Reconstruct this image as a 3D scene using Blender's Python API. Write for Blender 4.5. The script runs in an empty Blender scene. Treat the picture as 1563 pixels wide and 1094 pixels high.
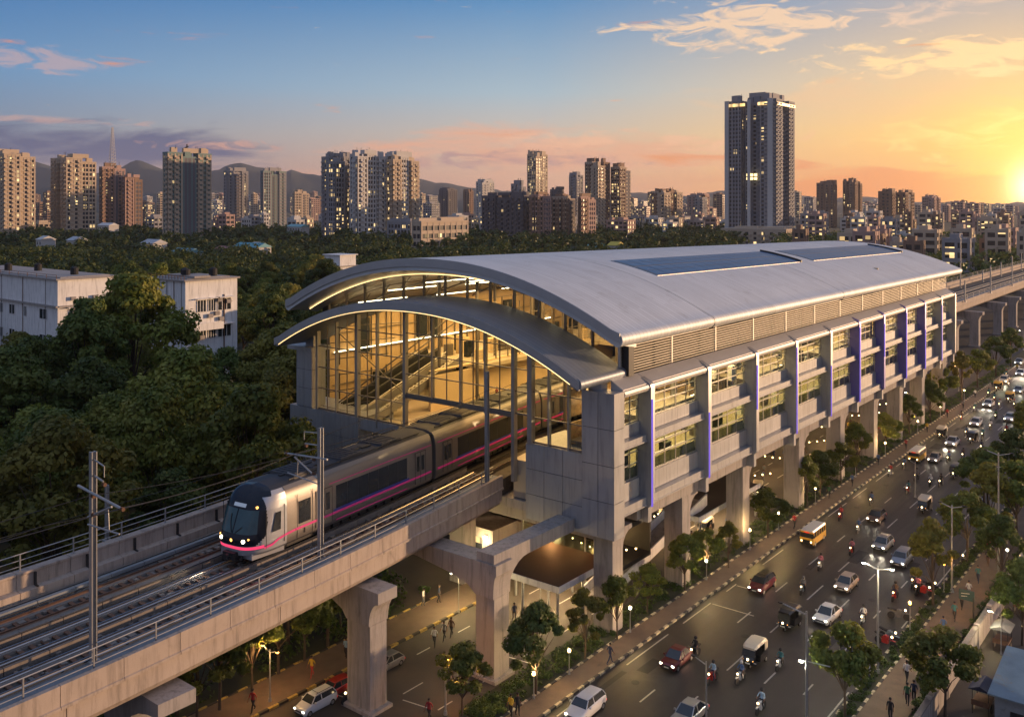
import bpy, math, random
import numpy as np
from math import sin, cos, tan, pi, radians, sqrt, atan2
from mathutils import Vector, Matrix
random.seed(11)
sc = bpy.context.scene
COL = sc.collection

# ------------------------------------------------------------------ camera
FPX, CX, YH, CH = 1418.0, 781.5, 312.0, 38.0
ANG = math.atan2(1911.0 - CX, FPX)
SA, CA = sin(ANG), cos(ANG)
cam_d = bpy.data.cameras.new('camera')
cam = bpy.data.objects.new('camera', cam_d)
COL.objects.link(cam)
cam.location = (0, 0, CH)
cam.rotation_euler = (radians(90), 0, ANG)
cam_d.sensor_width = 36
cam_d.lens = 36 * FPX / 1563
cam_d.shift_y = -(547 - YH) / 1563
cam_d.clip_start = 0.5
cam_d.clip_end = 60000
sc.camera = cam

# ------------------------------------------------------------------ sun, sky, exposure
SUN_REL = radians(70)            # to the right of the view direction
SUN_EL = radians(4.0)
sun_az = ANG - SUN_REL           # CCW angle from +Y
sdir = Vector((-sin(sun_az) * cos(SUN_EL), cos(sun_az) * cos(SUN_EL), sin(SUN_EL)))
sun_d = bpy.data.lights.new('sun', 'SUN')
sun_d.energy = 4.8
sun_d.angle = radians(0.6)
sun_d.color = (1.0, 0.62, 0.34)
sun = bpy.data.objects.new('sun', sun_d)
COL.objects.link(sun)
sun.rotation_euler = sdir.to_track_quat('Z', 'Y').to_euler()
glow_az = ANG - radians(29.6)
gdir = Vector((-sin(glow_az), cos(glow_az), 0.016)).normalized()

sc.view_settings.view_transform = 'Standard'
sc.view_settings.look = 'None'
sc.view_settings.exposure = 0.35
sc.view_settings.gamma = 1.0
sc.cycles.use_denoising = True
sc.cycles.max_bounces = 5
sc.cycles.diffuse_bounces = 2
sc.cycles.glossy_bounces = 2
sc.cycles.transmission_bounces = 3
sc.cycles.transparent_max_bounces = 10
sc.cycles.volume_bounces = 0
sc.cycles.caustics_reflective = False
sc.cycles.caustics_refractive = False
sc.cycles.sample_clamp_indirect = 4.0

def srgb(r, g, b):
    f = lambda c: ((c / 255) / 12.92) if c / 255 <= 0.04045 else ((c / 255 + 0.055) / 1.055) ** 2.4
    return (f(r), f(g), f(b), 1)

world = bpy.data.worlds.new("World")
sc.world = world
world.use_nodes = True
class NT:
    def __init__(s, nt): s.nt = nt; s.n = nt.nodes; s.l = nt.links
    def node(s, t, **kw):
        n = s.n.new(t)
        for k, v in kw.items(): setattr(n, k, v)
        return n
    def put(s, sock, v):
        if isinstance(v, bpy.types.NodeSocket): s.l.new(v, sock)
        else: sock.default_value = v
    def m(s, op, a, b=0.0, c=0.0, clamp=False):
        n = s.node('ShaderNodeMath', operation=op, use_clamp=clamp)
        s.put(n.inputs[0], a); s.put(n.inputs[1], b); s.put(n.inputs[2], c)
        return n.outputs[0]
    def ramp(s, fac, stops, interp='LINEAR'):
        n = s.node('ShaderNodeValToRGB'); s.put(n.inputs[0], fac)
        e = n.color_ramp.elements; n.color_ramp.interpolation = interp
        while len(e) < len(stops): e.new(0.5)
        for k, (p, c) in enumerate(stops):
            e[k].position = p; e[k].color = c if len(c) == 4 else (*c, 1)
        return n.outputs[0]
    def mix(s, fac, a, b, mode='MIX'):
        n = s.node('ShaderNodeMix', data_type='RGBA', blend_type=mode)
        s.put(n.inputs[0], fac); s.put(n.inputs[6], a); s.put(n.inputs[7], b)
        return n.outputs[2]
    def noise(s, vec, scale, detail=4, rough=0.55, dist=0.0):
        n = s.node('ShaderNodeTexNoise'); s.put(n.inputs['Vector'], vec)
        n.inputs['Scale'].default_value = scale; n.inputs['Detail'].default_value = detail
        n.inputs['Roughness'].default_value = rough; n.inputs['Distortion'].default_value = dist
        return n.outputs[0]

W = NT(world.node_tree)
W.n.clear()
tc = W.node('ShaderNodeTexCoord').outputs['Generated']
sep = W.node('ShaderNodeSeparateXYZ'); W.l.new(tc, sep.inputs[0])
dx, dy, dz = sep.outputs
hl = W.m('SQRT', W.m('ADD', W.m('MULTIPLY', dx, dx), W.m('MULTIPLY', dy, dy)))
# azimuth measured from the middle of the city skyline, growing towards the sunset
az = W.m('ARCTAN2', W.m('ADD', W.m('MULTIPLY', dx, CA), W.m('MULTIPLY', dy, SA)),
         W.m('ADD', W.m('MULTIPLY', dx, -SA), W.m('MULTIPLY', dy, CA)))
tz = W.m('DIVIDE', dz, hl)                       # tangent of the elevation
zf = W.m('MULTIPLY', tz, 2.0, clamp=True)
S = srgb
rl = W.ramp(zf, [(0.0, S(128, 114, 126)), (0.06, S(140, 126, 134)), (0.15, S(128, 140, 158)), (0.26, S(104, 144, 182)), (0.44, S(58, 114, 170)), (0.75, S(34, 76, 130)), (1, S(28, 58, 106))])
rm = W.ramp(zf, [(0.0, S(216, 158, 128)), (0.06, S(222, 172, 138)), (0.15, S(196, 182, 168)), (0.24, S(160, 180, 192)), (0.44, S(84, 136, 182)), (0.75, S(44, 84, 134)), (1, S(30, 60, 108))])
rr = W.ramp(zf, [(0.0, S(250, 150, 50)), (0.05, S(255, 182, 74)), (0.14, S(252, 200, 108)), (0.26, S(226, 194, 146)), (0.44, S(146, 158, 174)), (0.75, S(66, 96, 138)), (1, S(34, 62, 108))])
m1 = W.m('MULTIPLY_ADD', az, 1.0 / 0.50, 1.0, clamp=True)
m2 = W.m('MULTIPLY_ADD', az, 1.0 / 0.44, -0.08, clamp=True)
base = W.mix(m2, W.mix(m1, rl, rm), rr)
back = W.m('MULTIPLY_ADD', W.m('ABSOLUTE', az), 1 / 1.3, -0.75, clamp=True)   # the sky away from the sunset, brightened out of view as fill light
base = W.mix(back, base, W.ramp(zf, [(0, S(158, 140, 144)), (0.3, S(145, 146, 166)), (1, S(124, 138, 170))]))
zen = W.m('MULTIPLY_ADD', tz, 1 / .8, -.45, clamp=True)      # the unseen sky overhead, also lightened to fill the shade
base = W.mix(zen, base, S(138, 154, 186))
# clouds, laid out on the sky by azimuth and elevation
cv = W.node('ShaderNodeCombineXYZ')
W.put(cv.inputs[0], W.m('MULTIPLY', az, 5.0)); W.put(cv.inputs[1], W.m('MULTIPLY', tz, 24.0)); cv.inputs[2].default_value = 3.7
cn = W.noise(cv.outputs[0], 1.7, 9, 0.62, 0.5)
cv2 = W.node('ShaderNodeCombineXYZ')
W.put(cv2.inputs[0], W.m('MULTIPLY', az, 9.0)); W.put(cv2.inputs[1], W.m('MULTIPLY', tz, 30.0)); cv2.inputs[2].default_value = 9.1
cn2 = W.noise(cv2.outputs[0], 2.6, 8, 0.6, 0.8)
def gauss(a0, z0, wa, wz):
    ea = W.m('DIVIDE', W.m('SUBTRACT', az, a0), wa); ez = W.m('DIVIDE', W.m('SUBTRACT', tz, z0), wz)
    r = W.m('ADD', W.m('MULTIPLY', ea, ea), W.m('MULTIPLY', ez, ez))
    return W.m('POWER', 2.718, W.m('MULTIPLY', r, -1.0))
def pxa(px): return math.atan((px - CX) / FPX)
def pyt(px, py): return (YH - py) / FPX * cos(pxa(px))
def cloud(base, px, py, wpx, wpy, col, nz, th=0.5, soft=6.0, amt=1.0, gain=0.55):
    g = gauss(pxa(px), pyt(px, py), wpx / FPX, wpy / FPX)
    v = W.m('ADD', nz, W.m('MULTIPLY_ADD', g, gain, -gain))
    f = W.m('MULTIPLY', W.m('MULTIPLY_ADD', v, soft, -th * soft, clamp=True), amt)
    return W.mix(f, base, col)
base = cloud(base, 150, 224, 260, 36, S(84, 90, 124), cn, 0.18, 5, 0.9, 0.5)
base = cloud(base, 330, 222, 130, 16, S(206, 156, 140), cn2, 0.36, 7, 0.8, 0.42)
base = cloud(base, 90, 184, 160, 9, S(196, 158, 150), cn2, 0.37, 6, 0.65, 0.42)
base = cloud(base, 60, 92, 150, 40, S(184, 160, 164), cn2, 0.42, 8, 0.7, 0.42)
base = cloud(base, 800, 236, 330, 50, S(230, 166, 132), cn, 0.27, 5, 0.7, 0.4)
base = cloud(base, 1000, 215, 300, 22, S(240, 186, 150), cn2, 0.36, 6, 0.6, 0.42)
base = cloud(base, 760, 246, 240, 20, S(172, 134, 136), cn2, 0.33, 6, 0.75, 0.42)
base = cloud(base, 1370, 290, 230, 26, S(236, 142, 70), cn, 0.12, 6, 0.85, 0.5)
base = cloud(base, 1010, 275, 220, 22, S(224, 158, 116), cn, 0.32, 4, 0.6, 0.5)
base = cloud(base, 1130, 40, 240, 46, S(240, 204, 168), cn2, 0.36, 8, 0.85, 0.40)
base = cloud(base, 1490, 84, 260, 34, S(255, 216, 160), cn2, 0.34, 8, 0.9, 0.36)
base = cloud(base, 1300, 150, 300, 40, S(232, 190, 146), cn, 0.33, 5, 0.5, 0.4)
base = cloud(base, 1420, 20, 240, 30, S(226, 196, 172), cn2, 0.42, 7, 0.6, 0.42)
base = cloud(base, 1500, 205, 240, 50, S(255, 226, 140), cn2, 0.42, 6, 0.6, 0.42)
# glow round the setting sun
dp = W.node('ShaderNodeVectorMath', operation='DOT_PRODUCT')
W.l.new(tc, dp.inputs[0]); dp.inputs[1].default_value = gdir
cg = W.m('MAXIMUM', dp.outputs['Value'], 0.0)
def glow(base, p, k, col):
    g = W.m('MULTIPLY', W.m('POWER', cg, p), k)
    n = W.node('ShaderNodeVectorMath', operation='SCALE'); n.inputs[0].default_value = col[:3]; W.put(n.inputs['Scale'], g)
    return W.mix(1.0, base, n.outputs[0], 'ADD')
base = glow(base, 40, 0.15, (1.0, 0.40, 0.02))
base = glow(base, 420, 0.8, (1.0, 0.60, 0.10))
base = glow(base, 5000, 3.0, (1.0, 0.8, 0.45))
# physical sky mixed in
sky = W.node('ShaderNodeTexSky', sky_type='NISHITA', sun_disc=False, sun_elevation=SUN_EL, sun_rotation=-sun_az, air_density=1.2, dust_density=2.0, ozone_density=2.0)
skb = W.node('ShaderNodeVectorMath', operation='SCALE'); W.l.new(sky.outputs[0], skb.inputs[0]); skb.inputs['Scale'].default_value = 0.05
base = W.mix(0.12, base, skb.outputs[0])
# below the horizon: dusky ground
base = W.mix(W.m('GREATER_THAN', dz, -0.002), (0.03, 0.03, 0.035, 1), base)
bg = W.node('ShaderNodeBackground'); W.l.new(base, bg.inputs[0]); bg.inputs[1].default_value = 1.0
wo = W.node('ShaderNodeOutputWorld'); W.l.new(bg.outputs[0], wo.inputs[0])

# ------------------------------------------------------------------ helpers
def at(px, py, h=0.0):
    Z = FPX * (CH - h) / (py - YH); X = Z * (px - CX) / FPX
    return (X * CA - Z * SA, X * SA + Z * CA)
def pz(px, Z):
    X = Z * (px - CX) / FPX
    return (X * CA - Z * SA, X * SA + Z * CA)
def ux(px, x):
    t = (px - CX) / FPX; Z = x / (t * CA - SA)
    return Z * (t * SA + CA), Z
def uy(px, y):
    t = (px - CX) / FPX; Z = y / (t * SA + CA)
    return Z * (t * CA - SA), Z
def hz(py, Z): return CH - (py - YH) * Z / FPX

class MB:
    def __init__(s): s.v = []; s.f = []; s.mi = []
    def add(s, vs, fs, mi=0):
        o = len(s.v); s.v.extend(vs)
        for f in fs: s.f.append([o + i for i in f]); s.mi.append(mi)
        return s
    def box(s, x0, x1, y0, y1, z0, z1, mi=0):
        if x0 > x1: x0, x1 = x1, x0
        if y0 > y1: y0, y1 = y1, y0
        if z0 > z1: z0, z1 = z1, z0
        v = [(x0, y0, z0), (x1, y0, z0), (x1, y1, z0), (x0, y1, z0), (x0, y0, z1), (x1, y0, z1), (x1, y1, z1), (x0, y1, z1)]
        return s.add(v, [(3, 2, 1, 0), (4, 5, 6, 7), (0, 1, 5, 4), (1, 2, 6, 5), (2, 3, 7, 6), (3, 0, 4, 7)], mi)
    def beam(s, p0, p1, w, h=None, mi=0, up=(0, 0, 1)):
        h = h or w; p0 = Vector(p0); p1 = Vector(p1); d = (p1 - p0)
        if d.length < 1e-6: return s
        d.normalize(); u = Vector(up)
        if abs(d.dot(u)) > 0.98: u = Vector((0, 1, 0))
        a = d.cross(u).normalized() * w / 2; b = a.cross(d).normalized() * h / 2
        v = [tuple(p + q) for p in (p0, p1) for q in (-a - b, a - b, a + b, -a + b)]
        return s.add(v, [(0, 1, 2, 3), (7, 6, 5, 4), (0, 4, 5, 1), (1, 5, 6, 2), (2, 6, 7, 3), (3, 7, 4, 0)], mi)
    def cyl(s, p0, p1, r0, r1=None, n=8, mi=0, cap=True):
        r1 = r0 if r1 is None else r1; p0 = Vector(p0); p1 = Vector(p1); d = (p1 - p0).normalized()
        u = Vector((0, 0, 1)) if abs(d.z) < 0.95 else Vector((1, 0, 0))
        a = d.cross(u).normalized(); b = d.cross(a)
        v = []
        for p, r in ((p0, r0), (p1, r1)):
            for k in range(n):
                t = 2 * pi * k / n; v.append(tuple(p + a * (r * cos(t)) + b * (r * sin(t))))
        f = [(k, (k + 1) % n, n + (k + 1) % n, n + k) for k in range(n)]
        if cap: f += [tuple(range(n - 1, -1, -1)), tuple(range(n, 2 * n))]
        return s.add(v, f, mi)
    def tube(s, pts, r, n=6, mi=0):
        for a, b in zip(pts, pts[1:]): s.cyl(a, b, r, r, n, mi)
        return s
    def prism(s, prof, t0, t1, axis='y', mi=0):      # profile of 2D points, pushed along an axis
        n = len(prof)
        def P(a, b, t): return {'y': (a, t, b), 'x': (t, a, b), 'z': (a, b, t)}[axis]
        v = [P(a, b, t0) for a, b in prof] + [P(a, b, t1) for a, b in prof]
        f = [(k, (k + 1) % n, n + (k + 1) % n, n + k) for k in range(n)] + [tuple(range(n - 1, -1, -1)), tuple(range(n, 2 * n))]
        return s.add(v, f, mi)
    def loft(s, rings, mi=0, close=True, caps=True, mfn=None):
        n = len(rings[0]); o = len(s.v)
        for r in rings: s.v.extend(r)
        for i in range(len(rings) - 1):
            for k in range(n if close else n - 1):
                a = o + i * n + k; b = o + i * n + (k + 1) % n
                s.f.append([a, b, b + n, a + n]); s.mi.append(mfn(i, k) if mfn else mi)
        if caps and close:
            s.f.append([o + k for k in range(n - 1, -1, -1)]); s.mi.append(mi)
            s.f.append([o + (len(rings) - 1) * n + k for k in range(n)]); s.mi.append(mi)
        return s
    def ball(s, c, r, n=8, mi=0, sc3=(1, 1, 1)):
        rings = []
        for i in range(1, n // 2 + 1):
            ph = pi * i / (n // 2 + 1)
            rings.append([(c[0] + r * sc3[0] * sin(ph) * cos(2 * pi * k / n), c[1] + r * sc3[1] * sin(ph) * sin(2 * pi * k / n), c[2] + r * sc3[2] * cos(ph)) for k in range(n)])
        return s.loft(rings, mi)
    def build(s, name, mats, parent=None, world=False, loc=(0, 0, 0), rz=0, smooth=False, fix=True):
        me = bpy.data.meshes.new(name)
        me.from_pydata([tuple(v) for v in s.v], [], s.f)
        if not isinstance(mats, (list, tuple)): mats = [mats]
        for m_ in mats: me.materials.append(m_)
        me.polygons.foreach_set('material_index', s.mi)
        if fix:
            import bmesh
            bm = bmesh.new(); bm.from_mesh(me); bmesh.ops.recalc_face_normals(bm, faces=bm.faces); bm.to_mesh(me); bm.free()
        if smooth:
            me.shade_smooth()
            try: me.set_sharp_from_angle(angle=radians(smooth if smooth is not True else 35))
            except Exception: pass
        o = bpy.data.objects.new(name, me); COL.objects.link(o)
        o.location = loc; o.rotation_euler = (0, 0, rz)
        if parent:
            o.parent = parent
            if world: o.matrix_parent_inverse = Matrix.Translation(-Vector(parent.location))
        return o

def root(name, loc, label, cat, group=None, rz=0):
    o = bpy.data.objects.new(name, None); COL.objects.link(o)
    o.location = loc; o.rotation_euler = (0, 0, rz); o.empty_display_size = 0.5
    o['label'] = label; o['category'] = cat
    if group: o['group'] = group
    return o
def tag(o, label, cat, group=None, kind=None):
    o['label'] = label
    if kind: o['kind'] = kind
    else: o['category'] = cat
    if group: o['group'] = group
    return o
def structure(o, label=None):
    o['kind'] = 'structure'
    if label: o['label'] = label
    return o
def dup(o, loc=None, rz=None, label=None, scale=None, parent=None, group=None):
    c = o.copy(); COL.objects.link(c)
    if parent is not None: c.parent = parent
    else:
        if loc is not None: c.location = loc
        if rz is not None: c.rotation_euler = (0, 0, rz)
        if scale is not None: c.scale = scale if hasattr(scale, '__len__') else (scale,) * 3
        if label: c['label'] = label
        if group: c['group'] = group
    for ch in list(o.children): dup(ch, parent=c)
    return c
def light(name, kind, loc, power, color, parent=None, size=0.2, rot=None, sizey=None, spot=None, world=True):
    d = bpy.data.lights.new(name, kind); d.energy = power; d.color = color
    if kind == 'AREA':
        d.size = size
        if sizey: d.shape = 'RECTANGLE'; d.size_y = sizey
    elif kind in ('POINT', 'SPOT'): d.shadow_soft_size = size
    if kind == 'SPOT': d.spot_size = spot or radians(70); d.spot_blend = 0.6
    o = bpy.data.objects.new(name, d); COL.objects.link(o); o.location = loc
    if rot: o.rotation_euler = rot
    if parent:
        o.parent = parent
        if world: o.matrix_parent_inverse = Matrix.Translation(-Vector(parent.location))
    return o

# ------------------------------------------------------------------ materials
def mat(name, col, rough=0.7, metal=0.0, scale=1.0, amt=0.25, bump=0.0, bscale=None, stretch=None, dirt=None, emis=None, es=0.0, spec=0.5, trans=0.0, rnd=0.0, coat=0.0, ribs=None, streak=0.0):
    m = bpy.data.materials.new(name); m.use_nodes = True
    T = NT(m.node_tree); b = T.n['Principled BSDF']
    b.inputs['Roughness'].default_value = rough; b.inputs['Metallic'].default_value = metal
    b.inputs['Specular IOR Level'].default_value = spec
    if coat: b.inputs['Coat Weight'].default_value = coat; b.inputs['Coat Roughness'].default_value = 0.08
    tcn = T.node('ShaderNodeTexCoord').outputs['Object']
    v = tcn
    if stretch:
        mp = T.node('ShaderNodeMapping'); T.l.new(tcn, mp.inputs[0]); mp.inputs['Scale'].default_value = stretch; v = mp.outputs[0]
    c = (*col[:3], 1)
    if amt > 0:
        n = T.noise(v, scale, 6, 0.6)
        f = T.m('MULTIPLY_ADD', n, 2 * amt, 1 - amt)
        h = T.node('ShaderNodeVectorMath', operation='SCALE'); h.inputs[0].default_value = c[:3]; T.put(h.inputs['Scale'], f); c = h.outputs[0]
    if dirt:      # second tone in blotches
        n2 = T.noise(v, scale * dirt[2], 5, 0.65, 0.6)
        c = T.mix(T.m('MULTIPLY_ADD', n2, 5.0, -5.0 * dirt[1], clamp=True), c, (*dirt[0], 1))
    if streak:    # rain stains running down the face
        mp = T.node('ShaderNodeMapping'); T.l.new(tcn, mp.inputs[0]); mp.inputs['Scale'].default_value = (1.6, 1.6, 0.16)
        n3 = T.noise(mp.outputs[0], 1.3, 7, 0.7)
        dk = T.node('ShaderNodeVectorMath', operation='SCALE'); T.put(dk.inputs[0], c); dk.inputs['Scale'].default_value = 0.4
        c = T.mix(T.m('MULTIPLY', T.m('MULTIPLY_ADD', n3, 4.0, -1.95, clamp=True), streak), c, dk.outputs[0])
    if rnd:
        oi = T.node('ShaderNodeObjectInfo').outputs['Random']
        h = T.node('ShaderNodeVectorMath', operation='SCALE'); T.put(h.inputs[0], c); T.put(h.inputs['Scale'], T.m('MULTIPLY_ADD', oi, 2 * rnd, 1 - rnd)); c = h.outputs[0]
    T.put(b.inputs['Base Color'], c)
    if bump:
        n4 = T.noise(v, bscale or scale * 6, 5, 0.6)
        bp = T.node('ShaderNodeBump'); bp.inputs['Strength'].default_value = bump; bp.inputs['Distance'].default_value = 0.05
        T.put(bp.inputs['Height'], n4); T.l.new(bp.outputs[0], b.inputs['Normal'])
    if ribs:      # standing seams
        sp = T.node('ShaderNodeSeparateXYZ'); T.l.new(tcn, sp.inputs[0])
        w = T.m('FRACT', T.m('DIVIDE', sp.outputs[1], ribs))
        w = T.m('LESS_THAN', w, 0.14)
        bp = T.node('ShaderNodeBump'); bp.inputs['Strength'].default_value = 0.5; bp.inputs['Distance'].default_value = 0.04
        T.put(bp.inputs['Height'], w); T.l.new(bp.outputs[0], b.inputs['Normal'])
        dk = T.node('ShaderNodeVectorMath', operation='SCALE'); T.put(dk.inputs[0], c); dk.inputs['Scale'].default_value = 0.8
        pn = T.node('ShaderNodeTexWhiteNoise', noise_dimensions='2D')
        cb = T.node('ShaderNodeCombineXYZ'); T.put(cb.inputs[0], T.m('FLOOR', T.m('DIVIDE', sp.outputs[1], ribs))); T.put(cb.inputs[1], T.m('FLOOR', T.m('DIVIDE', sp.outputs[0], 5.7)))
        T.l.new(cb.outputs[0], pn.inputs['Vector'])
        c2 = T.node('ShaderNodeVectorMath', operation='SCALE'); T.put(c2.inputs[0], c); T.put(c2.inputs['Scale'], T.m('MULTIPLY_ADD', pn.outputs['Value'], 0.12, 0.94))
        T.put(b.inputs['Base Color'], T.mix(w, c2.outputs[0], dk.outputs[0]))
    if emis:
        b.inputs['Emission Color'].default_value = (*emis, 1); b.inputs['Emission Strength'].default_value = es
    if trans:
        b.inputs['Transmission Weight'].default_value = trans
    return m
def glassmat(name, tint=(0.85, 0.9, 0.88), refl=(0.9, 0.95, 1.0), base=0.06, op=None):
    m = bpy.data.materials.new(name); m.use_nodes = True
    T = NT(m.node_tree); T.n.clear()
    t = T.node('ShaderNodeBsdfTransparent'); t.inputs[0].default_value = (*tint, 1)
    g = T.node('ShaderNodeBsdfGlossy'); g.inputs[0].default_value = (*refl, 1); g.inputs['Roughness'].default_value = 0.03
    lw = T.node('ShaderNodeLayerWeight'); lw.inputs[0].default_value = 0.5
    mx = T.node('ShaderNodeMixShader'); T.put(mx.inputs[0], T.m('MULTIPLY_ADD', T.m('POWER', lw.outputs['Facing'], 4.0), 0.7, base, clamp=True))
    T.l.new(t.outputs[0], mx.inputs[1]); T.l.new(g.outputs[0], mx.inputs[2])
    o = T.node('ShaderNodeOutputMaterial'); T.l.new(mx.outputs[0], o.inputs[0])
    return m
def emit(name, col, s):
    m = bpy.data.materials.new(name); m.use_nodes = True
    T = NT(m.node_tree); T.n.clear()
    e = T.node('ShaderNodeEmission'); e.inputs[0].default_value = (*col, 1); e.inputs[1].default_value = s
    o = T.node('ShaderNodeOutputMaterial'); T.l.new(e.outputs[0], o.inputs[0])
    return m
def asphalt():
    m = mat('asphalt', (0.034, 0.029, 0.026), 0.62, 0, 0.35, 0.4, 0.25, 30, dirt=((0.066, 0.055, 0.046), 0.56, 0.5), streak=0.0)
    T = NT(m.node_tree); b = T.n['Principled BSDF']
    src = b.inputs['Base Color'].links[0].from_socket
    tcn = T.node('ShaderNodeTexCoord').outputs['Object']
    mp = T.node('ShaderNodeMapping'); T.l.new(tcn, mp.inputs[0]); mp.inputs['Scale'].default_value = (1.2, 0.03, 1)
    n = T.noise(mp.outputs[0], 1.0, 4, 0.6)         # tyre-polished tracks along the lanes
    h = T.node('ShaderNodeVectorMath', operation='SCALE'); T.put(h.inputs[0], src); T.put(h.inputs['Scale'], T.m('MULTIPLY_ADD', n, 1.1, 0.45))
    T.put(b.inputs['Base Color'], h.outputs[0])
    T.put(b.inputs['Roughness'], T.m('MULTIPLY_ADD', n, 0.35, 0.3))
    return m
def leafmat(name, c1, c2, c3):
    m = bpy.data.materials.new(name); m.use_nodes = True
    T = NT(m.node_tree); b = T.n['Principled BSDF']
    b.inputs['Roughness'].default_value = 0.55; b.inputs['Specular IOR Level'].default_value = 0.25
    ri = T.node('ShaderNodeNewGeometry').outputs['Random Per Island']
    tcn = T.node('ShaderNodeTexCoord').outputs['Object']
    n = T.noise(tcn, 0.35, 3, 0.5)
    c = T.mix(ri, (*c1, 1), (*c2, 1))
    c = T.mix(T.m('MULTIPLY_ADD', n, 3.0, -1.25, clamp=True), c, (*c3, 1))
    oi = T.node('ShaderNodeObjectInfo').outputs['Random']
    h = T.node('ShaderNodeVectorMath', operation='SCALE'); T.put(h.inputs[0], c); T.put(h.inputs['Scale'], T.m('MULTIPLY_ADD', oi, 0.7, 0.65))
    T.put(b.inputs['Base Color'], h.outputs[0])
    tr = T.node('ShaderNodeBsdfTranslucent'); T.put(tr.inputs[0], h.outputs[0])
    mx = T.node('ShaderNodeMixShader'); mx.inputs[0].default_value = 0.3
    out = T.n['Material Output']
    T.l.new(b.outputs[0], mx.inputs[1]); T.l.new(tr.outputs[0], mx.inputs[2]); T.l.new(mx.outputs[0], out.inputs[0])
    return m

M = {}
M['ground'] = mat('ground_soil', (0.035, 0.04, 0.02), 0.95, 0, 0.05, 0.4, dirt=((0.06, 0.05, 0.03), 0.6, 3))
M['asphalt'] = asphalt()
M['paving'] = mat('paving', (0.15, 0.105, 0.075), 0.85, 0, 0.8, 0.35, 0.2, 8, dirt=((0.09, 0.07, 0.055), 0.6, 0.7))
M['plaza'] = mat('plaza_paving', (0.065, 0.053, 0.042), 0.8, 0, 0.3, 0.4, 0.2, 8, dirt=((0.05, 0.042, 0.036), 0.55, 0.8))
M['paint'] = mat('road_paint', (0.5, 0.47, 0.42), 0.7, 0, 3, 0.35, dirt=((0.12, 0.11, 0.1), 0.56, 1.6))
M['concrete'] = mat('concrete', (0.40, 0.33, 0.28), 0.85, 0, 0.45, 0.22, 0.15, 5, dirt=((0.26, 0.21, 0.175), 0.62, 1.2), streak=0.8)
M['concrete_grey'] = mat('concrete_grey', (0.34, 0.31, 0.29), 0.88, 0, 0.5, 0.22, 0.15, 5, dirt=((0.2, 0.18, 0.165), 0.62, 1.4), streak=0.9)
M['concrete_dark'] = mat('trackbed', (0.075, 0.064, 0.055), 0.9, 0, 0.8, 0.4, 0.4, 5, dirt=((0.03, 0.025, 0.022), 0.52, 1.4))
M['plinth'] = mat('plinth', (0.20, 0.172, 0.15), 0.9, 0, 1.2, 0.35, 0.3, 6, dirt=((0.11, 0.095, 0.08), 0.55, 1.5))
M['walk'] = mat('walkway', (0.20, 0.22, 0.24), 0.8, 0, 1.0, 0.3, 0.2, 6, dirt=((0.12, 0.125, 0.13), 0.58, 1.2))
M['rail'] = mat('rail_steel', (0.22, 0.13, 0.09), 0.45, 0.7, 2, 0.3)
M['railtop'] = mat('rail_head', (0.55, 0.5, 0.47), 0.25, 1.0, 2, 0.15)
M['rust'] = mat('rust', (0.14, 0.07, 0.04), 0.8, 0, 3, 0.4)
M['galv'] = mat('galvanised_steel', (0.38, 0.38, 0.38), 0.45, 0.6, 1.2, 0.25)
M['dark'] = mat('dark_metal', (0.03, 0.03, 0.032), 0.5, 0.3, 2, 0.3)
M['blackp'] = mat('black_rubber', (0.015, 0.015, 0.016), 0.8, 0, 2, 0.2)
M['panel'] = mat('aluminium_panel', (0.36, 0.365, 0.38), 0.42, 0.3, 0.35, 0.14, streak=0.6, rnd=.07)
M['panel_dark'] = mat('panel_joint', (0.06, 0.06, 0.062), 0.8, 0, 1, 0.1)
M['roof'] = mat('roof_sheet', (0.60, 0.62, 0.63), 0.56, 0.2, 0.12, 0.16, ribs=0.62, dirt=((0.48, 0.48, 0.47), 0.56, 3))
M['canopy'] = mat('canopy_sheet', (0.22, 0.25, 0.30), 0.5, 0.4, 0.2, 0.18, ribs=0.62)
M['fascia'] = mat('fascia_metal', (0.48, 0.49, 0.51), 0.38, 0.6, 0.6, 0.15)
M['silver'] = mat('silver_metal', (0.56, 0.54, 0.52), 0.5, 0.5, 0.8, 0.12)
M['soffit'] = mat('soffit', (0.36, 0.31, 0.26), 0.6, 0.1, 0.5, 0.2)
M['frame'] = mat('window_frame', (0.22, 0.19, 0.16), 0.45, 0.5, 1, 0.2)
M['framel'] = mat('window_frame_light', (0.42, 0.40, 0.37), 0.4, 0.6, 1, 0.2)
M['fin_led_wash'] = mat('led_washed_fin', (0.17, 0.15, 0.42), 0.45, 0.3, 0.7, 0.15)  # violet wash of the LED lines put into the fin colour
M['violet'] = emit('violet_led', (0.28, 0.17, 0.85), 0.7)
M['led'] = emit('led_strip', (1.0, 0.66, 0.28), 2.2)
M['tube'] = emit('tube_light', (1.0, 0.80, 0.48), 6.0)
M['cream'] = mat('cream_wall', (0.62, 0.47, 0.28), 0.7, 0, 0.5, 0.12)
M['floor'] = mat('station_floor', (0.50, 0.42, 0.31), 0.3, 0, 0.6, 0.12)
M['glass'] = glassmat('facade_glass')
M['glassg'] = glassmat('greenish_glass', (0.74, 0.79, 0.68), base=0.10)
M['solar'] = mat('skylight_glass', (0.06, 0.14, 0.27), 0.35, 0.0, 0.15, 0.2, spec=.3)
M['white'] = mat('white_wall', (0.76, 0.75, 0.74), 0.85, 0, 0.35, 0.18, 0.1, 3, dirt=((0.40, 0.38, 0.35), 0.64, 1.5), streak=0.7)
M['darkglass'] = mat('dark_window', (0.025, 0.03, 0.035), 0.12, 0.0, 1, 0.3, spec=0.8)
M['bark'] = mat('bark', (0.07, 0.05, 0.035), 0.9, 0, 2, 0.4, 0.4, 12)
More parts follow.
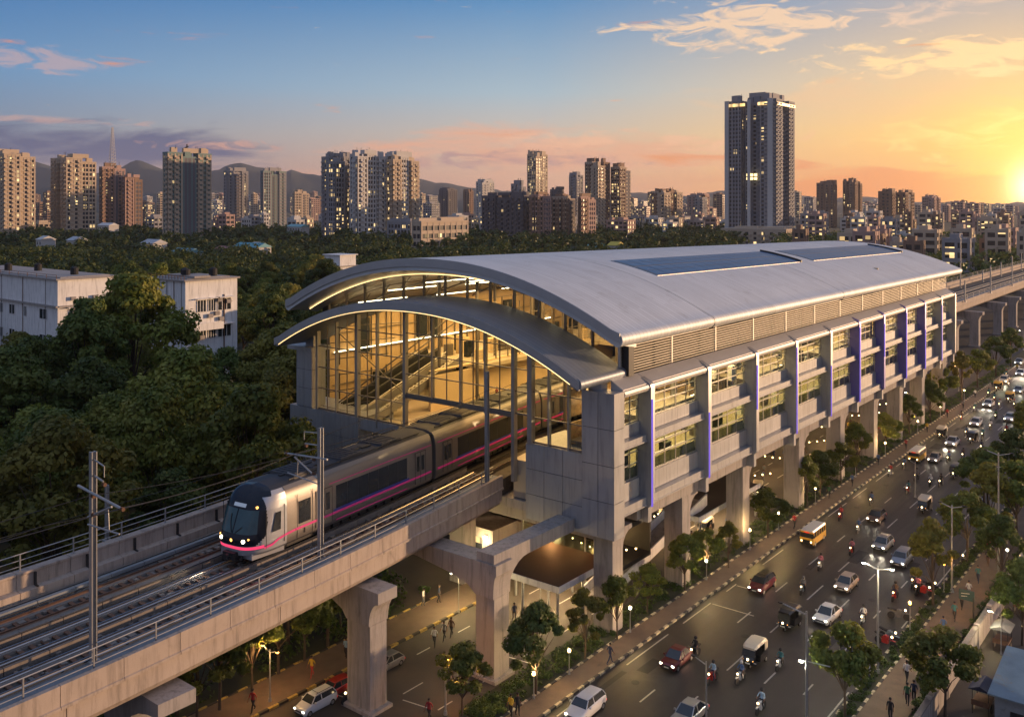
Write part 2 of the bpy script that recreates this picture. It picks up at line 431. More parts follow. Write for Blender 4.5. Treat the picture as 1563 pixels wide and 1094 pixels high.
M['leaf'] = leafmat('leaves', (0.17, 0.195, 0.032), (0.085, 0.12, 0.022), (0.25, 0.235, 0.045))
M['leaf2'] = leafmat('leaves_olive', (0.22, 0.20, 0.036), (0.12, 0.13, 0.026), (0.32, 0.27, 0.05))
M['leaf3'] = leafmat('leaves_dark', (0.10, 0.14, 0.03), (0.055, 0.085, 0.02), (0.16, 0.18, 0.04))
M['grass'] = leafmat('grass_blades', (0.05, 0.09, 0.02), (0.09, 0.12, 0.03), (0.03, 0.06, 0.015))

# ------------------------------------------------------------------ ground and roads
def sheet(name, x0, x1, y0, y1, z, m_, label=None, nx=1, ny=1):
    b = MB()
    for i in range(nx):
        for j in range(ny):
            xa, xb = x0 + (x1 - x0) * i / nx, x0 + (x1 - x0) * (i + 1) / nx
            ya, yb = y0 + (y1 - y0) * j / ny, y0 + (y1 - y0) * (j + 1) / ny
            b.add([(xa, ya, z), (xb, ya, z), (xb, yb, z), (xa, yb, z)], [(0, 1, 2, 3)])
    return structure(b.build(name, m_, fix=False), label)
sheet('ground', -16000, 9000, -3000, 20000, -0.02, M['ground'])
sheet('main_road', -41.15, -24.25, -20, 900, 0.0, M['asphalt'], 'wide asphalt main road full of oncoming traffic')
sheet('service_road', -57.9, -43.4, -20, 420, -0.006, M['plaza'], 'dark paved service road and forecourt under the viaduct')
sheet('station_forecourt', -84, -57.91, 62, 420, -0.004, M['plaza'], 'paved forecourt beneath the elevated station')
def kerbmat(name, c1, c2, per):
    m = mat(name, c1, 0.8, 0, 2, 0.2)
    T = NT(m.node_tree); b = T.n['Principled BSDF']; src = b.inputs['Base Color'].links[0].from_socket
    sp = T.node('ShaderNodeSeparateXYZ'); T.l.new(T.node('ShaderNodeTexCoord').outputs['Object'], sp.inputs[0])
    k = T.m('LESS_THAN', T.m('FRACT', T.m('DIVIDE', sp.outputs[1], per)), 0.5)
    w = T.noise(T.node('ShaderNodeTexCoord').outputs['Object'], 2.5, 5, 0.7)
    k = T.m('MULTIPLY', k, T.m('MULTIPLY_ADD', w, 5, -1.6, clamp=True))
    T.put(b.inputs['Base Color'], T.mix(k, src, (*c2, 1)))
    return m
M['kerb'] = kerbmat('painted_kerb', (0.05, 0.045, 0.04), (0.62, 0.52, 0.34), 1.5)
M['kerby'] = kerbmat('yellow_black_kerb', (0.04, 0.035, 0.03), (0.5, 0.34, 0.08), 1.8)
def slab(name, x0, x1, y0, y1, z0, z1, m_, label=None):
    b = MB(); b.box(x0, x1, y0, y1, z0, z1); return structure(b.build(name, m_), label)
slab('footpath', -43.22, -41.32, -20, 700, -0.05, 0.13, M['paving'], 'narrow brown footpath between planting strip and main road')
slab('kerb', -41.32, -41.1, -20, 700, -0.05, 0.17, M['kerb'], 'black and cream painted kerb along the main road')
slab('kerb', -43.44, -43.22, -20, 700, -0.05, 0.20, M['kerb'], 'painted kerb edging the planting strip')
slab('planting_strip', -46.4, -43.44, 52, 400, -0.04, 0.15, M['ground'], 'planted strip of soil at the feet of the station columns')
slab('kerb', -24.27, -24.05, -20, 700, -0.05, 0.18, M['kerb'], 'kerb between the main road and the grass verge')
slab('verge', -24.05, -23.15, -20, 700, -0.04, 0.14, M['ground'], 'soil verge between the main road and the wide walkway')
slab('kerb', -23.15, -22.95, -20, 700, -0.05, 0.17, M['kerb'], 'kerb between the verge and the wide walkway')
slab('walkway', -22.95, -19.9, -20, 700, -0.05, 0.13, M['paving'], 'wide brown pedestrian walkway right of the main road')
slab('pavement', -61.6, -57.95, -20, 70, -0.05, 0.13, M['paving'], 'brown pavement left of the service road')
slab('kerb', -57.95, -57.7, -20, 70, -0.05, 0.17, M['kerby'], 'yellow and black kerb of the service road')
slab('kerb', -61.8, -61.6, -20, 66, -0.05, 0.2, M['kerby'], 'yellow and black kerb behind the pavement')
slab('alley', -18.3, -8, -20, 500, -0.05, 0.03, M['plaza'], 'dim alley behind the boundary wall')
# road paint, real sheets 5 mm above the asphalt
def strip(b, x, y, w, l): b.add([(x - w / 2, y, 0.006), (x + w / 2, y, 0.006), (x + w / 2, y + l, 0.006), (x - w / 2, y + l, 0.006)], [(0, 1, 2, 3)])
b = MB()
for k in range(70): strip(b, -40.4, 10 + k * 9.3 + random.uniform(-.6, .6), 0.13, random.choice([2.2, 5.5, 6.5, 7]))
structure(b.build('edge_line', M['paint'], fix=False), 'broken white edge line by the left kerb')
for x, per, ln, nm in ((-36.6, 8.6, 2.7, 'left'), (-33.5, 8.6, 4.0, 'second'), (-30.3, 8.6, 2.4, 'third'), (-27.2, 8.6, 2.2, 'right')):
    b = MB()
    for k in range(60):
        if random.random() < 0.93: strip(b, x + random.uniform(-.04, .04), 16 + k * per + (x % 3) + random.uniform(-.5, .5), 0.14, ln * random.uniform(.75, 1.1))
    structure(b.build('lane_line', M['paint'], fix=False), 'dashed white %s lane line on the asphalt' % nm)
b = MB()
for k in range(50): strip(b, -24.6, 10 + k * 11, 0.13, random.choice([3, 8]))
structure(b.build('edge_line', M['paint'], fix=False), 'worn white edge line by the right kerb')
b = MB()
for (y, w) in ((81.0, 4.2), (86.4, 2.2), (150, 5)):
    b.add([(-40.2, y, 0.007), (-40.2 + w, y, 0.007), (-40.2 + w, y + .16, 0.007), (-40.2, y + .16, 0.007)], [(0, 1, 2, 3)])
structure(b.build('stop_line', M['paint'], fix=False), 'short white lines painted across the left lane')
for xs, nm in ((-51.6, 'middle'), (-47.9, 'right'), (-55.2, 'left')):
    b = MB()
    for k in range(26): strip(b, xs, 20 + k * 5.2, 0.12, random.choice([1.6, 2.2]))
    structure(b.build('lane_line', M['paint'], fix=False), 'faded dashed %s line on the service road' % nm)
b = MB()
for x0, x1, y in ((-57.3, -54.4, 47.6), (-49.2, -46, 60.8), (-51, -48.5, 50.5)):
    b.add([(x0, y, 0.007), (x1, y + .4, 0.007), (x1, y + .52, 0.007), (x0, y + .12, 0.007)], [(0, 1, 2, 3)])
structure(b.build('parking_line', M['paint'], fix=False), 'short parking lines on the service road')
M['patch'] = mat('asphalt_patch', (0.03, 0.027, 0.025), .75, 0, 1, .3, .2, 20)
b = MB(); q_ = random.Random(77)
for k in range(26):
    x = q_.uniform(-40.5, -26); y = 52 + 130 * q_.random() ** 1.4; w = q_.uniform(.4, 1.5); l = q_.uniform(.8, 5); s_ = q_.uniform(-.1, .1)
    b.add([(x, y, .0035), (x + w, y + s_, .0035), (x + w + s_, y + l, .0035), (x + s_, y + l - s_, .0035)], [(0, 1, 2, 3)])
structure(b.build('road_patches', M['patch'], fix=False), 'darker repair patches in the asphalt')
b = MB()
for k in range(16):
    x = q_.choice([-38.6, -35.1, -31.9, -28.6]) + q_.uniform(-.3, .3); y = 56 + 9 * k + q_.uniform(-3, 3)
    b.cyl((x, y, .001), (x, y, .009), .34, n=14)
structure(b.build('manhole_covers', M['dark']), 'round iron manhole covers in the road')

# ------------------------------------------------------------------ viaduct
def xe(y):
    if y <= 0: return -48.6
    if y <= 68: return -48.6 - 0.00142 * y * y
    d = min(y - 68, 50.0)
    return -55.17 - 0.193 * (d - d * d / 100)
def slope(y): return (xe(y + .5) - xe(y - .5))
def sweep(b, prof, y0, y1, step=2.0, mi=0, caps=True):
    n = max(1, int(math.ceil((y1 - y0) / step))); rings = []
    for i in range(n + 1):
        y = y0 + (y1 - y0) * i / n
        rings.append([(xe(y) + p[0], y, p[1]) for p in prof])
    return b.loft(rings, mi, caps=caps)
def P(y, dx, h): return (xe(y) + dx, y, h)
def rail_fence(b, dx, h, y0, y1, sp=3.7, ht=1.15, rails=(1.15, .72, .3), mi=0):
    y = y0
    while y < y1:
        b.box(xe(y) + dx - .04, xe(y) + dx + .04, y - .04, y + .04, h, h + ht, mi)
        b.box(xe(y) + dx - .1, xe(y) + dx + .1, y - .12, y + .12, h, h + .03, mi)
        y += sp
    for r in rails:
        yy = y0
        while yy < y1 - .01:
            y2 = min(yy + sp, y1)
            b.cyl(P(yy, dx, h + r), P(y2, dx, h + r), 0.04 if r == ht else .028, n=5, mi=mi, cap=False); yy = y2
GIRD = [(-.12, 11.3), (-14.2, 11.3), (-14.2, 11.0), (-12.0, 9.75), (-1.1, 9.6), (-.42, 9.72), (-.12, 10.1)]
def viaduct(label, y0, y1, cols, fine=True):
    r = root('metro_viaduct', (xe((y0 + y1) / 2) - 7, (y0 + y1) / 2, 0), label, 'viaduct')
    seg = 15.0 if fine else 30.0
    y = y0
    while y < y1 - 1:
        b = MB(); sweep(b, GIRD, y + .02, min(y + seg, y1) - .03); b.build('girder_segment', M['concrete'], r, True); y += seg
    b = MB(); sweep(b, [(-.02, 11.98), (-14.0, 11.98), (-14.0, 11.3), (-.02, 11.3)], y0, y1); b.build('deck', M['concrete_dark'], r, True)
    pl = 3.7 if fine else 12.0
    y = y0
    while y < y1 - 1:
        y2 = min(y + pl, y1)
        b = MB(); sweep(b, [(0, 12.5), (-.32, 12.5), (-.32, 11.99), (-.03, 11.5), (0, 11.22), (.09, 11.22), (.09, 11.38), (.0, 11.42)], y + .015, y2 - .02)
        b.build('parapet_panel', M['concrete'], r, True)
        b = MB(); sweep(b, [(-12.9, 11.99), (-12.9, 12.75), (-13.5, 12.8), (-13.5, 13.65), (-13.42, 13.7), (-13.42, 13.85), (-14.15, 13.85), (-14.15, 11.31), (-14.0, 11.31), (-14.0, 11.99)], y + .015, y2 - .02)
        b.build('far_parapet_panel', M['concrete'], r, True)
        y = y2
    b = MB(); sweep(b, [(-.33, 12.3), (-1.45, 12.3), (-1.45, 11.99), (-.33, 11.99)], y0, y1); b.build('walkway', M['walk'], r, True)
    # tracks
    for c in ((-2.95, -6.35, -10.1) if fine else (-3.2, -7.0)):
        for s in (-.75, .75):
            b = MB(); sweep(b, [(c + s - .42, 11.99), (c + s - .36, 12.14), (c + s + .36, 12.14), (c + s + .42, 11.99)], y0, y1); b.build('plinth', M['plinth'], r, True)
            b = MB(); sweep(b, [(c + s - .07, 12.145), (c + s - .03, 12.19), (c + s - .04, 12.31), (c + s + .04, 12.31), (c + s + .03, 12.19), (c + s + .07, 12.145)], y0, y1); b.build('rail', M['railtop' if c != -10.1 else 'rail'], r, True)
        if fine:
            b = MB(); y = y0
            while y < y1:
                b.add([P(y, c - .6, 12.03), P(y, c + .6, 12.03), P(y + .26, c + .6, 12.03), P(y + .26, c - .6, 12.03), P(y, c - .6, 12.11), P(y, c + .6, 12.11), P(y + .26, c + .6, 12.11), P(y + .26, c - .6, 12.11)], [(0, 1, 5, 4), (1, 2, 6, 5), (2, 3, 7, 6), (3, 0, 4, 7), (4, 5, 6, 7)])
                y += .72
            b.build('sleepers', M['rust'], r, True)
    if fine:
        # third rail cover, cable troughs, low kerb walls between the tracks
        for dx, w, h, mk in ((-4.66, .34, 12.42, 'plinth'), (-8.3, .5, 12.34, 'plinth'), (-11.7, .34, 12.46, 'walk'), (-12.45, .6, 12.25, 'plinth'), (-1.7, .3, 12.2, 'plinth')):
            y = y0
            while y < y1:
                y2 = min(y + 2.6, y1); b = MB()
                sweep(b, [(dx - w / 2, 11.985), (dx - w / 2, h), (dx + w / 2, h), (dx + w / 2, 11.985)], y + .02, y2 - .03, 3)
                b.build('cable_trough', M[mk], r, True); y = y2
        for dx, h in ((-1.55, 12.4), (-1.62, 12.55), (-4.55, 12.55), (-11.3, 12.3), (-12.2, 12.36), (-8.05, 12.42)):
            b = MB(); sweep(b, [(dx + .045 * cos(t * pi / 3), h + .045 * sin(t * pi / 3)) for t in range(6)], y0, y1, 4); b.build('cable', M['dark'], r, True)
        b = MB()
        for k in range(620):
            y = random.uniform(y0, y1); dx = random.choice([-1.9, -2.9, -2.95, -4.2, -5.0, -6.3, -8.7, -10.1, -11.3]) + random.uniform(-.35, .35); w = random.uniform(.08, .3)
            p = P(y, dx, 12.0); h = random.uniform(.06, .2)
            b.box(p[0] - w, p[0] + w * .7, y - w * .6, y + w, 12.0, 12.0 + h)
        o = b.build('track_debris', M['plinth'], r, True); o['kind'] = 'stuff'
        b = MB(); y = y0 + 1.2
        while y < y1:
            b.box(xe(y) - 13.44, xe(y) - 13.3, y - .07, y + .07, 12.8, 13.66); b.box(xe(y) - 13.4, xe(y) - 12.95, y - .05, y + .05, 12.78, 12.86); y += 3.7
        b.build('cable_bracket', M['dark'], r, True)
    b = MB(); rail_fence(b, -.6 if fine else -.2, 12.3 if fine else 12.5, y0 + .6, y1 - 1, 3.9 if fine else 7); b.build('railing', M['galv'], r, True)
    b = MB(); rail_fence(b, -13.85, 13.85, y0 + .4, y1 - 1, 3.7 if fine else 7, 1.1, (1.1, .7, .3)); b.build('far_railing', M['galv'], r, True)
    for cy, cx, w, d in cols:
        b = MB()
        c = cx - w / 2
        b.loft([[(c - a, cy - e, z), (c - a, cy + e, z), (c + a, cy + e, z), (c + a, cy - e, z)] for a, e, z in
                [(w / 2 + .35, d / 2 + .3, -.1), (w / 2 + .35, d / 2 + .3, .25), (w / 2, d / 2, .3), (w / 2, d / 2, 6.6)]])
        b.build('pier', M['concrete_grey'], r, True)
        b = MB(); edge = xe(cy)
        up_ = 0
        R = [(c - w / 2, 6.62), (c + w / 2, 6.62)]
        right = max(edge + (.9 if fine else -.2), cx + 1.0) if cy != 57.8 else cx + .3
        R += [(c + w / 2 + (right - c - w / 2) * (1 - cos(t * pi / 2 / 5)), 6.62 + (1.9 + up_ * 1.25) * sin(t * pi / 2 / 5)) for t in range(1, 6)]
        R += ([(right, 12.4), (-49.3, 12.4), (-49.3, 9.35)] if up_ else [(right, 9.35)]) + [(edge - 11.5, 9.35), (edge - 11.5, 8.5)]
        left = edge - 11.5
        R += [(c - w / 2 - (c - w / 2 - left) * (1 - cos(t * pi / 2 / 5)), 6.62 + 1.9 * sin(t * pi / 2 / 5)) for t in range(4, 0, -1)]
        b.prism(R, cy - d / 2 - .12, cy + d / 2 + .12)
        b.build('pier_cap', M['concrete_grey'], r, True)
        if cy == 57.8:      # haunched beam reaching to the front of the station
            b = MB(); b.prism([(cy + d / 2, 6.7)] + [(cy + d / 2 + 2.6 * (1 - cos(t * pi / 12)), 6.7 + 2.3 * sin(t * pi / 12)) for t in range(1, 7)] + [(68.1, 9.0), (68.1, 10.1), (cy - d / 2, 10.1), (cy - d / 2, 9.37), (cy + d / 2, 9.37)], cx - w + .08, cx - .02, axis='x')
            b.build('haunched_beam', M['concrete_grey'], r, True)
        b = MB(); b.box(edge - 3, edge - 1.6, cy - .5, cy + .5, 9.35, 9.72); b.box(edge - 10, edge - 8.6, cy - .5, cy + .5, 9.35, 9.72); b.build('bearing', M['dark'], r, True)
    return r
viaduct('curving concrete viaduct in the foreground that carries the train into the station', -6, 67.9,
        [(30.2, -52.6, 2.4, 2.2), (48.3, -51.3, 2.5, 1.7), (57.8, -47.1, 1.9, 1.9)])
viaduct('far concrete viaduct running on beyond the station toward the sunset', 188.5, 900,
        [(ux(px, -57)[0], -57, 2.2, 2.0) for px in (1462, 1495, 1530, 1552, 1575)] + [(385 + 30 * k, -57, 2.2, 2) for k in range(15)], fine=False)

# ------------------------------------------------------------------ station
ST = root('metro_station', (-65, 127, 0), 'long elevated metro station with a silver vaulted roof, glazed end and violet-lit fins', 'metro station')
Y0, Y1 = 68.3, 188.0
def bld(b, name, m_, smooth=False, parent=None):
    if parent is None: return b.build(name, m_, ST, True, smooth=smooth)
    o = b.build(name, m_, None, smooth=smooth); o.parent = parent; return o
def rh(x, y):
    t = (y - 68) / 120; u = min(1.0, abs((x + 65.3) / 22.4))
    return (26.9 - .7 * t) + (5.6 - 1.2 * t) * (1 - u ** 2.15)
def roofring(y, d=0.0):
    L = []
    n = 44
    for i in range(n + 1):
        x = -87.7 + 44.8 * i / n; L.append((x, y, rh(x, y) + d))
    e = L[-1]
    for k in range(1, 9):                      # rounded eave
        t = pi * k / 9; L.append((e[0] + .62 * sin(t), y, e[2] - .62 + .62 * cos(t)))
    for i in range(n, -1, -1):
        x = -87.7 + 44.8 * i / n; L.append((x, y, rh(x, y) + d - 1.24))
    e = L[45 - 45]
    for k in range(1, 5):
        t = pi * k / 5; L.append((L[0][0] - .62 * sin(t), y, L[0][2] - 1.24 + .62 - .62 * cos(t)))
    return L
joints = [Y0, 85.9, 123.8, 160, Y1]
for a, c in zip(joints, joints[1:]):
    b = MB(); n = max(2, int((c - a) / 4)); b.loft([roofring(a + .05 + (c - a - .12) * i / n) for i in range(n + 1)])
    bld(b, 'roof_section', M['roof'], 25)
for y in joints[1:-1]:
    b = MB(); b.loft([roofring(y - .06, -.06), roofring(y + .06, -.06)]); bld(b, 'roof_joint', M['dark'])
# fascia ring on the front of the roof, sloping soffit behind it
def archring(f1, f2, y1, y2, x0, x1, n=44):
    b = MB(); v = []; 
    for i in range(n + 1):
        x = x0 + (x1 - x0) * i / n; v += [(x, y1, f1(x)), (x, y2, f2(x))]
    b.add(v, [(2 * i, 2 * i + 1, 2 * i + 3, 2 * i + 2) for i in range(n)]); return b
def archbar(f, y, x0, x1, w, h, n=44):
    b = MB(); rings = []
    for i in range(n + 1):
        x = x0 + (x1 - x0) * i / n; z = f(x); rings.append([(x, y - w / 2, z - h / 2), (x, y + w / 2, z - h / 2), (x, y + w / 2, z + h / 2), (x, y - w / 2, z + h / 2)])
    return b.loft(rings)
b = archbar(lambda x: rh(x, Y0) - .42, Y0 - .06, -88.1, -42.5, .1, .85); bld(b, 'roof_fascia', M['fascia'])
b = MB(); rings = []
for i in range(45):
    x = -87.2 + 43.9 * i / 44; rings.append([(x, Y0 + .02, rh(x, Y0) - 1.27), (x, 72.3, rh(x, 72) - 1.9), (x, 72.3, rh(x, 72) - 1.3), (x, Y0 + .02, rh(x, Y0) - 1.25)])
b.loft(rings); bld(b, 'roof_soffit', M['fascia'])
b = archbar(lambda x: rh(x, 70) - 1.72, 70.6, -86.6, -44.4, .07, .07); bld(b, 'led_strip', M['led'])
# underside lining of the vault
b = archring(lambda x: rh(x, 72) - 1.34, lambda x: rh(x, Y1) - 1.34, 72.4, Y1 - .3, -87.0, -43.6); bld(b, 'ceiling', M['soffit'])
# skylights
for y1, y2, nm in ((90, 131, 'near'), (136.5, 180.5, 'far')):
    b = MB(); v = []; nx, ny = 4, 16
    for row in range(2):
        xa = -57.0 + row * 2.95
        for j in range(ny):
            ya = y1 + (y2 - y1) * j / ny + .07; yb = y1 + (y2 - y1) * (j + 1) / ny - .07
            for i in range(2):
                x0 = xa + i * 1.4 + .05; x1 = xa + (i + 1) * 1.4 - .02
                b.add([(x0, ya, rh(x0, ya) + .09), (x1, ya, rh(x1, ya) + .09), (x1, yb, rh(x1, yb) + .09), (x0, yb, rh(x0, yb) + .09)], [(0, 1, 2, 3)])
    o = bld(b, 'skylight', M['solar'])
    f = MB(); rr_ = []
    for i in range(7):
        x = -57.2 + 6.1 * i / 6; rr_.append([(x, y1 - .15, rh(x, y1) + .06), (x, y2 + .15, rh(x, y2) + .06), (x, y2 + .15, rh(x, y2) - .3), (x, y1 - .15, rh(x, y1) - .3)])
    f.loft(rr_); bld(f, 'skylight_frame', M['galv'], parent=o)
    f = MB()
    for ye in (y2 + .35,):
        rr_ = []
        for i in range(7):
            x = -57.3 + 6.3 * i / 6; rr_.append([(x, ye - .2, rh(x, ye)), (x, ye + .2, rh(x, ye)), (x, ye + .2, rh(x, ye) + .3), (x, ye - .2, rh(x, ye) + .3)])
        f.loft(rr_)
    bld(f, 'skylight_curb', M['dark'], parent=o)
# canopy
def ch(x):
    u = min(1.0, abs((x + 65.2) / 20.6)); return 23.0 + 5.35 * (1 - u ** 2.15)
def canring(y, d=0.0):
    L = []; n = 40
    for i in range(n + 1):
        x = -85.7 + 40.8 * i / n; L.append((x, y, ch(x) + d))
    e = L[-1]
    for k in range(1, 8):
        t = pi * k / 8; L.append((e[0] + .5 * sin(t), y, e[2] - .5 + .5 * cos(t)))
    for i in range(n, -1, -1):
        x = -85.7 + 40.8 * i / n; L.append((x, y, ch(x) + d - 1.0))
    for k in range(1, 5):
        t = pi * k / 5; L.append((L[0][0] - .5 * sin(t), y, L[0][2] - .5 - .5 * cos(t)))
    return L
b = MB(); b.loft([canring(65.2), canring(67.5), canring(70), canring(72.45)]); bld(b, 'canopy_roof', M['canopy'], 25)
b = archbar(lambda x: ch(x) - .42, 65.14, -86.1, -44.6, .1, .8); bld(b, 'canopy_fascia', M['fascia'])
b = archbar(lambda x: ch(x) - .92, 65.16, -85.4, -45.6, .06, .04); bld(b, 'led_strip', M['led'])
b = MB(); b.box(-45.0, -44.2, 72.5, 73.4, 22.4, 25.9); b.box(-86.6, -85.4, 72.5, 74, 22.4, 26.0); bld(b, 'corner_post', M['dark'])
# upper glazing band
xs = [-85.4] + [-85.4 + 40.4 * k / 13 for k in range(1, 13)] + [-45.0]
for a, c in zip(xs, xs[1:]):
    b = MB(); n = 3; v = []
    for i in range(n + 1):
        x = a + .09 + (c - a - .18) * i / n; v += [(x, 72.5, ch(x) - .02), (x, 72.5, rh(x, 72.5) - 1.75)]
    b.add(v, [(2 * i, 2 * i + 2, 2 * i + 3, 2 * i + 1) for i in range(n)]); bld(b, 'upper_glass_panel', M['glass'])
b = MB()
for x in xs: b.box(x - .09, x + .09, 72.36, 72.64, ch(max(-85.2, min(-45.2, x))) - .1, rh(x, 72.5) - 1.5)
rings = []
for zo, hh in ((lambda x: (ch(x) + rh(x, 72.5) - 1.75) / 2 + .5, .07),):
    n = 26
    for i in range(n):
        x = -85.2 + 40.2 * i / n; x2 = -85.2 + 40.2 * (i + 1) / n
        b.beam((x, 72.5, zo(x)), (x2, 72.5, zo(x2)), .06, .06)
bld(b, 'upper_mullions', M['frame'])
# lower glazing
gx = [-82.6, -79.4, -76.0, -72.9, -68.7, -64.8, -61.0, -57.8, -54.3, -52.3, -50.2, -48.0, -46.4]
def gbot(x): return 14.95 if x < -68.8 else (18.35 if x < -52.4 else 15.95)
for a, c in zip(gx, gx[1:]):
    zb = gbot((a + c) / 2); b = MB(); v = []
    for i in range(4):
        x = a + .08 + (c - a - .16) * i / 3; v += [(x, 68.5, zb), (x, 68.5, max(zb + .3, ch(x) - .96))]
    b.add(v, [(2 * i, 2 * i + 2, 2 * i + 3, 2 * i + 1) for i in range(3)])
    o = bld(b, 'glass_panel', M['glass'])
b = MB(); thick = {-76.0: .38, -68.7: .34, -54.3: .36, -52.3: .5, -82.6: .3, -46.4: .2}
for x in gx:
    w = thick.get(x, .15); zb = 14.2 if x < -68 else (17.9 if x < -54.4 else 15.8)
    if x == -54.3: zb = 12.0
    if x == -76.0: zb = 13.2
    b.box(x - w / 2, x + w / 2, 68.35 - w * .3, 68.65 + w * .3, zb, ch(x) - .9)
bld(b, 'facade_column', M['framel'])
b = MB()
for a, c in zip(gx, gx[1:]):
    zb = gbot((a + c) / 2); top = min(ch(a), ch(c)) - 1
    z = zb + .04; k = 0
    while z < top:
        b.box(a, c, 68.43, 68.57, z - .05, z + (.12 if k == 0 else .04)); z += 2.35 if zb < 17 else 2.1; k += 1
    xm = (a + c) / 2
    if c - a > 3: b.box(xm - .04, xm + .04, 68.45, 68.55, zb, ch(xm) - .95)
b.box(-68.7, -54.3, 68.3, 68.7, 18.0, 18.35)
bld(b, 'facade_transoms', M['frame'])
# end piers, clad in panels
def clad(name, x0, x1, y0, y1, z0, z1, nx, nz, ny=1, parent=None):
    core = MB(); core.box(x0 + .05, x1 - .05, y0 + .05, y1 - .05, z0 + .03, z1 - .03); co = bld(core, name, M['panel_dark'])
    for i in range(nx):
        for k in range(nz):
            b = MB(); g = .025; xa = x0 + (x1 - x0) * i / nx; xb = x0 + (x1 - x0) * (i + 1) / nx; za = z0 + (z1 - z0) * k / nz; zb = z0 + (z1 - z0) * (k + 1) / nz
            b.box(xa + (g if i else 0), xb - (g if i < nx - 1 else 0), y0, y0 + .08, za + g, zb - g); bld(b, 'cladding_panel', M['panel'], parent=co)
    for j in range(ny):
        for k in range(nz):
            g = .025; ya = y0 + .081 + (y1 - y0 - .08) * j / ny; yb = y0 + .081 + (y1 - y0 - .081) * (j + 1) / ny; za = z0 + (z1 - z0) * k / nz; zb = z0 + (z1 - z0) * (k + 1) / nz
            b = MB(); b.box(x1 - .08, x1, ya + (g if j else 0), yb - g, za + g, zb - g); bld(b, 'cladding_panel', M['panel'], parent=co)
    b = MB(); b.box(x0, x1, y0, y1, z1 - .025, z1); bld(b, 'pier_top', M['panel'], parent=co)
    return co
clad('right_pier', -46.4, -43.05, 68.2, 69.9, 8.9, 21.6, 2, 4)
clad('right_pier_base', -52.7, -46.42, 68.22, 74.5, 8.9, 15.9, 3, 3)
clad('left_pier', -86.1, -83.4, 68.25, 70.3, 14.95, 21.3, 2, 3)
clad('left_pier_base', -87.2, -75.6, 68.2, 73.5, 7.5, 14.9, 4, 3)
b = MB(); b.box(-87.6, -83.3, 68.1, 71, 21.3, 21.75); b.box(-85.4, -84.0, 69, 70, 21.75, 23.6); bld(b, 'left_pier_cap', M['panel'])
b = MB(); b.box(-75.58, -69.6, 68.4, 69.2, 13.7, 14.9); bld(b, 'platform_end_wall', M['panel'])
b = MB(); b.box(-46.3, -44.9, 69, 70, 21.6, 22.5); bld(b, 'canopy_bearing', M['fascia'])
# decks and platforms
b = MB(); b.box(-86.8, -44.0, 73.6, 186.0, 9.1, 10.3); bld(b, 'base_slab', M['concrete_grey'])
b = MB(); b.box(-83, -46.5, 68.6, 73.4, 9.4, 10.25); bld(b, 'front_beam', M['concrete_grey'])
b = MB(); sweep(b, [(-.5, 11.9), (-14.5, 11.9), (-14.5, 10.35), (-.5, 10.35)], 68.0, 188.4); bld(b, 'track_slab', M['concrete_dark'])
b = MB()
for c in (-2.95, -6.35, -10.1):
    for s in (-.75, .75): sweep(b, [(c + s - .05, 11.9), (c + s - .05, 12.3), (c + s + .05, 12.3), (c + s + .05, 11.9)], 68.0, 188.4)
bld(b, 'rail', M['railtop'])
b = MB(); rg = []
for i in range(31):
    y = 69 + 117 * i / 30; x0 = xe(y) - .9 if False else max(xe(y) + .6, -56.5); rg.append([(x0, y, 13.9), (-44.6, y, 13.9), (-44.6, y, 10.35), (x0, y, 10.35)])
b.loft(rg); bld(b, 'right_platform', M['floor'])
b = MB(); b.box(-86.8, -74.7, 69.3, 186, 10.35, 13.9); bld(b, 'left_platform', M['floor'])
b = MB(); b.box(-74.7, -70.2, 69.3, 186, 13.3, 13.9); bld(b, 'left_platform_edge', M['floor'])
# mezzanine and its cream wall, stair, escalator
b = MB(); b.box(-86.6, -73.2, 86, 118, 18.0, 18.5); b.box(-86.6, -46.0, 112, 186, 17.95, 18.45); bld(b, 'mezzanine_floor', M['floor'])
b = MB(); b.box(-75.0, -74.7, 78.6, 118, 13.9, 17.95); b.box(-75.1, -74.6, 78.6, 112, 18.45, 18.62); bld(b, 'cream_wall', M['cream'])
b = MB(); b.box(-86.9, -86.6, 73.6, 186, 10.4, 25.6); bld(b, 'back_wall', mat('brown_wall', (.40, .28, .15), .6, 0, .3, .25))
b = MB(); b.box(-86.6, -46, 150, 150.3, 18.5, 28); bld(b, 'concourse_wall', M['cream'])
b = MB()
for k in range(22):
    b.box(-77.6, -75.6, 71 + k * .62 - .02, 71 + k * .62 + .62, 13.9 + k * .21 - .1 if k else 13.9, 14.1 + k * .21)
bld(b, 'stair', M['floor'])
for k, x in enumerate((-77.8, -75.4)):
    b = MB(); b.beam((x, 71, 14.5), (x, 84.6, 19.1), .1, .9); b.cyl((x, 70.6, 15.1), (x, 84.6, 19.8), .06); bld(b, 'stair_balustrade', M['framel'])
b = MB()
for x in (-82.2, -80.4): b.beam((x, 72, 14.6), (x, 86, 19.2), .12, 1.0); b.cyl((x, 71.6, 15.1), (x, 86, 19.9), .09)
b.beam((-81.3, 72, 14.1), (-81.3, 86, 18.6), 1.6, .3)
bld(b, 'escalator', M['dark'])
b = MB()
for k in range(6): b.beam((-84.5, 70.5 + k * .02, 14.2 + k * 1.9), (-79, 73 + k, 15.5 + k * 1.7), .09)
b.beam((-84, 71, 14), (-74, 82, 25), .14); b.beam((-80, 71, 16), (-72, 84, 26), .12); b.beam((-83, 72, 23), (-76, 76, 16), .1)
bld(b, 'bracing', M['frame'])
b = MB(); q_ = random.Random(12)
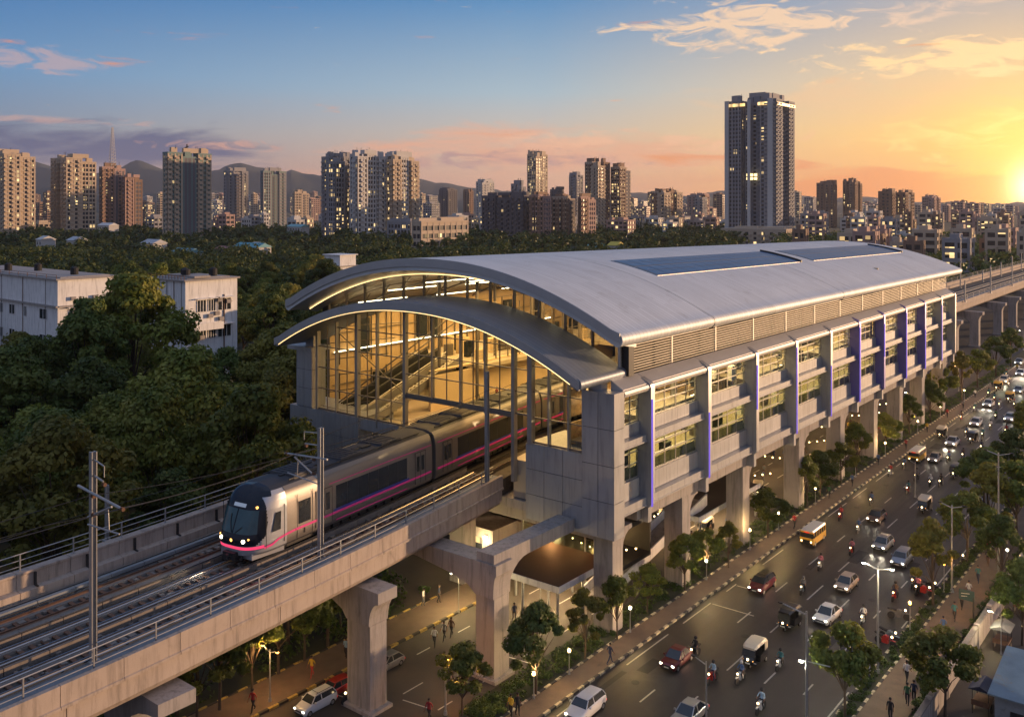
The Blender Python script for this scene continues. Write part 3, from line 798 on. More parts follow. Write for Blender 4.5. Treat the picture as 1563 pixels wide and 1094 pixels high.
for k in range(30):
    y = 75 + k * 2.6
    for z0, z1 in ((14, 17.6), (18.6, 24.5)):
        b.box(-86.55, -86.4, y, y + .1, z0, z1)
        if q_.random() < .4: b.box(-86.5, -86.3, y + .3, y + 2.2, z0 + 1 + q_.random(), z1 - .6, 1)
for z in (16.2, 20.0, 22.4, 24.4): b.box(-86.55, -86.4, 74, 150, z, z + .08)
for x, y0, y1, z0, z1 in ((-74.6, 88, 148, 18.6, 25.5), (-66.5, 113, 148, 18.5, 27)):
    y = y0
    while y < y1: b.box(x - .06, x + .06, y - .06, y + .06, z0, z1); y += 2.4
    for z in (z0 + 2.2, z0 + 3.6, z0 + 5.2): b.box(x - .04, x + .04, y0, y1, z - .05, z + .05)
for k in range(26):
    x = q_.choice([-84, -82, -79, -76.6]) + q_.uniform(-.6, .6); y = q_.uniform(88, 112); b.box(x, x + q_.uniform(.3, 1.4), y, y + q_.uniform(.3, 1.5), 18.5, 18.5 + q_.uniform(.9, 2.6), q_.choice([0, 1, 2]))
bld(b, 'interior_frames', [M['frame'], M['darkglass'], M['cream']])
b = MB()
for x0, y0, x1, y1, z in ((-74.4, 70, -70.5, 70, 13.9), (-70.4, 69.6, -70.4, 180, 13.9), (-74.8, 86, -74.8, 112, 18.6), (-74.8, 112.1, -46.2, 112.1, 18.5), (-83, 69.6, -77, 69.6, 13.9), (-52.0, 70, -46.6, 70, 13.9)):
    n = max(2, int(math.hypot(x1 - x0, y1 - y0) / 2.2))
    for i in range(n + 1):
        x = x0 + (x1 - x0) * i / n; y = y0 + (y1 - y0) * i / n; b.cyl((x, y, z), (x, y, z + 1.1), .035, n=5)
    for h in (.35, .72, 1.1): b.cyl((x0, y0, z + h), (x1, y1, z + h), .03, n=5)
bld(b, 'platform_railing', M['galv'])
# glazed screens inside
b = MB()
for y, x0, x1, z0, z1 in ((126, -86, -47, 18.5, 26), (112.3, -60, -46.5, 19.5, 24)):
    x = x0
    while x <= x1: b.box(x - .07, x + .07, y - .07, y + .07, z0, min(z1, rh(x, y) - 1.5)); x += 2.1
    for z in (z0 + .1, z0 + 2.4, z0 + 4.4): b.box(x0, x1, y - .05, y + .05, z - .06, z + .06)
for x in (-76.5, -70.5, -58, -49.5):
    for k in range(10):
        y = 82 + k * 10.5; b.cyl((x, y, 13.9 if x != -76.5 else 18.5), (x, y, rh(x, y) - 1.4), .2, n=8)
for k in range(11):
    y = 78 + k * 10.5
    for i in range(12):
        x = -86 + 41.5 * i / 12; x2 = x + 41.5 / 12; b.beam((x, y, rh(x, y) - 2.4), (x2, y, rh(x2, y) - 2.4), .16); b.beam((x, y, rh(x, y) - 2.4), ((x + x2) / 2, y, rh((x + x2) / 2, y) - 1.4), .09)
bld(b, 'roof_trusses', M['frame'])
b = MB()
for x in (-83, -78, -72, -66, -60, -54, -49):
    for k in range(8):
        y = 75 + k * 13.5; b.box(x - .09, x + .09, y, y + 8, rh(x, y) - 2.75, rh(x, y) - 2.65)
b.box(-86.3, -86.2, 74, 118, 20.2, 20.3)
bld(b, 'tube_lights', M['tube'])
b = MB(); random.seed(5)
for k in range(40):
    x = random.choice([-84, -79, -66, -58, -52, -49]); x += random.uniform(-1, 1); y = random.uniform(113, 148); b.box(x, x + random.uniform(.3, 1.8), y, y + .8, 18.45, 18.45 + random.uniform(.8, 2.6), k % 4)
bld(b, 'kiosks', [M['cream'], M['frame'], M['darkglass'], mat('red_panel', (.35, .04, .03))])
b = MB()
for x, y in ((-58.5, 113), (-57.4, 113.6)): b.ball((x, y, 20.6), .9, 8); b.ball((x + .7, y, 19.6), .7, 8)
bld(b, 'red_decoration', mat('red_bunting', (.4, .03, .03), amt=.6, scale=4))
for i, (x, y, z, w, l, p) in enumerate(((-80, 92, 25.5, 9, 34, 5000), (-64, 92, 28.0, 12, 34, 7500), (-50, 92, 25.5, 6, 34, 4200), (-64, 135, 27.5, 30, 30, 9500), (-64, 172, 26.5, 30, 24, 1500))):
    light('ceiling_light', 'AREA', (x, y, z), p, (1, .58, .19), ST, w, (0, 0, 0), l)

# ---- long side facade
finy = [74.55, 86.0, 97.6, 109.1, 120.8, 132.1, 143.2, 154.5, 165.4, 176.1, 185.6]
edges = [69.95] + finy
XW = -44.35
brk = random.Random(3)
M['room'] = mat('room_wall', (.30, .19, .09), .7, 0, 1.4, .7, dirt=((.06, .045, .03), .5, 1.5))
for i, (a, c) in enumerate(zip(edges, edges[1:])):
    ya = a + (.35 if i else 0); yc = c - .35
    # rounded top beam, sloping lean-to roof
    b = MB(); pr_ = [(-44.5, 20.95), (-43.25, 20.95), (-43.05, 21.05), (-42.98, 21.3), (-43.08, 21.52), (-43.3, 21.62), (-44.4, 22.3), (-44.5, 22.3)]
    b.prism(pr_, (a + .02 if i else 69.95), c - .02); bld(b, 'top_beam', M['silver'], 40)
    b = MB(); b.add([(-43.25, a + .04, 21.66), (-44.55, a + .04, 22.42), (-44.55, c - .04, 22.42), (-43.25, c - .04, 21.66), (-43.25, a + .04, 21.6), (-44.55, a + .04, 22.3), (-44.55, c - .04, 22.3), (-43.25, c - .04, 21.6)],
                    [(0, 1, 2, 3), (0, 3, 7, 4), (0, 4, 5, 1), (3, 2, 6, 7)]); bld(b, 'lean_to_roof', M['silver'])
    for z0, z1, nm, gk in ((18.1, 20.95, 'window', 'glass'), (12.95, 16.3, 'window', 'glassg')):
        w = MB(); w.box(XW + .02, XW + .04, ya, yc, z0, z1); wo_ = bld(w, nm, M[gk])
        f = MB(); n = 5 if i else 3
        for k in range(n + 1):
            y = ya + (yc - ya) * k / n; f.box(XW, XW + .1, y - .04, y + .04, z0, z1)
        for z in ((z0 + .06), z0 + (z1 - z0) * .42, z0 + (z1 - z0) * .74 if z0 < 15 else z0 + (z1 - z0) * .7, z1 - .05): f.box(XW + .002, XW + (.22 if (z0 < 15 and z0 + .2 < z < z1 - .3) else .12), ya, yc, z - .045, z + .045)
        bld(f, 'window_frame', M['framel'], parent=wo_)
    for z0, z1 in ((16.95, 18.1), (11.25, 12.95)):
        n = 5 if i else 3
        for k in range(n):
            y = ya + (yc - ya) * k / n; y2 = ya + (yc - ya) * (k + 1) / n
            b = MB(); b.box(XW - .1, XW + .3, y + .012, y2 - .012, z0 + .01, z1); bld(b, 'spandrel_panel', M['panel'])
    for z0, z1 in ((16.3, 16.95), (10.45, 11.25)):
        b = MB(); b.box(XW - .1, -43.35, ya, yc, z0 + .12, z1 - .02); b.box(XW - .1, -43.25, ya, yc, z0, z0 + .12); bld(b, 'ledge', M['panel'])
    # inside: lit back wall and things by the window
    b = MB(); b.box(-49.2, -49.0, a + .3, c - .3, 13.9, 17.9, 4); b.box(-49.2, -49, a + .3, c - .3, 18.46, 21, 4)
    b.box(-49, -44.6, a + .1, c - .1, 16.2, 16.4, 1) if i % 2 == 0 else b.box(-49, -44.6, a + .1, c - .1, 17.95, 18.4, 1)
    for k in range(16):
        y = brk.uniform(a + .5, c - 1.2); x = brk.uniform(-48.5, -45.2); z = brk.choice([13.9, 11.5, 18.45, 16.4]); b.box(x, x + brk.uniform(.1, .8), y, y + brk.uniform(.2, 1.3), z, z + brk.uniform(.6, 2.2), brk.choice([1, 2, 3, 1]))
    for k in range(5):
        y = brk.uniform(a + .5, c - .5); b.beam((-46, y, brk.uniform(13.9, 18)), (-46.5, y + brk.uniform(-2, 2), brk.uniform(16, 21)), .07, mi=1)
    bld(b, 'room_interior', [M['cream'], M['frame'], M['darkglass'], M['white'], M['room']])
    b = MB()
    for z in (20.7, 15.95, 17.7):
        for k in range(2):
            y = a + 2 + k * 4.5; b.box(-46.6, -46.5, y, min(y + 2.2, c - .5), z, z + .06)
    bld(b, 'tube_lights', M['tube'])
light('window_light', 'AREA', (-46.4, 127, 20.8), 6000, (1, .64, .26), ST, 2.5, (0, 0, 0), 112)
light('window_light', 'AREA', (-46.4, 127, 16.15), 4600, (1, .68, .30), ST, 2.5, (0, 0, 0), 112)
for i, y in enumerate(finy):
    b = MB()
    prf = [(-44.5, 10.3), (-43.15, 10.3), (-42.88, 10.6), (-42.88, 21.2), (-42.98, 21.55), (-43.25, 21.78), (-44.0, 22.1), (-44.5, 22.1)]
    b.prism(prf, y - .34, y + .34)
    f_ = bld(b, 'fin', M['fin_led_wash'] if i in (5, 6, 7, 8) else M['panel'], 30)
    s = MB(); z0, z1 = ((10.4, 20.8) if i in (3, 5, 7) else (15.3, 20.2) if i in (2, 6) else (10.4, 17.0) if i in (1, 4, 8) else (10.4, 20.2))
    if i not in (10,):
        s.box(-42.9, -42.84, y - .3, y - .04, z0, z1)
        bld(s, 'violet_led_line', M['violet'], parent=f_)
    s = MB(); s.box(-44.2, -43.2, y - .3, y + .3, 8.9, 10.28); bld(s, 'fin_foot', M['panel'])
# louvred clerestory
M['lou_back'] = mat('clerestory_lit_mottle', (.05, .04, .03), .7, 0, 1.3, .9, dirt=((.34, .24, .12), .60, .8))  # dim interior with warm lit pieces, painted as blotches in the colour
for i in range(12):
    a = 72.2 + i * (187.2 - 72.2) / 12; c = a + 115 / 12
    b = MB(); xL = -45.0
    for k in range(11):
        z = 22.45 + k * .25; b.box(xL - .09, xL + .09, a + .1, c - .1, z - .03, z + .03)
    bld(b, 'louvre', M['framel'])
    b = MB(); b.box(xL - .12, xL + .12, a - .1, a + .1, 22.2, 25.9); b.box(xL - .1, xL + .14, a, c, 25.15, 25.3)
    bld(b, 'louvre_post', M['silver'])
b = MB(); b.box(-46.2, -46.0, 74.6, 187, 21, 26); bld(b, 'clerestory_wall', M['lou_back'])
b = MB(); b.box(-86.8, -45.2, 186.2, 186.4, 10.4, 18); bld(b, 'far_end_wall', M['panel'])
# columns under the station
coly = [69.6, 82.4, 96.4, 112.7, 127.6, 142.0, 154.9, 167.7, 181.5]
for y in coly:
    for x in (-46.1, -63.5, -81):
        b = MB(); w = 2.0
        prof = [(y, -.1), (y + 1.7, -.1), (y + 1.7, 7.2)] + [(y + 1.7 + 1.6 * (1 - cos(t * pi / 8)), 7.2 + 1.5 * sin(t * pi / 8)) for t in range(1, 5)] + [(y + 3.3, 9.08), (y, 9.08)]
        b.prism(prof, x, x + w, axis='x'); bld(b, 'column', M['concrete_grey'])
    b = MB(); b.box(-84, -44.2, y + .1, y + 1.6, 8.0, 9.07); bld(b, 'cross_beam', M['concrete_grey'])
# ------------------------------------------------------------------ metro train
M['steel'] = mat('brushed_steel', (0.23, 0.21, 0.195), 0.46, 0.6, 0.5, 0.15, stretch=(1, .2, 3))
M['trainwhite'] = mat('train_white', (0.46, 0.47, 0.50), 0.3, 0.35, 0.5, 0.06)
M['trainroof'] = mat('train_roof', (0.045, 0.045, 0.05), 0.5, 0.4, 0.8, 0.35)
M['mask'] = mat('train_mask', (0.008, 0.012, 0.022), 0.22, 0.0, 1, 0.1, spec=.35)
M['pink'] = mat('pink_stripe', (0.62, 0.03, 0.20), 0.4, 0, 1, 0.05, emis=(.8, .05, .3), es=.06)
M['blue'] = mat('blue_stripe', (0.05, 0.06, 0.30), 0.4, 0, 1, 0.1)
M['winblue'] = mat('windscreen', (0.035, 0.085, 0.10), 0.12, 0, 0.9, 0.6, spec=.5)
M['head'] = emit('headlight', (1, .86, .6), 6)
M['amber'] = emit('amber_light', (1, .45, .1), 3)
TR = root('metro_train', (xe(50.5) - 6.4, 50.5, 12.3), 'silver metro train with black nose, pink stripe and lit headlights entering the station', 'train')
HW = 2.1
def prof(n=9):       # right half outline from skirt to roof crest: (half width, z above rail)
    pts = [(1.95, .62), (2.06, .8), (2.1, 1.3), (2.1, 2.6), (2.08, 3.5), (2.0, 4.0), (1.86, 4.38), (1.6, 4.62), (1.1, 4.80), (0, 4.9)]
    return pts
def car(y0, y1, nose):
    x0, x1 = xe(y0) - 6.4, xe(y1) - 6.4
    L = math.hypot(x1 - x0, y1 - y0); rz = math.atan2(-(x1 - x0), (y1 - y0))
    car_ = bpy.data.objects.new('train_car', None); COL.objects.link(car_); car_.parent = TR
    car_.location = Vector((x0, y0, 12.3)) - Vector(TR.location); car_.rotation_euler = (0, 0, rz); car_.scale = (1.03, 1, 1.05)
    def pb(b, name, m_, smooth=False, par=None):
        o = b.build(name, m_, par or car_, smooth=smooth); return o
    pr_ = prof(); ring = [(w, z) for w, z in pr_] + [(-w, z) for w, z in reversed(pr_[:-1])]
    ys = 3.4 if nose else 0
    b = MB(); N = len(ring)
    b.loft([[(w, y, z) for w, z in ring] for y in (ys, L)], mfn=lambda i, k: 1 if (k >= 7 and k <= 10) else 0)
    pb(b, 'car_body', [M['steel'], M['trainroof']], 30)
    b = MB()
    for s in (-1, 1):
        b.loft([[(s * 1.88, y, 4.40), (s * 1.62, y, 4.645), (s * 1.58, y, 4.63), (s * 1.84, y, 4.38)] for y in (ys, L)])
    pb(b, 'cant_rail', M['steel'])
    b = MB(); b.box(-1.6, 1.6, ys + .2, L - .2, .25, .75)
    for yb in ((4.2, 6.6, L - 6.2, L - 3.8) if nose else (3.2, 5.6, L - 5.6, L - 3.2)):
        for s in (-1, 1): b.cyl((s * .85, yb, .42), (s * 1.15, yb, .42), .42, n=14)
        b.box(-1.3, 1.3, yb - .8, yb + .8, .35, .6)
    for k in range(9): b.box(-1.85, 1.85, 8 + k * 1.1 - .4, 8 + k * 1.1 + .4, .3, .7) if 8 + k < L - 5 else None
    pb(b, 'underframe', M['dark'])
    def panel(name, s, ya, yb, za, zb, m_, off=.012, th=.02, par=None):
        b = MB(); x = s * (HW + off); b.box(x - s * th, x, ya, yb, za, zb); return pb(b, name, m_, par=par)
    for s in (1, -1):
        dws = [(6.5, 8.3), (L - 2.6, L - 1.1)] if nose else [(1.2, 2.7), (L - 2.9, L - 1.3)]
        for ya, yb in dws:
            d = panel('door', s, ya, yb, .95, 3.55, M['steel'], .03, .05)
            for q in (0, 1):
                yc = ya + (yb - ya) * (.27 + .46 * q); panel('door_window', s, yc - .2, yc + .2, 1.95, 3.2, M['darkglass'], .04, .02, d)
            f = MB(); x = s * 2.135
            for yy in (ya, (ya + yb) / 2, yb): f.box(x, x + s * .01, yy - .02, yy + .02, .95, 3.55)
            f.box(x, x + s * .01, ya, yb, 3.53, 3.58); pb(f, 'door_seal', M['dark'], par=d)
        wa, wb = (dws[0][1] + .5, dws[1][0] - 1.2) if nose else (dws[0][1] + 1.1, dws[1][0] - 1.3)
        b = MB(); x = s * (HW + .012)
        b.box(x - s * .03, x, wa, wb, 1.75, 3.45)
        pb(b, 'window_band', M['darkglass'])
        b = MB()
        for k in range(1, 7): yy = wa + (wb - wa) * k / 7; b.box(x, x + s * .006, yy - .025, yy + .025, 1.75, 3.45)
        pb(b, 'window_divider', M['dark'])
        panel('stripe', s, wa - .3, wb + .3, 1.56, 1.74, M['blue'])
        panel('stripe', s, (4.3 if nose else .3), L - .2, 1.40, 1.555, M['pink'], .044, .06)
        panel('stripe', s, wa, wb, .86, .93, M['pink'])
        panel('stripe', s, (8 if nose else .3), L - .2, 3.72, 3.78, M['pink'])
        if nose:
            panel('window', s, 4.6, 5.9, 1.75, 3.35, M['darkglass'], .02)
            b = MB(); b.box(s * 2.1, s * 2.115, 4.45, 4.49, .7, 3.9); b.box(s * 2.1, s * 2.115, 6.1, 6.14, .7, 3.9); b.box(s * 2.1, s * 2.14, 5.2, 5.3, 1.0, 1.35); pb(b, 'panel_joint', M['dark'])
    rnd_ = random.Random(int(y0))
    b = MB()
    for k in range(3 if nose else 4):
        ya = (5.0 if nose else 2) + k * (L - 6) / (3 if nose else 4)
        b.loft([[(-1.35, ya, 4.7), (1.35, ya, 4.7), (1.2, ya + .1, 4.98), (-1.2, ya + .1, 4.98)], [(-1.35, ya + 2.8, 4.7), (1.35, ya + 2.8, 4.7), (1.2, ya + 2.7, 4.98), (-1.2, ya + 2.7, 4.98)]])
        for q in range(5): b.box(-1, 1, ya + .4 + q * .45, ya + .6 + q * .45, 4.98, 5.02)
    pb(b, 'roof_unit', M['trainroof'])
    b = MB()
    for k in range(10):
        ya = rnd_.uniform(4.6 if nose else 1, L - 2); xa = rnd_.uniform(-1.2, .6); b.box(xa, xa + rnd_.uniform(.2, .8), ya, ya + rnd_.uniform(.3, 1.6), 4.72, 4.96)
    b.beam((-1.3, ys + 1, 4.84), (-1.3, L - 1, 4.84), .08); b.beam((1.3, ys + 1, 4.84), (1.3, L - 1, 4.84), .08)
    pb(b, 'roof_equipment', M['dark'])
    if not nose:
        b = MB(); b.box(-1.75, 1.75, -.35, 0.02, .7, 4.5); pb(b, 'gangway', M['dark'])
        return
    b = MB(); b.box(-1.75, 1.75, L - .02, L + .1, .7, 4.5); pb(b, 'gangway', M['dark'])
    # nose
    Ln = 3.4; p = 3.2
    def nz(v):      # v 0..1 along the outline
        q = v * (len(pr_) - 1); i = min(int(q), len(pr_) - 2); t = q - i
        return (pr_[i][0] + (pr_[i + 1][0] - pr_[i][0]) * t, pr_[i][1] + (pr_[i + 1][1] - pr_[i][1]) * t)
    def nf(z):
        if z < 1.3: return .22 * (1.3 - z)
        return 0.05 * (z - 1.3) + .36 * max(0, z - 1.7) + (.45 * max(0, z - 3.6) ** 2.0 if z > 3.6 else 0)
    def npt(a, v, off=0.0):
        w, z = nz(v); f = nf(z); ca, sa_ = abs(cos(a)), sin(a)
        x = (w + off) * math.copysign(abs(sa_) ** (2 / p), sa_) ; y = f - off + (Ln - f) * (1 - ca ** (2 / p))
        return (x, y, z + (off if v > .85 else 0))
    NU, NV = 96, 110; vs = [k / NV for k in range(NV + 1)]; As = [-pi / 2 + pi * k / NU for k in range(NU + 1)]
    def zone(a, v):
        w, z = nz(v); x, y, zz = npt(a, v); fr = abs(x) / max(w, .01)
        lim = .93 - .16 * max(0, (1.75 - z) / .7)
        if z > 1.28 and fr < lim and y < 1.6 + (1.2 if z > 4.3 else 0): return 1
        if z > 4.6: return 2
        if z > 4.3 and fr < .8: return 1
        if 1.02 < z < 1.26 and y < 1.3: return 3
        return 0
    b = MB(); rows = [[npt(a, v) for a in As] for v in vs]
    b.loft(rows, close=False, caps=False, mfn=lambda i, k: zone((As[k] + As[k + 1]) / 2, (vs[i] + vs[i + 1]) / 2))
    b.add([rows[0][k] for k in range(NU + 1)], [tuple(range(NU + 1))], 0)
    o = pb(b, 'nose', [M['trainwhite'], M['mask'], M['trainroof'], emit('nose_glow_strip', (1, .06, .16), .9)], 40)
    def sy(x, z):
        v = next(k / 400 for k in range(401) if nz(k / 400)[1] >= z); w = nz(v)[0]; f = nf(z); sa_ = (abs(x) / w) ** (p / 2)
        return f + (Ln - f) * (1 - sqrt(1 - sa_ * sa_) ** (2 / p))
    def patch(name, x0, x1, z0, z1, m_, off=.03, par=o, taper=0.0):
        b = MB(); rows = []
        import bisect
        for j in range(7):
            z = z0 + (z1 - z0) * j / 6
            v = next(k / 400 for k in range(401) if nz(k / 400)[1] >= z); w = nz(v)[0]; row = []
            for i in range(9):
                x = x0 + (x1 - x0) * i / 8; x *= (1 - taper * (z - z0) / (z1 - z0))
                s_ = max(-.999, min(.999, x / w)); sa_ = math.copysign(abs(s_) ** (p / 2), s_); ca = sqrt(1 - sa_ * sa_)
                f = nf(z); row.append((x, f - off + (Ln - f) * (1 - ca ** (2 / p)), z))
            rows.append(row)
        b.loft(rows, close=False, caps=False); return pb(b, name, m_, 40, par)
    patch('windscreen', -1.72, -.06, 2.05, 3.55, M['winblue'], taper=.08)
    patch('windscreen', .06, 1.72, 2.05, 3.55, M['winblue'], taper=.08)
    patch('destination_board', -.55, .6, 3.68, 3.9, mat('destination_board', (.12, .15, .2), .3, emis=(.5, .6, .8), es=.25))
    b = MB(); b.tube([(-.1, sy(.1, 2.1) - .06, 2.1), (-.4, sy(.4, 2.7) - .06, 2.7), (-.5, sy(.5, 3.2) - .06, 3.2)], .03); b.tube([(.25, sy(.25, 2.1) - .06, 2.1), (.75, sy(.75, 2.5) - .06, 2.5)], .03); pb(b, 'wiper', M['dark'], par=o)
    for s in (-1, 1):
        b = MB(); yy = sy(1.02, 1.6) - .05
        b.cyl((s * 1.05, yy, 1.62), (s * 1.05, yy + .25, 1.62), .125, n=14); pb(b, 'headlight', M['head'], par=o)
        b = MB(); b.cyl((s * 1.36, sy(1.36, 1.75) - .03, 1.75), (s * 1.36, 1, 1.75), .06, n=10); pb(b, 'marker_light', M['amber'], par=o)
        b = MB(); b.cyl((s * 1.4, sy(1.4, 3.72) - .04, 3.72), (s * 1.4, 1.6, 3.72), .09, n=10); pb(b, 'upper_light', M['amber'] if s > 0 else M['dark'], par=o)
        b = MB(); x = s * 2.06; b.add([(s * 2.112, 1.9, 1.95), (s * 2.112, 2.75, 1.95), (s * 2.105, 2.8, 3.2), (s * 2.105, 2.25, 3.2)], [(0, 1, 2, 3)])
        pb(b, 'cab_window', M['darkglass'], par=o)
        for yy in (1.3, 3.1): b = MB(); b.box(s * 2.09, s * 2.122, yy, yy + .035, 1.0, 3.6); pb(b, 'door_line', M['dark'], par=o)
        b = MB(); zz = [(1.12, 1.1), (1.9, 1.12), (2.5, 1.32), (3.3, 1.42), (4.4, 1.48)]
        for (ya, za), (yb, zb) in zip(zz, zz[1:]): b.add([(s * 2.118, ya, za - .08), (s * 2.118, yb, zb - .08), (s * 2.118, yb, zb + .08), (s * 2.118, ya, za + .08)], [(0, 1, 2, 3)])
        pb(b, 'stripe', M['pink'], par=o)
    b = MB(); b.box(-.55, .55, -.25, 1.6, .35, .85); b.cyl((0, -.5, .6), (0, .2, .6), .2, n=10); b.box(-.9, .9, .15, .3, .3, .6); pb(b, 'coupler', M['dark'], par=o)
    b = MB(); b.loft([[(-1.5, .55, .3), (1.5, .55, .3), (1.5, .5, .7), (-1.5, .5, .7)], [(-1.9, 3.3, .3), (1.9, 3.3, .3), (1.9, 3.3, .75), (-1.9, 3.3, .75)]]); pb(b, 'apron', M['trainwhite'], par=o)
    b = MB(); b.ball((0, .02, 1.6), .12, 8, sc3=(1, .3, 1)); pb(b, 'badge', M['amber'], par=o)
car(39.5, 61.1, True)
for k in range(4): car(61.6 + 21.3 * k, 61.6 + 21.3 * k + 20.8, False)
light('headlight_beam', 'SPOT', (xe(39) - 6.4, 39.2, 14.0), 400, (1, .85, .6), TR, .2, (radians(78), 0, pi), spot=radians(80))

# ------------------------------------------------------------------ overhead line
def mast(x, y, h0, h1, label, arms=1, w=.3, side=-1):
    r = root('catenary_mast', (x, y, h0), label, 'mast', 'overhead line masts along the viaduct'); H_ = h1 - h0
    b = MB(); b.box(-w, w, -w, -w + .06, 0, H_); b.box(-w, w, w - .06, w, 0, H_); b.box(-.05, .05, -w + .06, w - .06, 0, H_); b.box(-w - .15, w + .15, -w - .15, w + .15, -.05, .1)
    b.build('pole', M['galv'], r)
    if not arms: return r
    s = side
    b = MB(); z = H_ - 2.6
    b.cyl((-s * 1.1, -.3, z + .55), (s * 3.7, -.3, z - .3 + .5), .075); b.cyl((0, -.3, z - 1.0), (s * 2.6, -.3, z + .1), .06); b.cyl((s * 2.2, -.3, z), (s * 2.3, -.3, z - 1.2), .04)
    b.cyl((0, -.3, z - 1.4), (s * 3.4, -.3, z - 1.2), .05)
    b.build('cantilever', M['galv'], r)
    b = MB(); b.cyl((0, .0, H_ - .4), (s * 1.6, -.2, H_ - .5), .04); b.cyl((0, 0, H_ - 1.3), (s * 1.5, -.2, H_ - 1.35), .05); b.cyl((s * 1.6, -.2, H_ - .5), (s * 1.6, -.2, H_ - 1.1), .03)
    b.build('bracket', M['galv'], r)
    b = MB()
    for p_ in ((s * .5, -.3, z + .28), (s * .5, -.3, z - .75), (s * 1.5, -.2, H_ - 1.5), (s * 3.6, -.3, z + .2)):
        for k in range(3): b.cyl((p_[0] + k * .09, p_[1], p_[2]), (p_[0] + k * .09 + .04, p_[1], p_[2]), .11, n=8)
    b.build('insulator', M['rust'], r)
    return r
mast(-51.0, 26.2, 12.3, 24.1, 'nearest and tallest grey steel catenary mast on the near side of the viaduct', 1, .16, 1)
mast(-52.9, 44.1, 12.3, 21.8, 'grey steel catenary mast standing in front of the first train car', 1, .165)
mast(-69.3, 36.7, 12.0, 16.3, 'thin short mast behind the far railing of the viaduct', 0, .12)
mast(-55.2, 65.6, 12.3, 22.6, 'catenary mast just outside the glazed station end', 0, .16)
places = [(1466, 362), (1473, 428), (1500, 412), (1512, 405), (1528, 400), (1545, 392), (1559, 385)]
for k, (px, py) in enumerate(places):
    x = -59.5 if k % 2 else -70.5; y, Z = ux(px, x)
    mast(x, y, 12.2, hz(py, Z), 'thin catenary mast on the far viaduct beyond the station, number %s from the roof' % ('one two three four five six seven'.split()[k]), 0, .16)
def wire(pts, label, r_=.03):
    b = MB(); L = []
    for a, c in zip(pts, pts[1:]):
        a, c = Vector(a), Vector(c)
        for i in range(8):
            t = i / 8; q = a.lerp(c, t); L.append(tuple(q - Vector((0, 0, .5 * 4 * t * (1 - t) * min(1, (c - a).length / 30)))))
    L.append(tuple(pts[-1])); b.tube(L, r_, 4); return tag(b.build('overhead_wire', M['dark'], fix=False), label, 'wire', 'overhead line wires')
wire([(-52, -6, 21.3), (-47.5, 25.9, 21.7), (-55.6, 44, 19.5), (xe(75) - 3, 75, 19.6)], 'upper wire strung between the two near masts')
wire([(xe(-6) - 6.4, -6, 18.6), (-56.5, 26, 18.8), (-58.4, 44, 18.1), (xe(78) - 6.4, 78, 18.0)], 'contact wire above the roof of the train', .018)
wire([(-63, -6, 17.2), (-65, 36.7, 16.1), (-70, 68, 17)], 'wire hanging above the far railing', .02)
wire([(-50.4, -6, 22.2), (-50.9, 26.0, 21.7), (-52.8, 44.0, 20.4), (-54.9, 66, 21)], 'feeder wire on the near side of the masts', .018)
wire([(-59.5, 190, 19), (-59.5, 260, 18.6), (-59.5, 330, 18.6), (-59.5, 420, 18.6)], 'wire above the far viaduct', .03)

# ------------------------------------------------------------------ vegetation
LQ = [(-.5, 0, 0), (0, -.32, .04), (.55, 0, 0), (0, .32, .04)]
def leaves(n, centers, rad, size, rng, flat=.75, up=.5):
    c = np.array(centers); k = rng.integers(0, len(c), n)
    d = rng.normal(size=(n, 3)); d /= np.linalg.norm(d, axis=1, keepdims=True)
    rr = np.array(rad)[k] * (0.55 + 0.5 * rng.random(n)) 
    p = c[k] + d * rr[:, None] * np.array([1, 1, flat])
    nrm = d + rng.normal(size=(n, 3)) * .55 + np.array([0, 0, up]); nrm /= np.linalg.norm(nrm, axis=1, keepdims=True)
    t = rng.normal(size=(n, 3)); t -= (t * nrm).sum(1, keepdims=True) * nrm; t /= np.linalg.norm(t, axis=1, keepdims=True)
    u = np.cross(nrm, t); s = size * (0.6 + .8 * rng.random(n))[:, None]
    q = np.stack([p - t * s * .55, p - u * s * .36 + nrm * s * .08, p + t * s * .6, p + u * s * .36 + nrm * s * .08], axis=1)
    return q.reshape(-1, 3)
def meshq(name, V, m_):
    n = len(V) // 4; me = bpy.data.meshes.new(name)
    me.vertices.add(len(V)); me.vertices.foreach_set('co', V.astype(np.float32).ravel())
    me.loops.add(4 * n); me.loops.foreach_set('vertex_index', np.arange(4 * n, dtype=np.int32))
    me.polygons.add(n); me.polygons.foreach_set('loop_start', np.arange(0, 4 * n, 4, dtype=np.int32))
    me.update(calc_edges=True); me.materials.append(m_); return me
def crown_centers(R, Ht, K, rng, z0, lob=.3):
    C_ = []; rad = []
    for i in range(K):
        a = rng.random() * 2 * pi; e = rng.random() ** .6
        zz = e * 2 - .75; rr = sqrt(max(0.05, 1 - min(1, abs(zz)) ** 2)) * (.35 + .6 * rng.random() ** .5)
        C_.append((R * rr * cos(a), R * rr * sin(a), z0 + Ht * .5 + zz * Ht * .5)); rad.append(R * lob * (.6 + .7 * rng.random()))
    return C_, rad
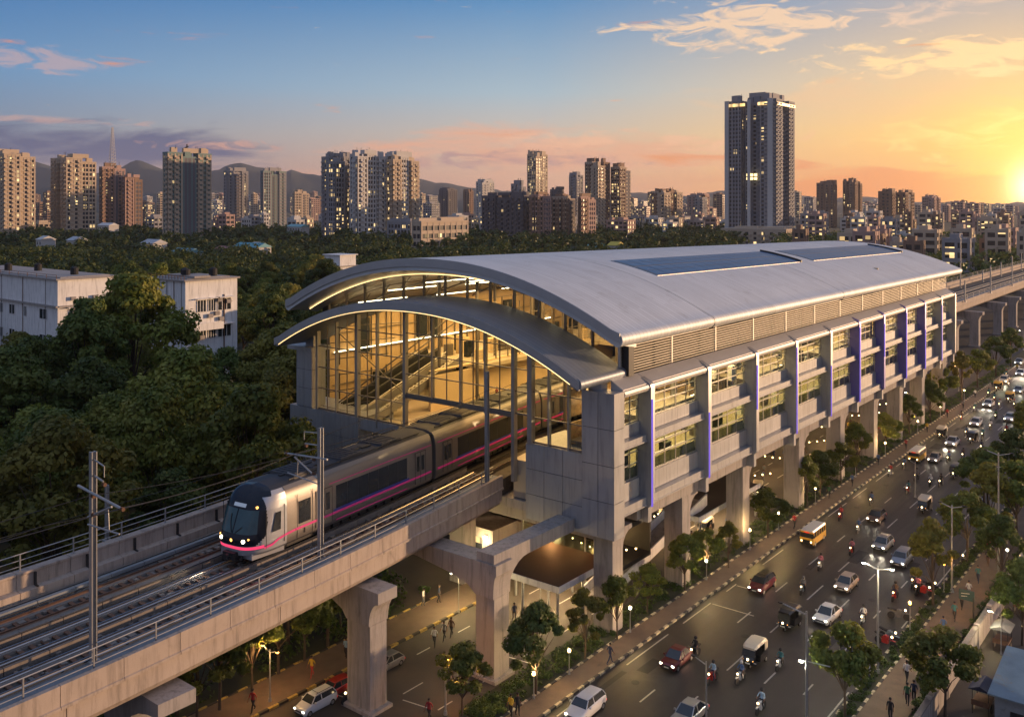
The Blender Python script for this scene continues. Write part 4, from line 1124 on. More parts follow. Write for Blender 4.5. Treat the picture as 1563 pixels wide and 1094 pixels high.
def make_tree(R, Ht, trunk, K, n, size, seed, leaf, lob=.3, name='tree', label='tree', cat='tree', group=None):
    rng = np.random.default_rng(seed); C_, rad = crown_centers(R, Ht, K, rng, trunk, lob)
    r = root(name, (0, 0, 0), label, cat, group)
    b = MB(); tr = .035 * (trunk + Ht) * .55
    b.cyl((0, 0, -.2), (tr * .4, tr * .3, trunk), tr, tr * .72, 9); top = (tr * .4, tr * .3, trunk)
    b.cyl(top, (0, 0, trunk + Ht * .6), tr * .72, tr * .2, 7)
    for k in range(0, len(C_), max(1, len(C_) // 11)):
        c = C_[k]; m_ = (c[0] * .4, c[1] * .4, trunk + (c[2] - trunk) * .45); st = (top[0], top[1], trunk * .85 + .3 * (c[2] - trunk) * .3)
        b.cyl(st, m_, tr * .42, tr * .26, 6); b.cyl(m_, c, tr * .26, tr * .08, 5)
    b.build('trunk', M['bark'], r, smooth=True)
    me = meshq('crown', leaves(n, C_, rad, size, rng), leaf); o = bpy.data.objects.new('crown', me); COL.objects.link(o); o.parent = r
    return r
FG = 'forest trees left of the station'
def lab(t): return t
protos = [make_tree(7.0, 10.5, 5.5, 70, 19000, .46, 1, M['leaf'], .22, 'broadleaf_tree', 'large dense green forest tree in the wood left of the viaduct', 'tree', FG),
          make_tree(6.4, 10, 6.5, 60, 16000, .44, 2, M['leaf2'], .22, 'olive_tree_crown', 'olive green spreading forest tree in the wood left of the viaduct', 'tree', FG),
          make_tree(5.8, 12, 5.5, 56, 16000, .44, 3, M['leaf3'], .23, 'broadleaf_tree', 'dark green tall forest tree in the wood left of the viaduct', 'tree', FG)]
protos[1].name = 'spreading_tree'
used = [False] * 3
KN = ['rich green', 'olive green', 'deep green']
def put(k, x, y, s, label=None, group=None, z=0):
    if label is None:
        X = x * CA + y * SA; Zc = -x * SA + y * CA; px = CX + FPX * X / Zc
        where = ('close behind the far viaduct railing' if Zc < 96 else 'in the near wood left of the train' if Zc < 125 else 'in the wood below the white buildings' if Zc < 165 else 'beside the white buildings' if Zc < 230 else 'behind the white buildings' if Zc < 275 else 'in the wood beyond the white buildings')
        side = 'at the left edge' if px < 60 else 'toward the left' if px < 170 else 'in the middle' if px < 290 else 'toward the station' if px < 430 else 'beside the station vault'
        label = '%s %s tree %s, %s' % ('tall' if s > .88 else 'low' if s < .7 else 'round', KN[k], where, side); group = FG
    s3 = (s * random.uniform(.9, 1.1), s * random.uniform(.9, 1.1), s * random.uniform(.9, 1.15)); rz = random.uniform(0, 6.28)
    if not used[k]:
        used[k] = True; o = protos[k]; o.location = (x, y, z); o.rotation_euler = (0, 0, rz); o.scale = s3
        if label: o['label'] = label
    else: o = dup(protos[k], (x, y, z), rz, label, s3)
    if group: o['group'] = group
    elif 'group' in o: del o['group']
    return o
random.seed(21)
# clear ground: no trees where these stand
def blocked(x, y):
    X = x * CA + y * SA; Z = -x * SA + y * CA; px = CX + FPX * X / Z
    if x > -75.5 and y < 66: return True
    if x > -93 and 60 <= y < 200: return True
    if x > -80 and y >= 200: return True
    if -40 < px < 185 and 168 < Z < 222: return True
    if 225 < px < 385 and 160 < Z < 205: return True
    return False
put(0, *pz(203, 147), 1.4, 'tallest dark green tree rising in front of the white building')
n_f = 0
Z = 78.0
while Z < 330:
    step = 8.2 if Z < 150 else 10.0 if Z < 220 else 13
    px = -90 + random.uniform(0, 40)
    while px < (470 if Z < 150 else 620 if Z < 250 else 900):
        x, y = pz(px + random.uniform(-6, 6), Z + random.uniform(-3, 3))
        if not blocked(x, y):
            s = random.uniform(.66, 1.08) if Z > 110 else random.uniform(.66, 1.0)
            if 150 < Z < 235 and px < 400: s *= .72
            if Z < 170 and 180 < px < 400 and Z > 118: s *= .72
            if n_f < 285: put(random.choice([0, 0, 1, 2, 2, 1]), x, y, s); n_f += 1
        px += (step + random.uniform(0, 3)) * FPX / Z
    Z += step * .85
print('forest trees', n_f)
# far wood: one mass
rng = np.random.default_rng(9); parts_ = []
def far_crowns(n, z0, z1, p0, p1, hmin, hmax, leafn, lsize, cond=None):
    for i in range(n):
        Zt = sqrt(rng.uniform(z0 ** 2, z1 ** 2)); px = rng.uniform(p0, p1); x, y = pz(px, Zt)
        if cond and not cond(px, Zt, x, y): continue
        R = rng.uniform(4.5, 8); h = rng.uniform(hmin, hmax); nn = 7
        C_ = [(x + rng.normal() * R * .5, y + rng.normal() * R * .5, h - rng.uniform(1.5, 7)) for _ in range(nn)]; rad = [R * rng.uniform(.35, .6) for _ in range(nn)]
        parts_.append(leaves(leafn, C_, rad, lsize, rng))
def cnd(px, Z, x, y):
    if x > -80 and y > 150: return px > 1190 and x > -200 and False
    return not blocked(x, y)
far_crowns(900, 300, 560, -60, 1000, 8, 16, 150, 1.5, cnd)
far_crowns(1500, 540, 1150, -60, 1130, 8, 17, 70, 2.6, cnd)
me = meshq('far_wood', np.concatenate(parts_), M['leaf3']); o = bpy.data.objects.new('far_wood', me); COL.objects.link(o); tag(o, 'dark green wood stretching back to the foot of the towers', None, kind='stuff')
parts_.clear()
far_crowns(420, 320, 900, 1180, 1640, 6, 14, 90, 1.9, lambda px, Z, x, y: x < -78 or x > 10)
me = meshq('far_wood', np.concatenate(parts_), M['leaf3']); o = bpy.data.objects.new('far_wood', me); COL.objects.link(o); tag(o, 'brownish trees mixed among the low houses right of the roof', None, kind='stuff')
# undergrowth below the viaduct on the left
parts_.clear(); cs = []; rd = []
for i in range(420):
    y = rng.uniform(10, 66); x = rng.uniform(-86, -62.8); cs.append((x, y, rng.uniform(0, .9))); rd.append(rng.uniform(.5, 1.3))
me = meshq('undergrowth', leaves(26000, cs, rd, .34, rng), M['grass']); o = bpy.data.objects.new('undergrowth', me); COL.objects.link(o); tag(o, 'dark undergrowth beside the pavement below the viaduct', None, kind='stuff')
cs = []; rd = []
for i in range(900):
    y = 52 + 190 * rng.random() ** 1.5; x = rng.uniform(-46.2, -43.7)
    cs.append((x, y, rng.uniform(.1, .35))); rd.append(rng.uniform(.25, .5))
me = meshq('shrubbery', leaves(42000, cs, rd, .17, rng), M['grass']); o = bpy.data.objects.new('shrubbery', me); COL.objects.link(o); tag(o, 'low green shrubs filling the planting strip by the footpath', None, kind='stuff')
cs = []; rd = []
for i in range(900):
    y = 60 + 190 * rng.random() ** 1.5; x = rng.choice([rng.uniform(-24, -23.2), rng.uniform(-19.9, -18.8)])
    cs.append((x, y, rng.uniform(.1, .4) if x < -22 else rng.uniform(.2, .9))); rd.append(rng.uniform(.22, .42))
me = meshq('hedge', leaves(46000, cs, rd, .17, rng), M['grass']); o = bpy.data.objects.new('hedge', me); COL.objects.link(o); tag(o, 'grass and hedge lining both sides of the wide walkway', None, kind='stuff')
# street trees
st = make_tree(2.6, 4.0, 2.0, 30, 6500, .27, 5, M['leaf3'], .27, 'street_tree', 'street tree', 'tree')
st2 = make_tree(2.1, 3.3, 1.8, 20, 3600, .25, 6, M['leaf'], .30, 'street_tree', 'street tree', 'tree')
st3 = make_tree(2.7, 3.6, 2.4, 22, 5200, .28, 17, M['leaf'], .28, 'broad_street_tree', 'street tree', 'tree')
st4 = make_tree(1.9, 4.4, 2.0, 24, 4600, .26, 23, M['leaf2'], .30, 'narrow_street_tree', 'street tree', 'tree')
for q in (st, st2, st3, st4):
    for ch in list(q.children): ch.name = ch.name
strees = [(st, 818, 1062, 1.0, 'round dark street tree beside the lamp at the near end of the planting strip'),
 (st2, 705, 1100, .95, 'small street tree growing on the forecourt at the bottom edge'),
 (st, 893, 1008, .82, 'street tree just left of the first station column'),
 (st2, 942, 978, .95, 'street tree directly right of the first station column'),
 (st2, 988, 938, .85, 'small pale street tree lit by a lamp between the first two roadside columns'),
 (st2, 1045, 902, .95, 'street tree in front of the second roadside column'),
 (st, 1078, 882, .72, 'leafy street tree left of the third roadside column'),
 (st, 1112, 868, .68, 'leafy street tree covering the base of the third roadside column'),
 (st, 1172, 822, .8, 'round street tree between the third and fourth roadside columns'),
 (st2, 1232, 775, 1.0, 'street tree right of the fourth roadside column'),
 (st, 1252, 762, .8, 'dense street tree by the fifth roadside column'),
 (st, 1284, 740, .8, 'street tree covering the fifth roadside column base'),
 (st2, 1308, 722, 1.1, 'street tree between the fifth and sixth roadside columns'),
 (st, 1352, 690, .9, 'street tree near the seventh roadside column'),
 (st, 1388, 664, .95, 'street tree below the far end of the facade'),
 (st, 1420, 645, 1.0, 'first street tree beyond the end of the station'),
 (st, 1440, 628, 1.1, 'second street tree beyond the end of the station'),
 (st, 1468, 612, 1.2, 'third street tree beyond the end of the station'),
 (st, 1492, 592, 1.2, 'fourth street tree beyond the end of the station'),
 (st, 1520, 575, 1.3, 'fifth street tree beyond the end of the station'),
 (st, 1543, 560, 1.3, 'farthest street tree left of the road'),
 (st, 1290, 1110, 1.12, 'large street tree leaning over the road at the bottom edge'),
 (st, 1424, 925, 1.12, 'large tree on the verge above the walking people'),
 (st, 1442, 1105, 1.0, 'tree growing over the walkway at the bottom edge'),
 (st, 1560, 985, 1.05, 'tree behind the boundary wall near the hut'),
 (st, 1530, 905, 1.0, 'tree behind the boundary wall above the sign board'),
 (st, 1476, 858, 1.1, 'tree on the verge right of the silver cars'),
 (st, 1508, 835, 1.25, 'broad dark tree behind the tall lamp at the right'),
 (st, 1552, 830, 1.35, 'broad dark tree at the right edge'),
 (st, 1502, 778, 1.2, 'spreading tree overhanging the traffic at the right'),
 (st, 1545, 760, 1.3, 'spreading tree at the right edge above the traffic'),
 (st, 1580, 700, 1.3, 'tree at the right edge beside the far traffic'),
 (st2, 385, 1062, 1.25, 'tree lit by the twin lamp below the viaduct'),
 (st2, 300, 1105, 1.2, 'low tree below the viaduct at the bottom edge'),
 (st, 335, 1085, 1.15, 'bushy tree left of the twin lamp below the viaduct'),
 (st, 425, 1030, 1.2, 'dark tree just behind the twin lamp'),
 (st, 500, 985, 1.25, 'spreading dark tree below the middle of the viaduct'),
 (st, 440, 985, 1.5, 'tall dark tree under the viaduct girder'),
 (st, 370, 1030, 1.5, 'tall dark tree under the viaduct left of the twin lamp'),
 (st, 270, 1090, 1.4, 'tall dark tree beside the leftmost pier cap'),
 (st, 465, 1010, 1.0, 'dark tree behind the pavement below the viaduct'),
 (st, 520, 965, 1.0, 'dark tree left of the round viaduct pier')]
first = {}
for k, (pt, px, py, s, lb) in enumerate(strees):
    if pt is st and k not in (0,): pt = [st, st3, st4, st3, st][k % 5]
    x, y = at(px, py); rz = random.uniform(0, 6.28)
    if pt.name not in first: first[pt.name] = 1; pt.location = (x, y, .1); pt.rotation_euler = (0, 0, rz); pt.scale = (s,) * 3; pt['label'] = lb
    else: dup(pt, (x, y, .1), rz, lb, (s * random.uniform(.88, 1.12), s * random.uniform(.88, 1.12), s * random.uniform(.9, 1.1)))
# ------------------------------------------------------------------ towers and houses
def winmat(name, cw, chh, lit, glass=(0.03, 0.035, 0.045), warm=(1.0, .50, .12), es=1.15):
    m = mat(name, glass, 0.2, 0, 1, 0.3, spec=.6); T = NT(m.node_tree); b = T.n['Principled BSDF']
    sp = T.node('ShaderNodeSeparateXYZ'); T.l.new(T.node('ShaderNodeTexCoord').outputs['Object'], sp.inputs[0])
    cb = T.node('ShaderNodeCombineXYZ')
    for k in range(3): T.put(cb.inputs[k], T.m('FLOOR', T.m('DIVIDE', T.m('ADD', sp.outputs[k], .013), cw if k < 2 else chh)))
    wn = T.node('ShaderNodeTexWhiteNoise', noise_dimensions='4D'); T.l.new(cb.outputs[0], wn.inputs['Vector']); T.put(wn.inputs['W'], T.m('MULTIPLY', T.node('ShaderNodeObjectInfo').outputs['Random'], 37.0))
    on = T.m('GREATER_THAN', wn.outputs['Value'], 1 - lit)
    sc_ = T.node('ShaderNodeSeparateColor'); T.l.new(wn.outputs['Color'], sc_.inputs[0])
    T.put(b.inputs['Emission Strength'], T.m('MULTIPLY', on, T.m('MULTIPLY_ADD', sc_.outputs[1], es, es * .2)))
    T.put(b.inputs['Emission Color'], T.mix(sc_.outputs[0], (*warm, 1), (1, .70, .32, 1)))
    return m
WM = {'blue': mat('tower_blue_grey', (.17, .19, .23), .7, 0, .05, .2), 'cream': mat('tower_cream', (0.50, 0.40, 0.30), .85, 0, .05, .15), 'white': mat('tower_white', (.52, .50, .48), .85, 0, .05, .15), 'brown': mat('tower_brown', (.26, .17, .12), .85, 0, .05, .2),
      'grey': mat('tower_grey', (.30, .29, .30), .85, 0, .05, .15), 'dark': mat('tower_dark', (.14, .13, .14), .85, 0, .05, .2), 'teal': mat('tower_teal', (.12, .20, .20), .6, 0, .05, .2), 'pink': mat('tower_pink', (.42, .28, .24), .85, 0, .05, .2)}
WG = {'few': winmat('tower_windows_few', 3.6, 4.2, .045), 'some': winmat('tower_windows_some', 3.4, 4.2, .11), 'many': winmat('tower_windows_many', 3.2, 4.0, .24), 'teal': winmat('tower_windows_teal', 3.4, 4.2, .04, (.02, .07, .075))}
def tower(pa, ps, pb, py, Z, wall, glz, label, fl=4.3, cw=4.0, cat='tower block', group=None, crown='tanks', base=0, notch=False, wall2=None, name='apartment_tower', side=None):
    x1, y0 = pz(ps, Z)
    xa, _ = uy(pa, y0); x0 = xa
    yb, Zb = ux(pb, x1); y1 = yb
    H = hz(py, Z)
    if y1 - y0 > 70: y1 = y0 + 70
    r = root(name, ((x0 + x1) / 2, (y0 + y1) / 2, 0), label, cat, group)
    W_, D_ = (x1 - x0), (y1 - y0); hx, hy = W_ / 2, D_ / 2
    nf = max(3, int(H / fl)); fh = H / nf
    rr = random.Random(int(pa * 7 + py))
    def wing(x0, x1, y0, y1, Hw, w1, w2, bal):
        g = MB(); g.box(x0 + .7, x1 - .7, y0 + .7, y1 - .7, 0, Hw - .4); g.build('glazing', WG[glz], r)
        n = max(3, int(round(Hw / fh))); b = MB(); f_ = Hw / n; low = .34 + rr.random() * .12
        for k in range(1, n + 1): b.box(x0 + .2, x1 - .2, y0 + .2, y1 - .2, k * f_ - f_ * low, k * f_)
        b.box(x0 - .05, x1 + .05, y0 - .05, y1 + .05, Hw, Hw + 1.3); b.build('floor_bands', WM[w2], r)
        b = MB(); nx = max(2, int(round((x1 - x0) / cw))); ny = max(2, int(round((y1 - y0) / cw)))
        for k in range(nx + 1):
            t = x0 + .5 + (x1 - x0 - 1) * k / nx; w = .36 if k % 2 else .6
            if k in (0, nx): w = .9
            b.box(max(x0, t - w), min(x1, t + w), y0, y0 + .75, 0, Hw)
            if bal and k < nx and (k + bal) % 2 == 0:
                tm = t + (x1 - x0 - 1) / nx / 2
                cm = [(y0 + .4, 1), (y0 + .4, Hw - 1)]
                for f in range(n - 1, 0, -1): cm += [(y0 + .3, f * f_ + 1.15), (y0 - 1.3, f * f_ + 1.15), (y0 - 1.3, f * f_ - .25), (y0 + .3, f * f_ - .25)]
                q = MB(); q.prism(cm, tm - cw * .42, tm + cw * .42, axis='x'); q.build('balcony_stack', WM[w1], r)
        for k in range(ny + 1):
            t = y0 + .5 + (y1 - y0 - 1) * k / ny; w = .36 if k % 2 else .6
            if k in (0, ny): w = .9
            b.box(x1 - .75, x1 + .01, max(y0, t - w), min(y1, t + w), .1, Hw - .02)
            if bal and k < ny and (k + bal) % 2 == 1:
                tm = t + (y1 - y0 - 1) / ny / 2
                cm = [(x1 - .4, 1), (x1 - .4, Hw - 1)]
                for f in range(n - 1, 0, -1): cm += [(x1 - .3, f * f_ + 1.15), (x1 + 1.3, f * f_ + 1.15), (x1 + 1.3, f * f_ - .25), (x1 - .3, f * f_ - .25)]
                q = MB(); q.prism(cm, tm - cw * .42, tm + cw * .42, axis='y'); q.build('balcony_stack', WM[w1], r)
        b.build('wall_piers', WM[w1], r)
        s_ = MB()
        for k in range(rr.randint(1, 3)):
            a = rr.uniform(x0, x0 + (x1 - x0) * .6); c = rr.uniform(y0, y0 + (y1 - y0) * .5); s_.box(a, a + (x1 - x0) * .35, c, c + (y1 - y0) * .4, Hw + 1.3, Hw + 1.3 + rr.uniform(.02, .045) * H + 1.2)
        s_.build('roof_block', WM[w1], r)
    v = wall2 or wall; n_ = 1 if (W_ < 14 or H < 40) else (2 if W_ < 34 else 3); m_ = 1 if (D_ < 14 or H < 40) else (2 if D_ < 34 else 3)
    for i in range(n_):
        for j in range(m_):
            xa_ = -hx + W_ * i / n_ + (.0 if i == 0 else .9); xb_ = -hx + W_ * (i + 1) / n_; ya_ = -hy + D_ * j / m_ + (0 if j == 0 else .9); yb_ = -hy + D_ * (j + 1) / m_
            if j == 0 and i % 2 == (0 if n_ == 2 else 1): ya_ += min(4.5, D_ * .12)
            if i == n_ - 1 and j % 2 == 1: xb_ -= min(4.0, W_ * .12)
            if not (j == 0 or i == n_ - 1): continue
            wing(xa_, xb_, ya_, yb_, H * (1 if (i + j) % 2 == 0 else rr.uniform(.93, .985)), wall if (i + j) % 2 == 0 else v, v if (i * j) % 2 == 0 else wall, rr.randint(0, 3))
    if n_ > 1 or m_ > 1:
        b = MB(); b.box(-hx + 5, hx - 5, -hy + 5.5, hy - 1, 0, H * .96) if min(hx, hy) > 7 else b.box(-hx + 1, hx - 1, -hy + 3, hy - 1, 0, H * .96); b.build('core', WM['dark'], r)
    b = MB()
    for k in range(rr.randint(1, 2)):
        a = rr.uniform(-hx * .8, hx * .3); c = rr.uniform(-hy * .8, hy * .2); w = rr.uniform(.25, .5) * W_; b.box(a, min(hx, a + w), c, min(hy, c + rr.uniform(.3, .6) * D_), H + 1.2, H + 1.2 + rr.uniform(.02, .05) * H + 1.5)
    b.build('water_tank', WM[wall], r)
    if crown in ('tanks', 'mast', 'crane'):
        b = MB()
        for k in range(3): a = rr.uniform(-hx * .7, hx * .7); c = rr.uniform(-hy * .7, hy * .7); b.cyl((a, c, H + 1), (a, c, H + 5 + .03 * H), .09 + Z / 9000, n=5)
        b.build('antenna', M['dark'], r)
    if crown == 'crane':
        b = MB(); b.beam((-hx * .9, 0, H + 6), (hx * .4, 0, H + 7), .7); b.beam((-hx * .2, 0, H), (-hx * .2, 0, H + 9), .9); b.box(-hx, -hx * .8, -1, 1, H - 6, H + 6); b.build('roof_crane', M['dark'], r)
    return r, (hx, hy, H)
T_ = tower
T_(-30, 6, 57, 236, 900, 'cream', 'some', 'cream apartment tower cut by the left edge of the photo')
T_(77, 101, 150, 242, 950, 'cream', 'some', 'yellowish apartment tower second from the left edge')
tw, d = T_(151, 156, 192, 256, 1050, 'brown', 'few', 'brown tower carrying a tall lattice mast on its roof', wall2='pink')
b = MB()
for k in range(13):
    h = 256 - 62 * k / 13; z0 = d[2] + k * 3.6; w = 6.0 * (1 - k / 16)
    for s, t in ((-1, -1), (1, -1), (1, 1), (-1, 1)): b.beam((s * w / 2, t * w / 2, z0), (s * w / 2 * .92, t * w / 2 * .92, z0 + 3.6), .32)
    b.beam((-w / 2, -w / 2, z0), (w / 2, -w / 2, z0 + 3.6), .25); b.beam((w / 2, -w / 2, z0), (w / 2, w / 2, z0 + 3.6), .25); b.box(-w / 2 - .3, w / 2 + .3, -w / 2 - .3, w / 2 + .3, z0 - .3, z0)
b.build('lattice_mast', WM['white'], tw)
T_(187, 191, 218, 272, 1060, 'pink', 'few', 'shorter pinkish brown tower beside the lattice mast tower', wall2='brown')
tw4, d4 = T_(248, 256, 323, 234, 800, 'cream', 'teal', 'teal and cream unfinished tower with a crane on its roof', crown='crane', wall2='teal')
T_(341, 347, 379, 262, 1300, 'grey', 'some', 'grey stepped tower between the teal tower and the bluish tower')
T_(397, 402, 437, 262, 1300, 'grey', 'few', 'bluish grey tower with narrow windows left of the triple towers', wall2='teal')
T_(446, 450, 472, 294, 1500, 'cream', 'some', 'short cream tower just left of the triple towers')
T_(487, 512, 541, 240, 860, 'grey', 'many', 'left of the three joined towers, dark front with many lit flats', wall2='grey')
T_(528, 546, 592, 236, 840, 'white', 'some', 'middle of the three joined towers, pale with orange lit windows')
T_(577, 600, 640, 240, 860, 'white', 'many', 'right of the three joined towers, broad with gold lit balconies', wall2='cream')
T_(591, 627, 632, 340, 760, 'grey', 'some', 'low grey block in front of the triple towers', crown='')
T_(628, 643, 715, 340, 700, 'cream', 'few', 'low wide cream block with a grid of big window openings', fl=5.2, cw=6.5, crown='')
T_(724, 736, 756, 278, 1500, 'white', 'few', 'slim white tower right of the low cream block')
T_(668, 684, 700, 290, 2000, 'dark', 'few', 'dark distant tower behind the low cream block')
T_(706, 716, 724, 292, 1900, 'brown', 'few', 'thin brown distant tower left of the slim white tower')
T_(735, 800, 812, 300, 900, 'dark', 'few', 'wide dark office block with a band of lit windows', wall2='dark')
T_(779, 796, 803, 282, 960, 'grey', 'few', 'dark stair tower rising above the wide office block')
T_(808, 816, 842, 299, 880, 'brown', 'few', 'brown block with open floors right of the wide office block', wall2='pink')
T_(802, 818, 838, 236, 1300, 'cream', 'many', 'tall slim cream tower standing alone above the brown blocks')
T_(842, 858, 880, 302, 900, 'brown', 'some', 'brown low tower in the middle of the brown group', wall2='cream')
T_(882, 886, 910, 302, 900, 'brown', 'some', 'brown low tower at the right of the brown group', wall2='pink')
T_(838, 850, 862, 290, 1500, 'dark', 'few', 'dark flat topped tower behind the brown group')
T_(867, 880, 892, 268, 1500, 'grey', 'some', 'grey tower partly hidden at the left of the twin brown towers')
T_(890, 913, 934, 248, 1150, 'brown', 'some', 'left twin brown tower with a stepped top', wall2='cream')
T_(932, 946, 964, 256, 1170, 'brown', 'many', 'right twin brown tower with glowing yellow balconies', wall2='cream')
T_(991, 1014, 1042, 293, 1150, 'brown', 'many', 'mid height brown tower with lit windows left of the skyscraper', wall2='cream')
T_(1047, 1072, 1086, 299, 1500, 'pink', 'some', 'pink and grey tower just left of the skyscraper', wall2='grey')
tb, db = T_(1107, 1185, 1213, 152, 900, 'grey', 'few', 'tallest skyscraper, dark blue front with gold lit side and lit crown', fl=3.9, cw=3.9, wall2='blue', name='skyscraper', cat='skyscraper')
hx, hy, Hh = db
b = MB()
for a, c in ((-hx, -hx + 4.2), (hx - 8.5, hx - 3.2), (-hx * .10, hx * .02)): b.box(a, c, -hy - 1.6, -hy + .2, 0, Hh + 1.6)
b.build('white_shaft', WM['white'], tb)
cl_ = winmat('crown_lights', 2.6, 9, .75, es=1.6)
for q in ((-hx + 4.4, -hx * .12, -hy - 1.0, -hy - .6, Hh - 4.5, Hh - 1.6), (hx * .3, hx - 9, -hy - 1.0, -hy - .6, Hh - 4.5, Hh - 1.6), (hx + .2, hx + .9, -hy + 1, hy - 1, Hh - 5, Hh - 2.2)): b = MB(); b.box(*q); b.build('crown_light', cl_, tb)
b = MB()
for i in range(3):
    for k in range(2): b.box(-3.5 + i * 4, -.6 + i * 4, -hy - 1.2, -hy - .8, 62 + k * 3.6, 64.6 + k * 3.6)
b.build('lit_windows', emit('lit_flat', (1, .72, .3), 2.4), tb)
b = MB(); b.cyl((-hx * .2, 0, Hh), (-hx * .2, 0, Hh + 8), .5, n=6); b.ball((hx * .6, -hy * .5, Hh + 6), 2, 8); b.cyl((hx * .6, -hy * .5, Hh), (hx * .6, -hy * .5, Hh + 6), .3, n=6); b.build('roof_dish', M['dark'], tb)
T_(1100, 1200, 1243, 352, 860, 'cream', 'some', 'long low podium at the foot of the skyscraper', cat='podium', name='podium_building', crown='')
T_(1245, 1272, 1281, 280, 1500, 'brown', 'some', 'left of two similar dark towers right of the skyscraper')
T_(1285, 1305, 1316, 277, 1500, 'brown', 'some', 'right of two similar dark towers right of the skyscraper')
T_(1339, 1362, 1372, 293, 1250, 'brown', 'few', 'brown tower left half of the pair near the sunset')
T_(1369, 1382, 1396, 295, 1270, 'brown', 'many', 'brown tower right half of the pair, windows glowing gold')
T_(1406, 1426, 1436, 301, 1600, 'pink', 'few', 'hazy brown tower nearest to the setting sun')
T_(1438, 1448, 1456, 314, 2000, 'pink', 'few', 'small hazy block right of the last tower')
# small far blocks along the horizon and low houses
random.seed(31)
def small_block(px, wpx, py, Z, col, label, group, lit='some', name='apartment_block'):
    x1, y0 = pz(px, Z); W_ = wpx * Z / FPX * .9; D_ = W_ * random.uniform(.6, 1.1); H = max(5, hz(py, Z))
    r = root(name, (x1, y0, 0), label, 'apartment block', group)
    b = MB(); b.box(-W_ / 2 + .4, W_ / 2 - .4, -D_ / 2 + .4, D_ / 2 - .4, 0, H - .2); b.build('glazing', WG[lit], r)
    b = MB(); nf = max(2, int(H / 4.4)); fh = H / nf
    for k in range(nf + 1): b.box(-W_ / 2, W_ / 2, -D_ / 2, D_ / 2, max(0, k * fh - fh * .42), k * fh + .1)
    n = max(2, int(W_ / 5))
    for k in range(n + 1): t = -W_ / 2 + W_ * k / n; b.box(t - .7, t + .7, -D_ / 2 - .15, -D_ / 2 + .3, 0, H + .4)
    n = max(2, int(D_ / 5))
    for k in range(n + 1): t = -D_ / 2 + D_ * k / n; b.box(W_ / 2 - .3, W_ / 2 + .15, t - .7, t + .7, 0, H + .4)
    b.build('wall', WM[col], r)
    b = MB(); b.box(-W_ * .3, W_ * .1, -D_ * .3, D_ * .3, H + .15, H + 2.5); b.build('stair_head', WM[col], r)
    return r
GH = 'hazy blocks along the horizon'
BC = ['']
def bc(*a): BC[-1] = random.choice(a); return BC[-1]
def zone_(px):
    for lim, t in ((76, 'at the left edge'), (160, 'by the second tower'), (250, 'left of the teal tower'), (345, 'right of the teal tower'), (400, 'beside the grey stepped tower'), (490, 'left of the triple towers'), (590, 'below the triple towers'), (720, 'right of the triple towers'), (840, 'by the dark office block'), (960, 'below the twin brown towers'), (1110, 'left of the skyscraper'), (1250, 'right of the skyscraper'), (1340, 'below the two similar dark towers'), (1400, 'below the golden lit pair'), (1480, 'left of the sunset')):
        if px < lim: return t
    return 'under the setting sun'
for k in range(110):
    px = random.choice([random.uniform(55, 80), random.uniform(215, 250), random.uniform(322, 345), random.uniform(375, 400), random.uniform(435, 492), random.uniform(640, 740), random.uniform(960, 1110), random.uniform(1212, 1250), random.uniform(1310, 1345), random.uniform(1395, 1563), random.uniform(1395, 1563)])
    Z = random.uniform(1700, 3400); small_block(px, random.uniform(8, 20), random.uniform(292, 318) if px < 1300 else random.uniform(306, 322), Z, bc('grey', 'white', 'cream', 'brown', 'pink'), 'small hazy %s apartment block on the horizon %s' % (BC[-1], zone_(px)), GH, random.choice(['few', 'some', 'many']))
GM = 'low buildings among the trees before the towers'
for k in range(60):
    px = random.choice([random.uniform(40, 500), random.uniform(640, 1110), random.uniform(640, 1110)])
    Z = random.uniform(950, 1400); small_block(px, random.uniform(10, 26), random.uniform(326, 340), Z, bc('white', 'cream', 'grey', 'white', 'pink'), 'low %s building among the trees %s' % (BC[-1], zone_(px)), GM, random.choice(['few', 'some', 'many']))
GR = 'low city blocks right of the station roof'
for k in range(100):
    px = random.uniform(1215, 1600); Z = random.uniform(480, 1300)
    x, y = pz(px, Z)
    if -90 < x < 10: continue
    small_block(px, random.uniform(14, 34) * 650 / Z, random.uniform(322, 336) if Z > 800 else random.uniform(340, 372), Z, bc('white', 'cream', 'grey', 'pink', 'brown'), 'low flat roofed %s city block %s, %s' % (BC[-1], zone_(px), 'in the near rows' if Z < 700 else 'in the middle rows' if Z < 1000 else 'in the far rows'), GR, random.choice(['some', 'many']))
# houses in the wood
M['tin'] = mat('blue_roof_sheet', (.10, .32, .38), .5, .2, .3, .2)
hs = [(385, 367, 60, 560, (.10, .32, .38), 'long house with a bright turquoise roof in the wood'), (395, 366, 22, 575, (.4, .38, .36), 'small pale shed beside the turquoise roof'), (235, 362, 34, 600, (.45, .45, .47), 'grey roofed house in front of the teal tower'),
      (165, 338, 34, 900, (.6, .6, .6), 'white house at the foot of the brown lattice tower'), (118, 358, 22, 640, (.45, .47, .5), 'white roofed hut among the left trees'), (285, 375, 46, 540, (.14, .3, .34), 'greenish roof below the teal tower'),
      (70, 357, 16, 640, (.55, .53, .5), 'small white hut near the left edge'), (345, 372, 30, 545, (.3, .12, .1), 'house with a dull red roof in the wood'), (455, 340, 34, 900, (.2, .4, .42), 'teal walled house left of the triple towers'), (940, 366, 16, 640, (.6, .45, .05), 'small yellow roof above the station vault'), (910, 368, 22, 640, (.08, .3, .3), 'small teal roof above the station vault')]
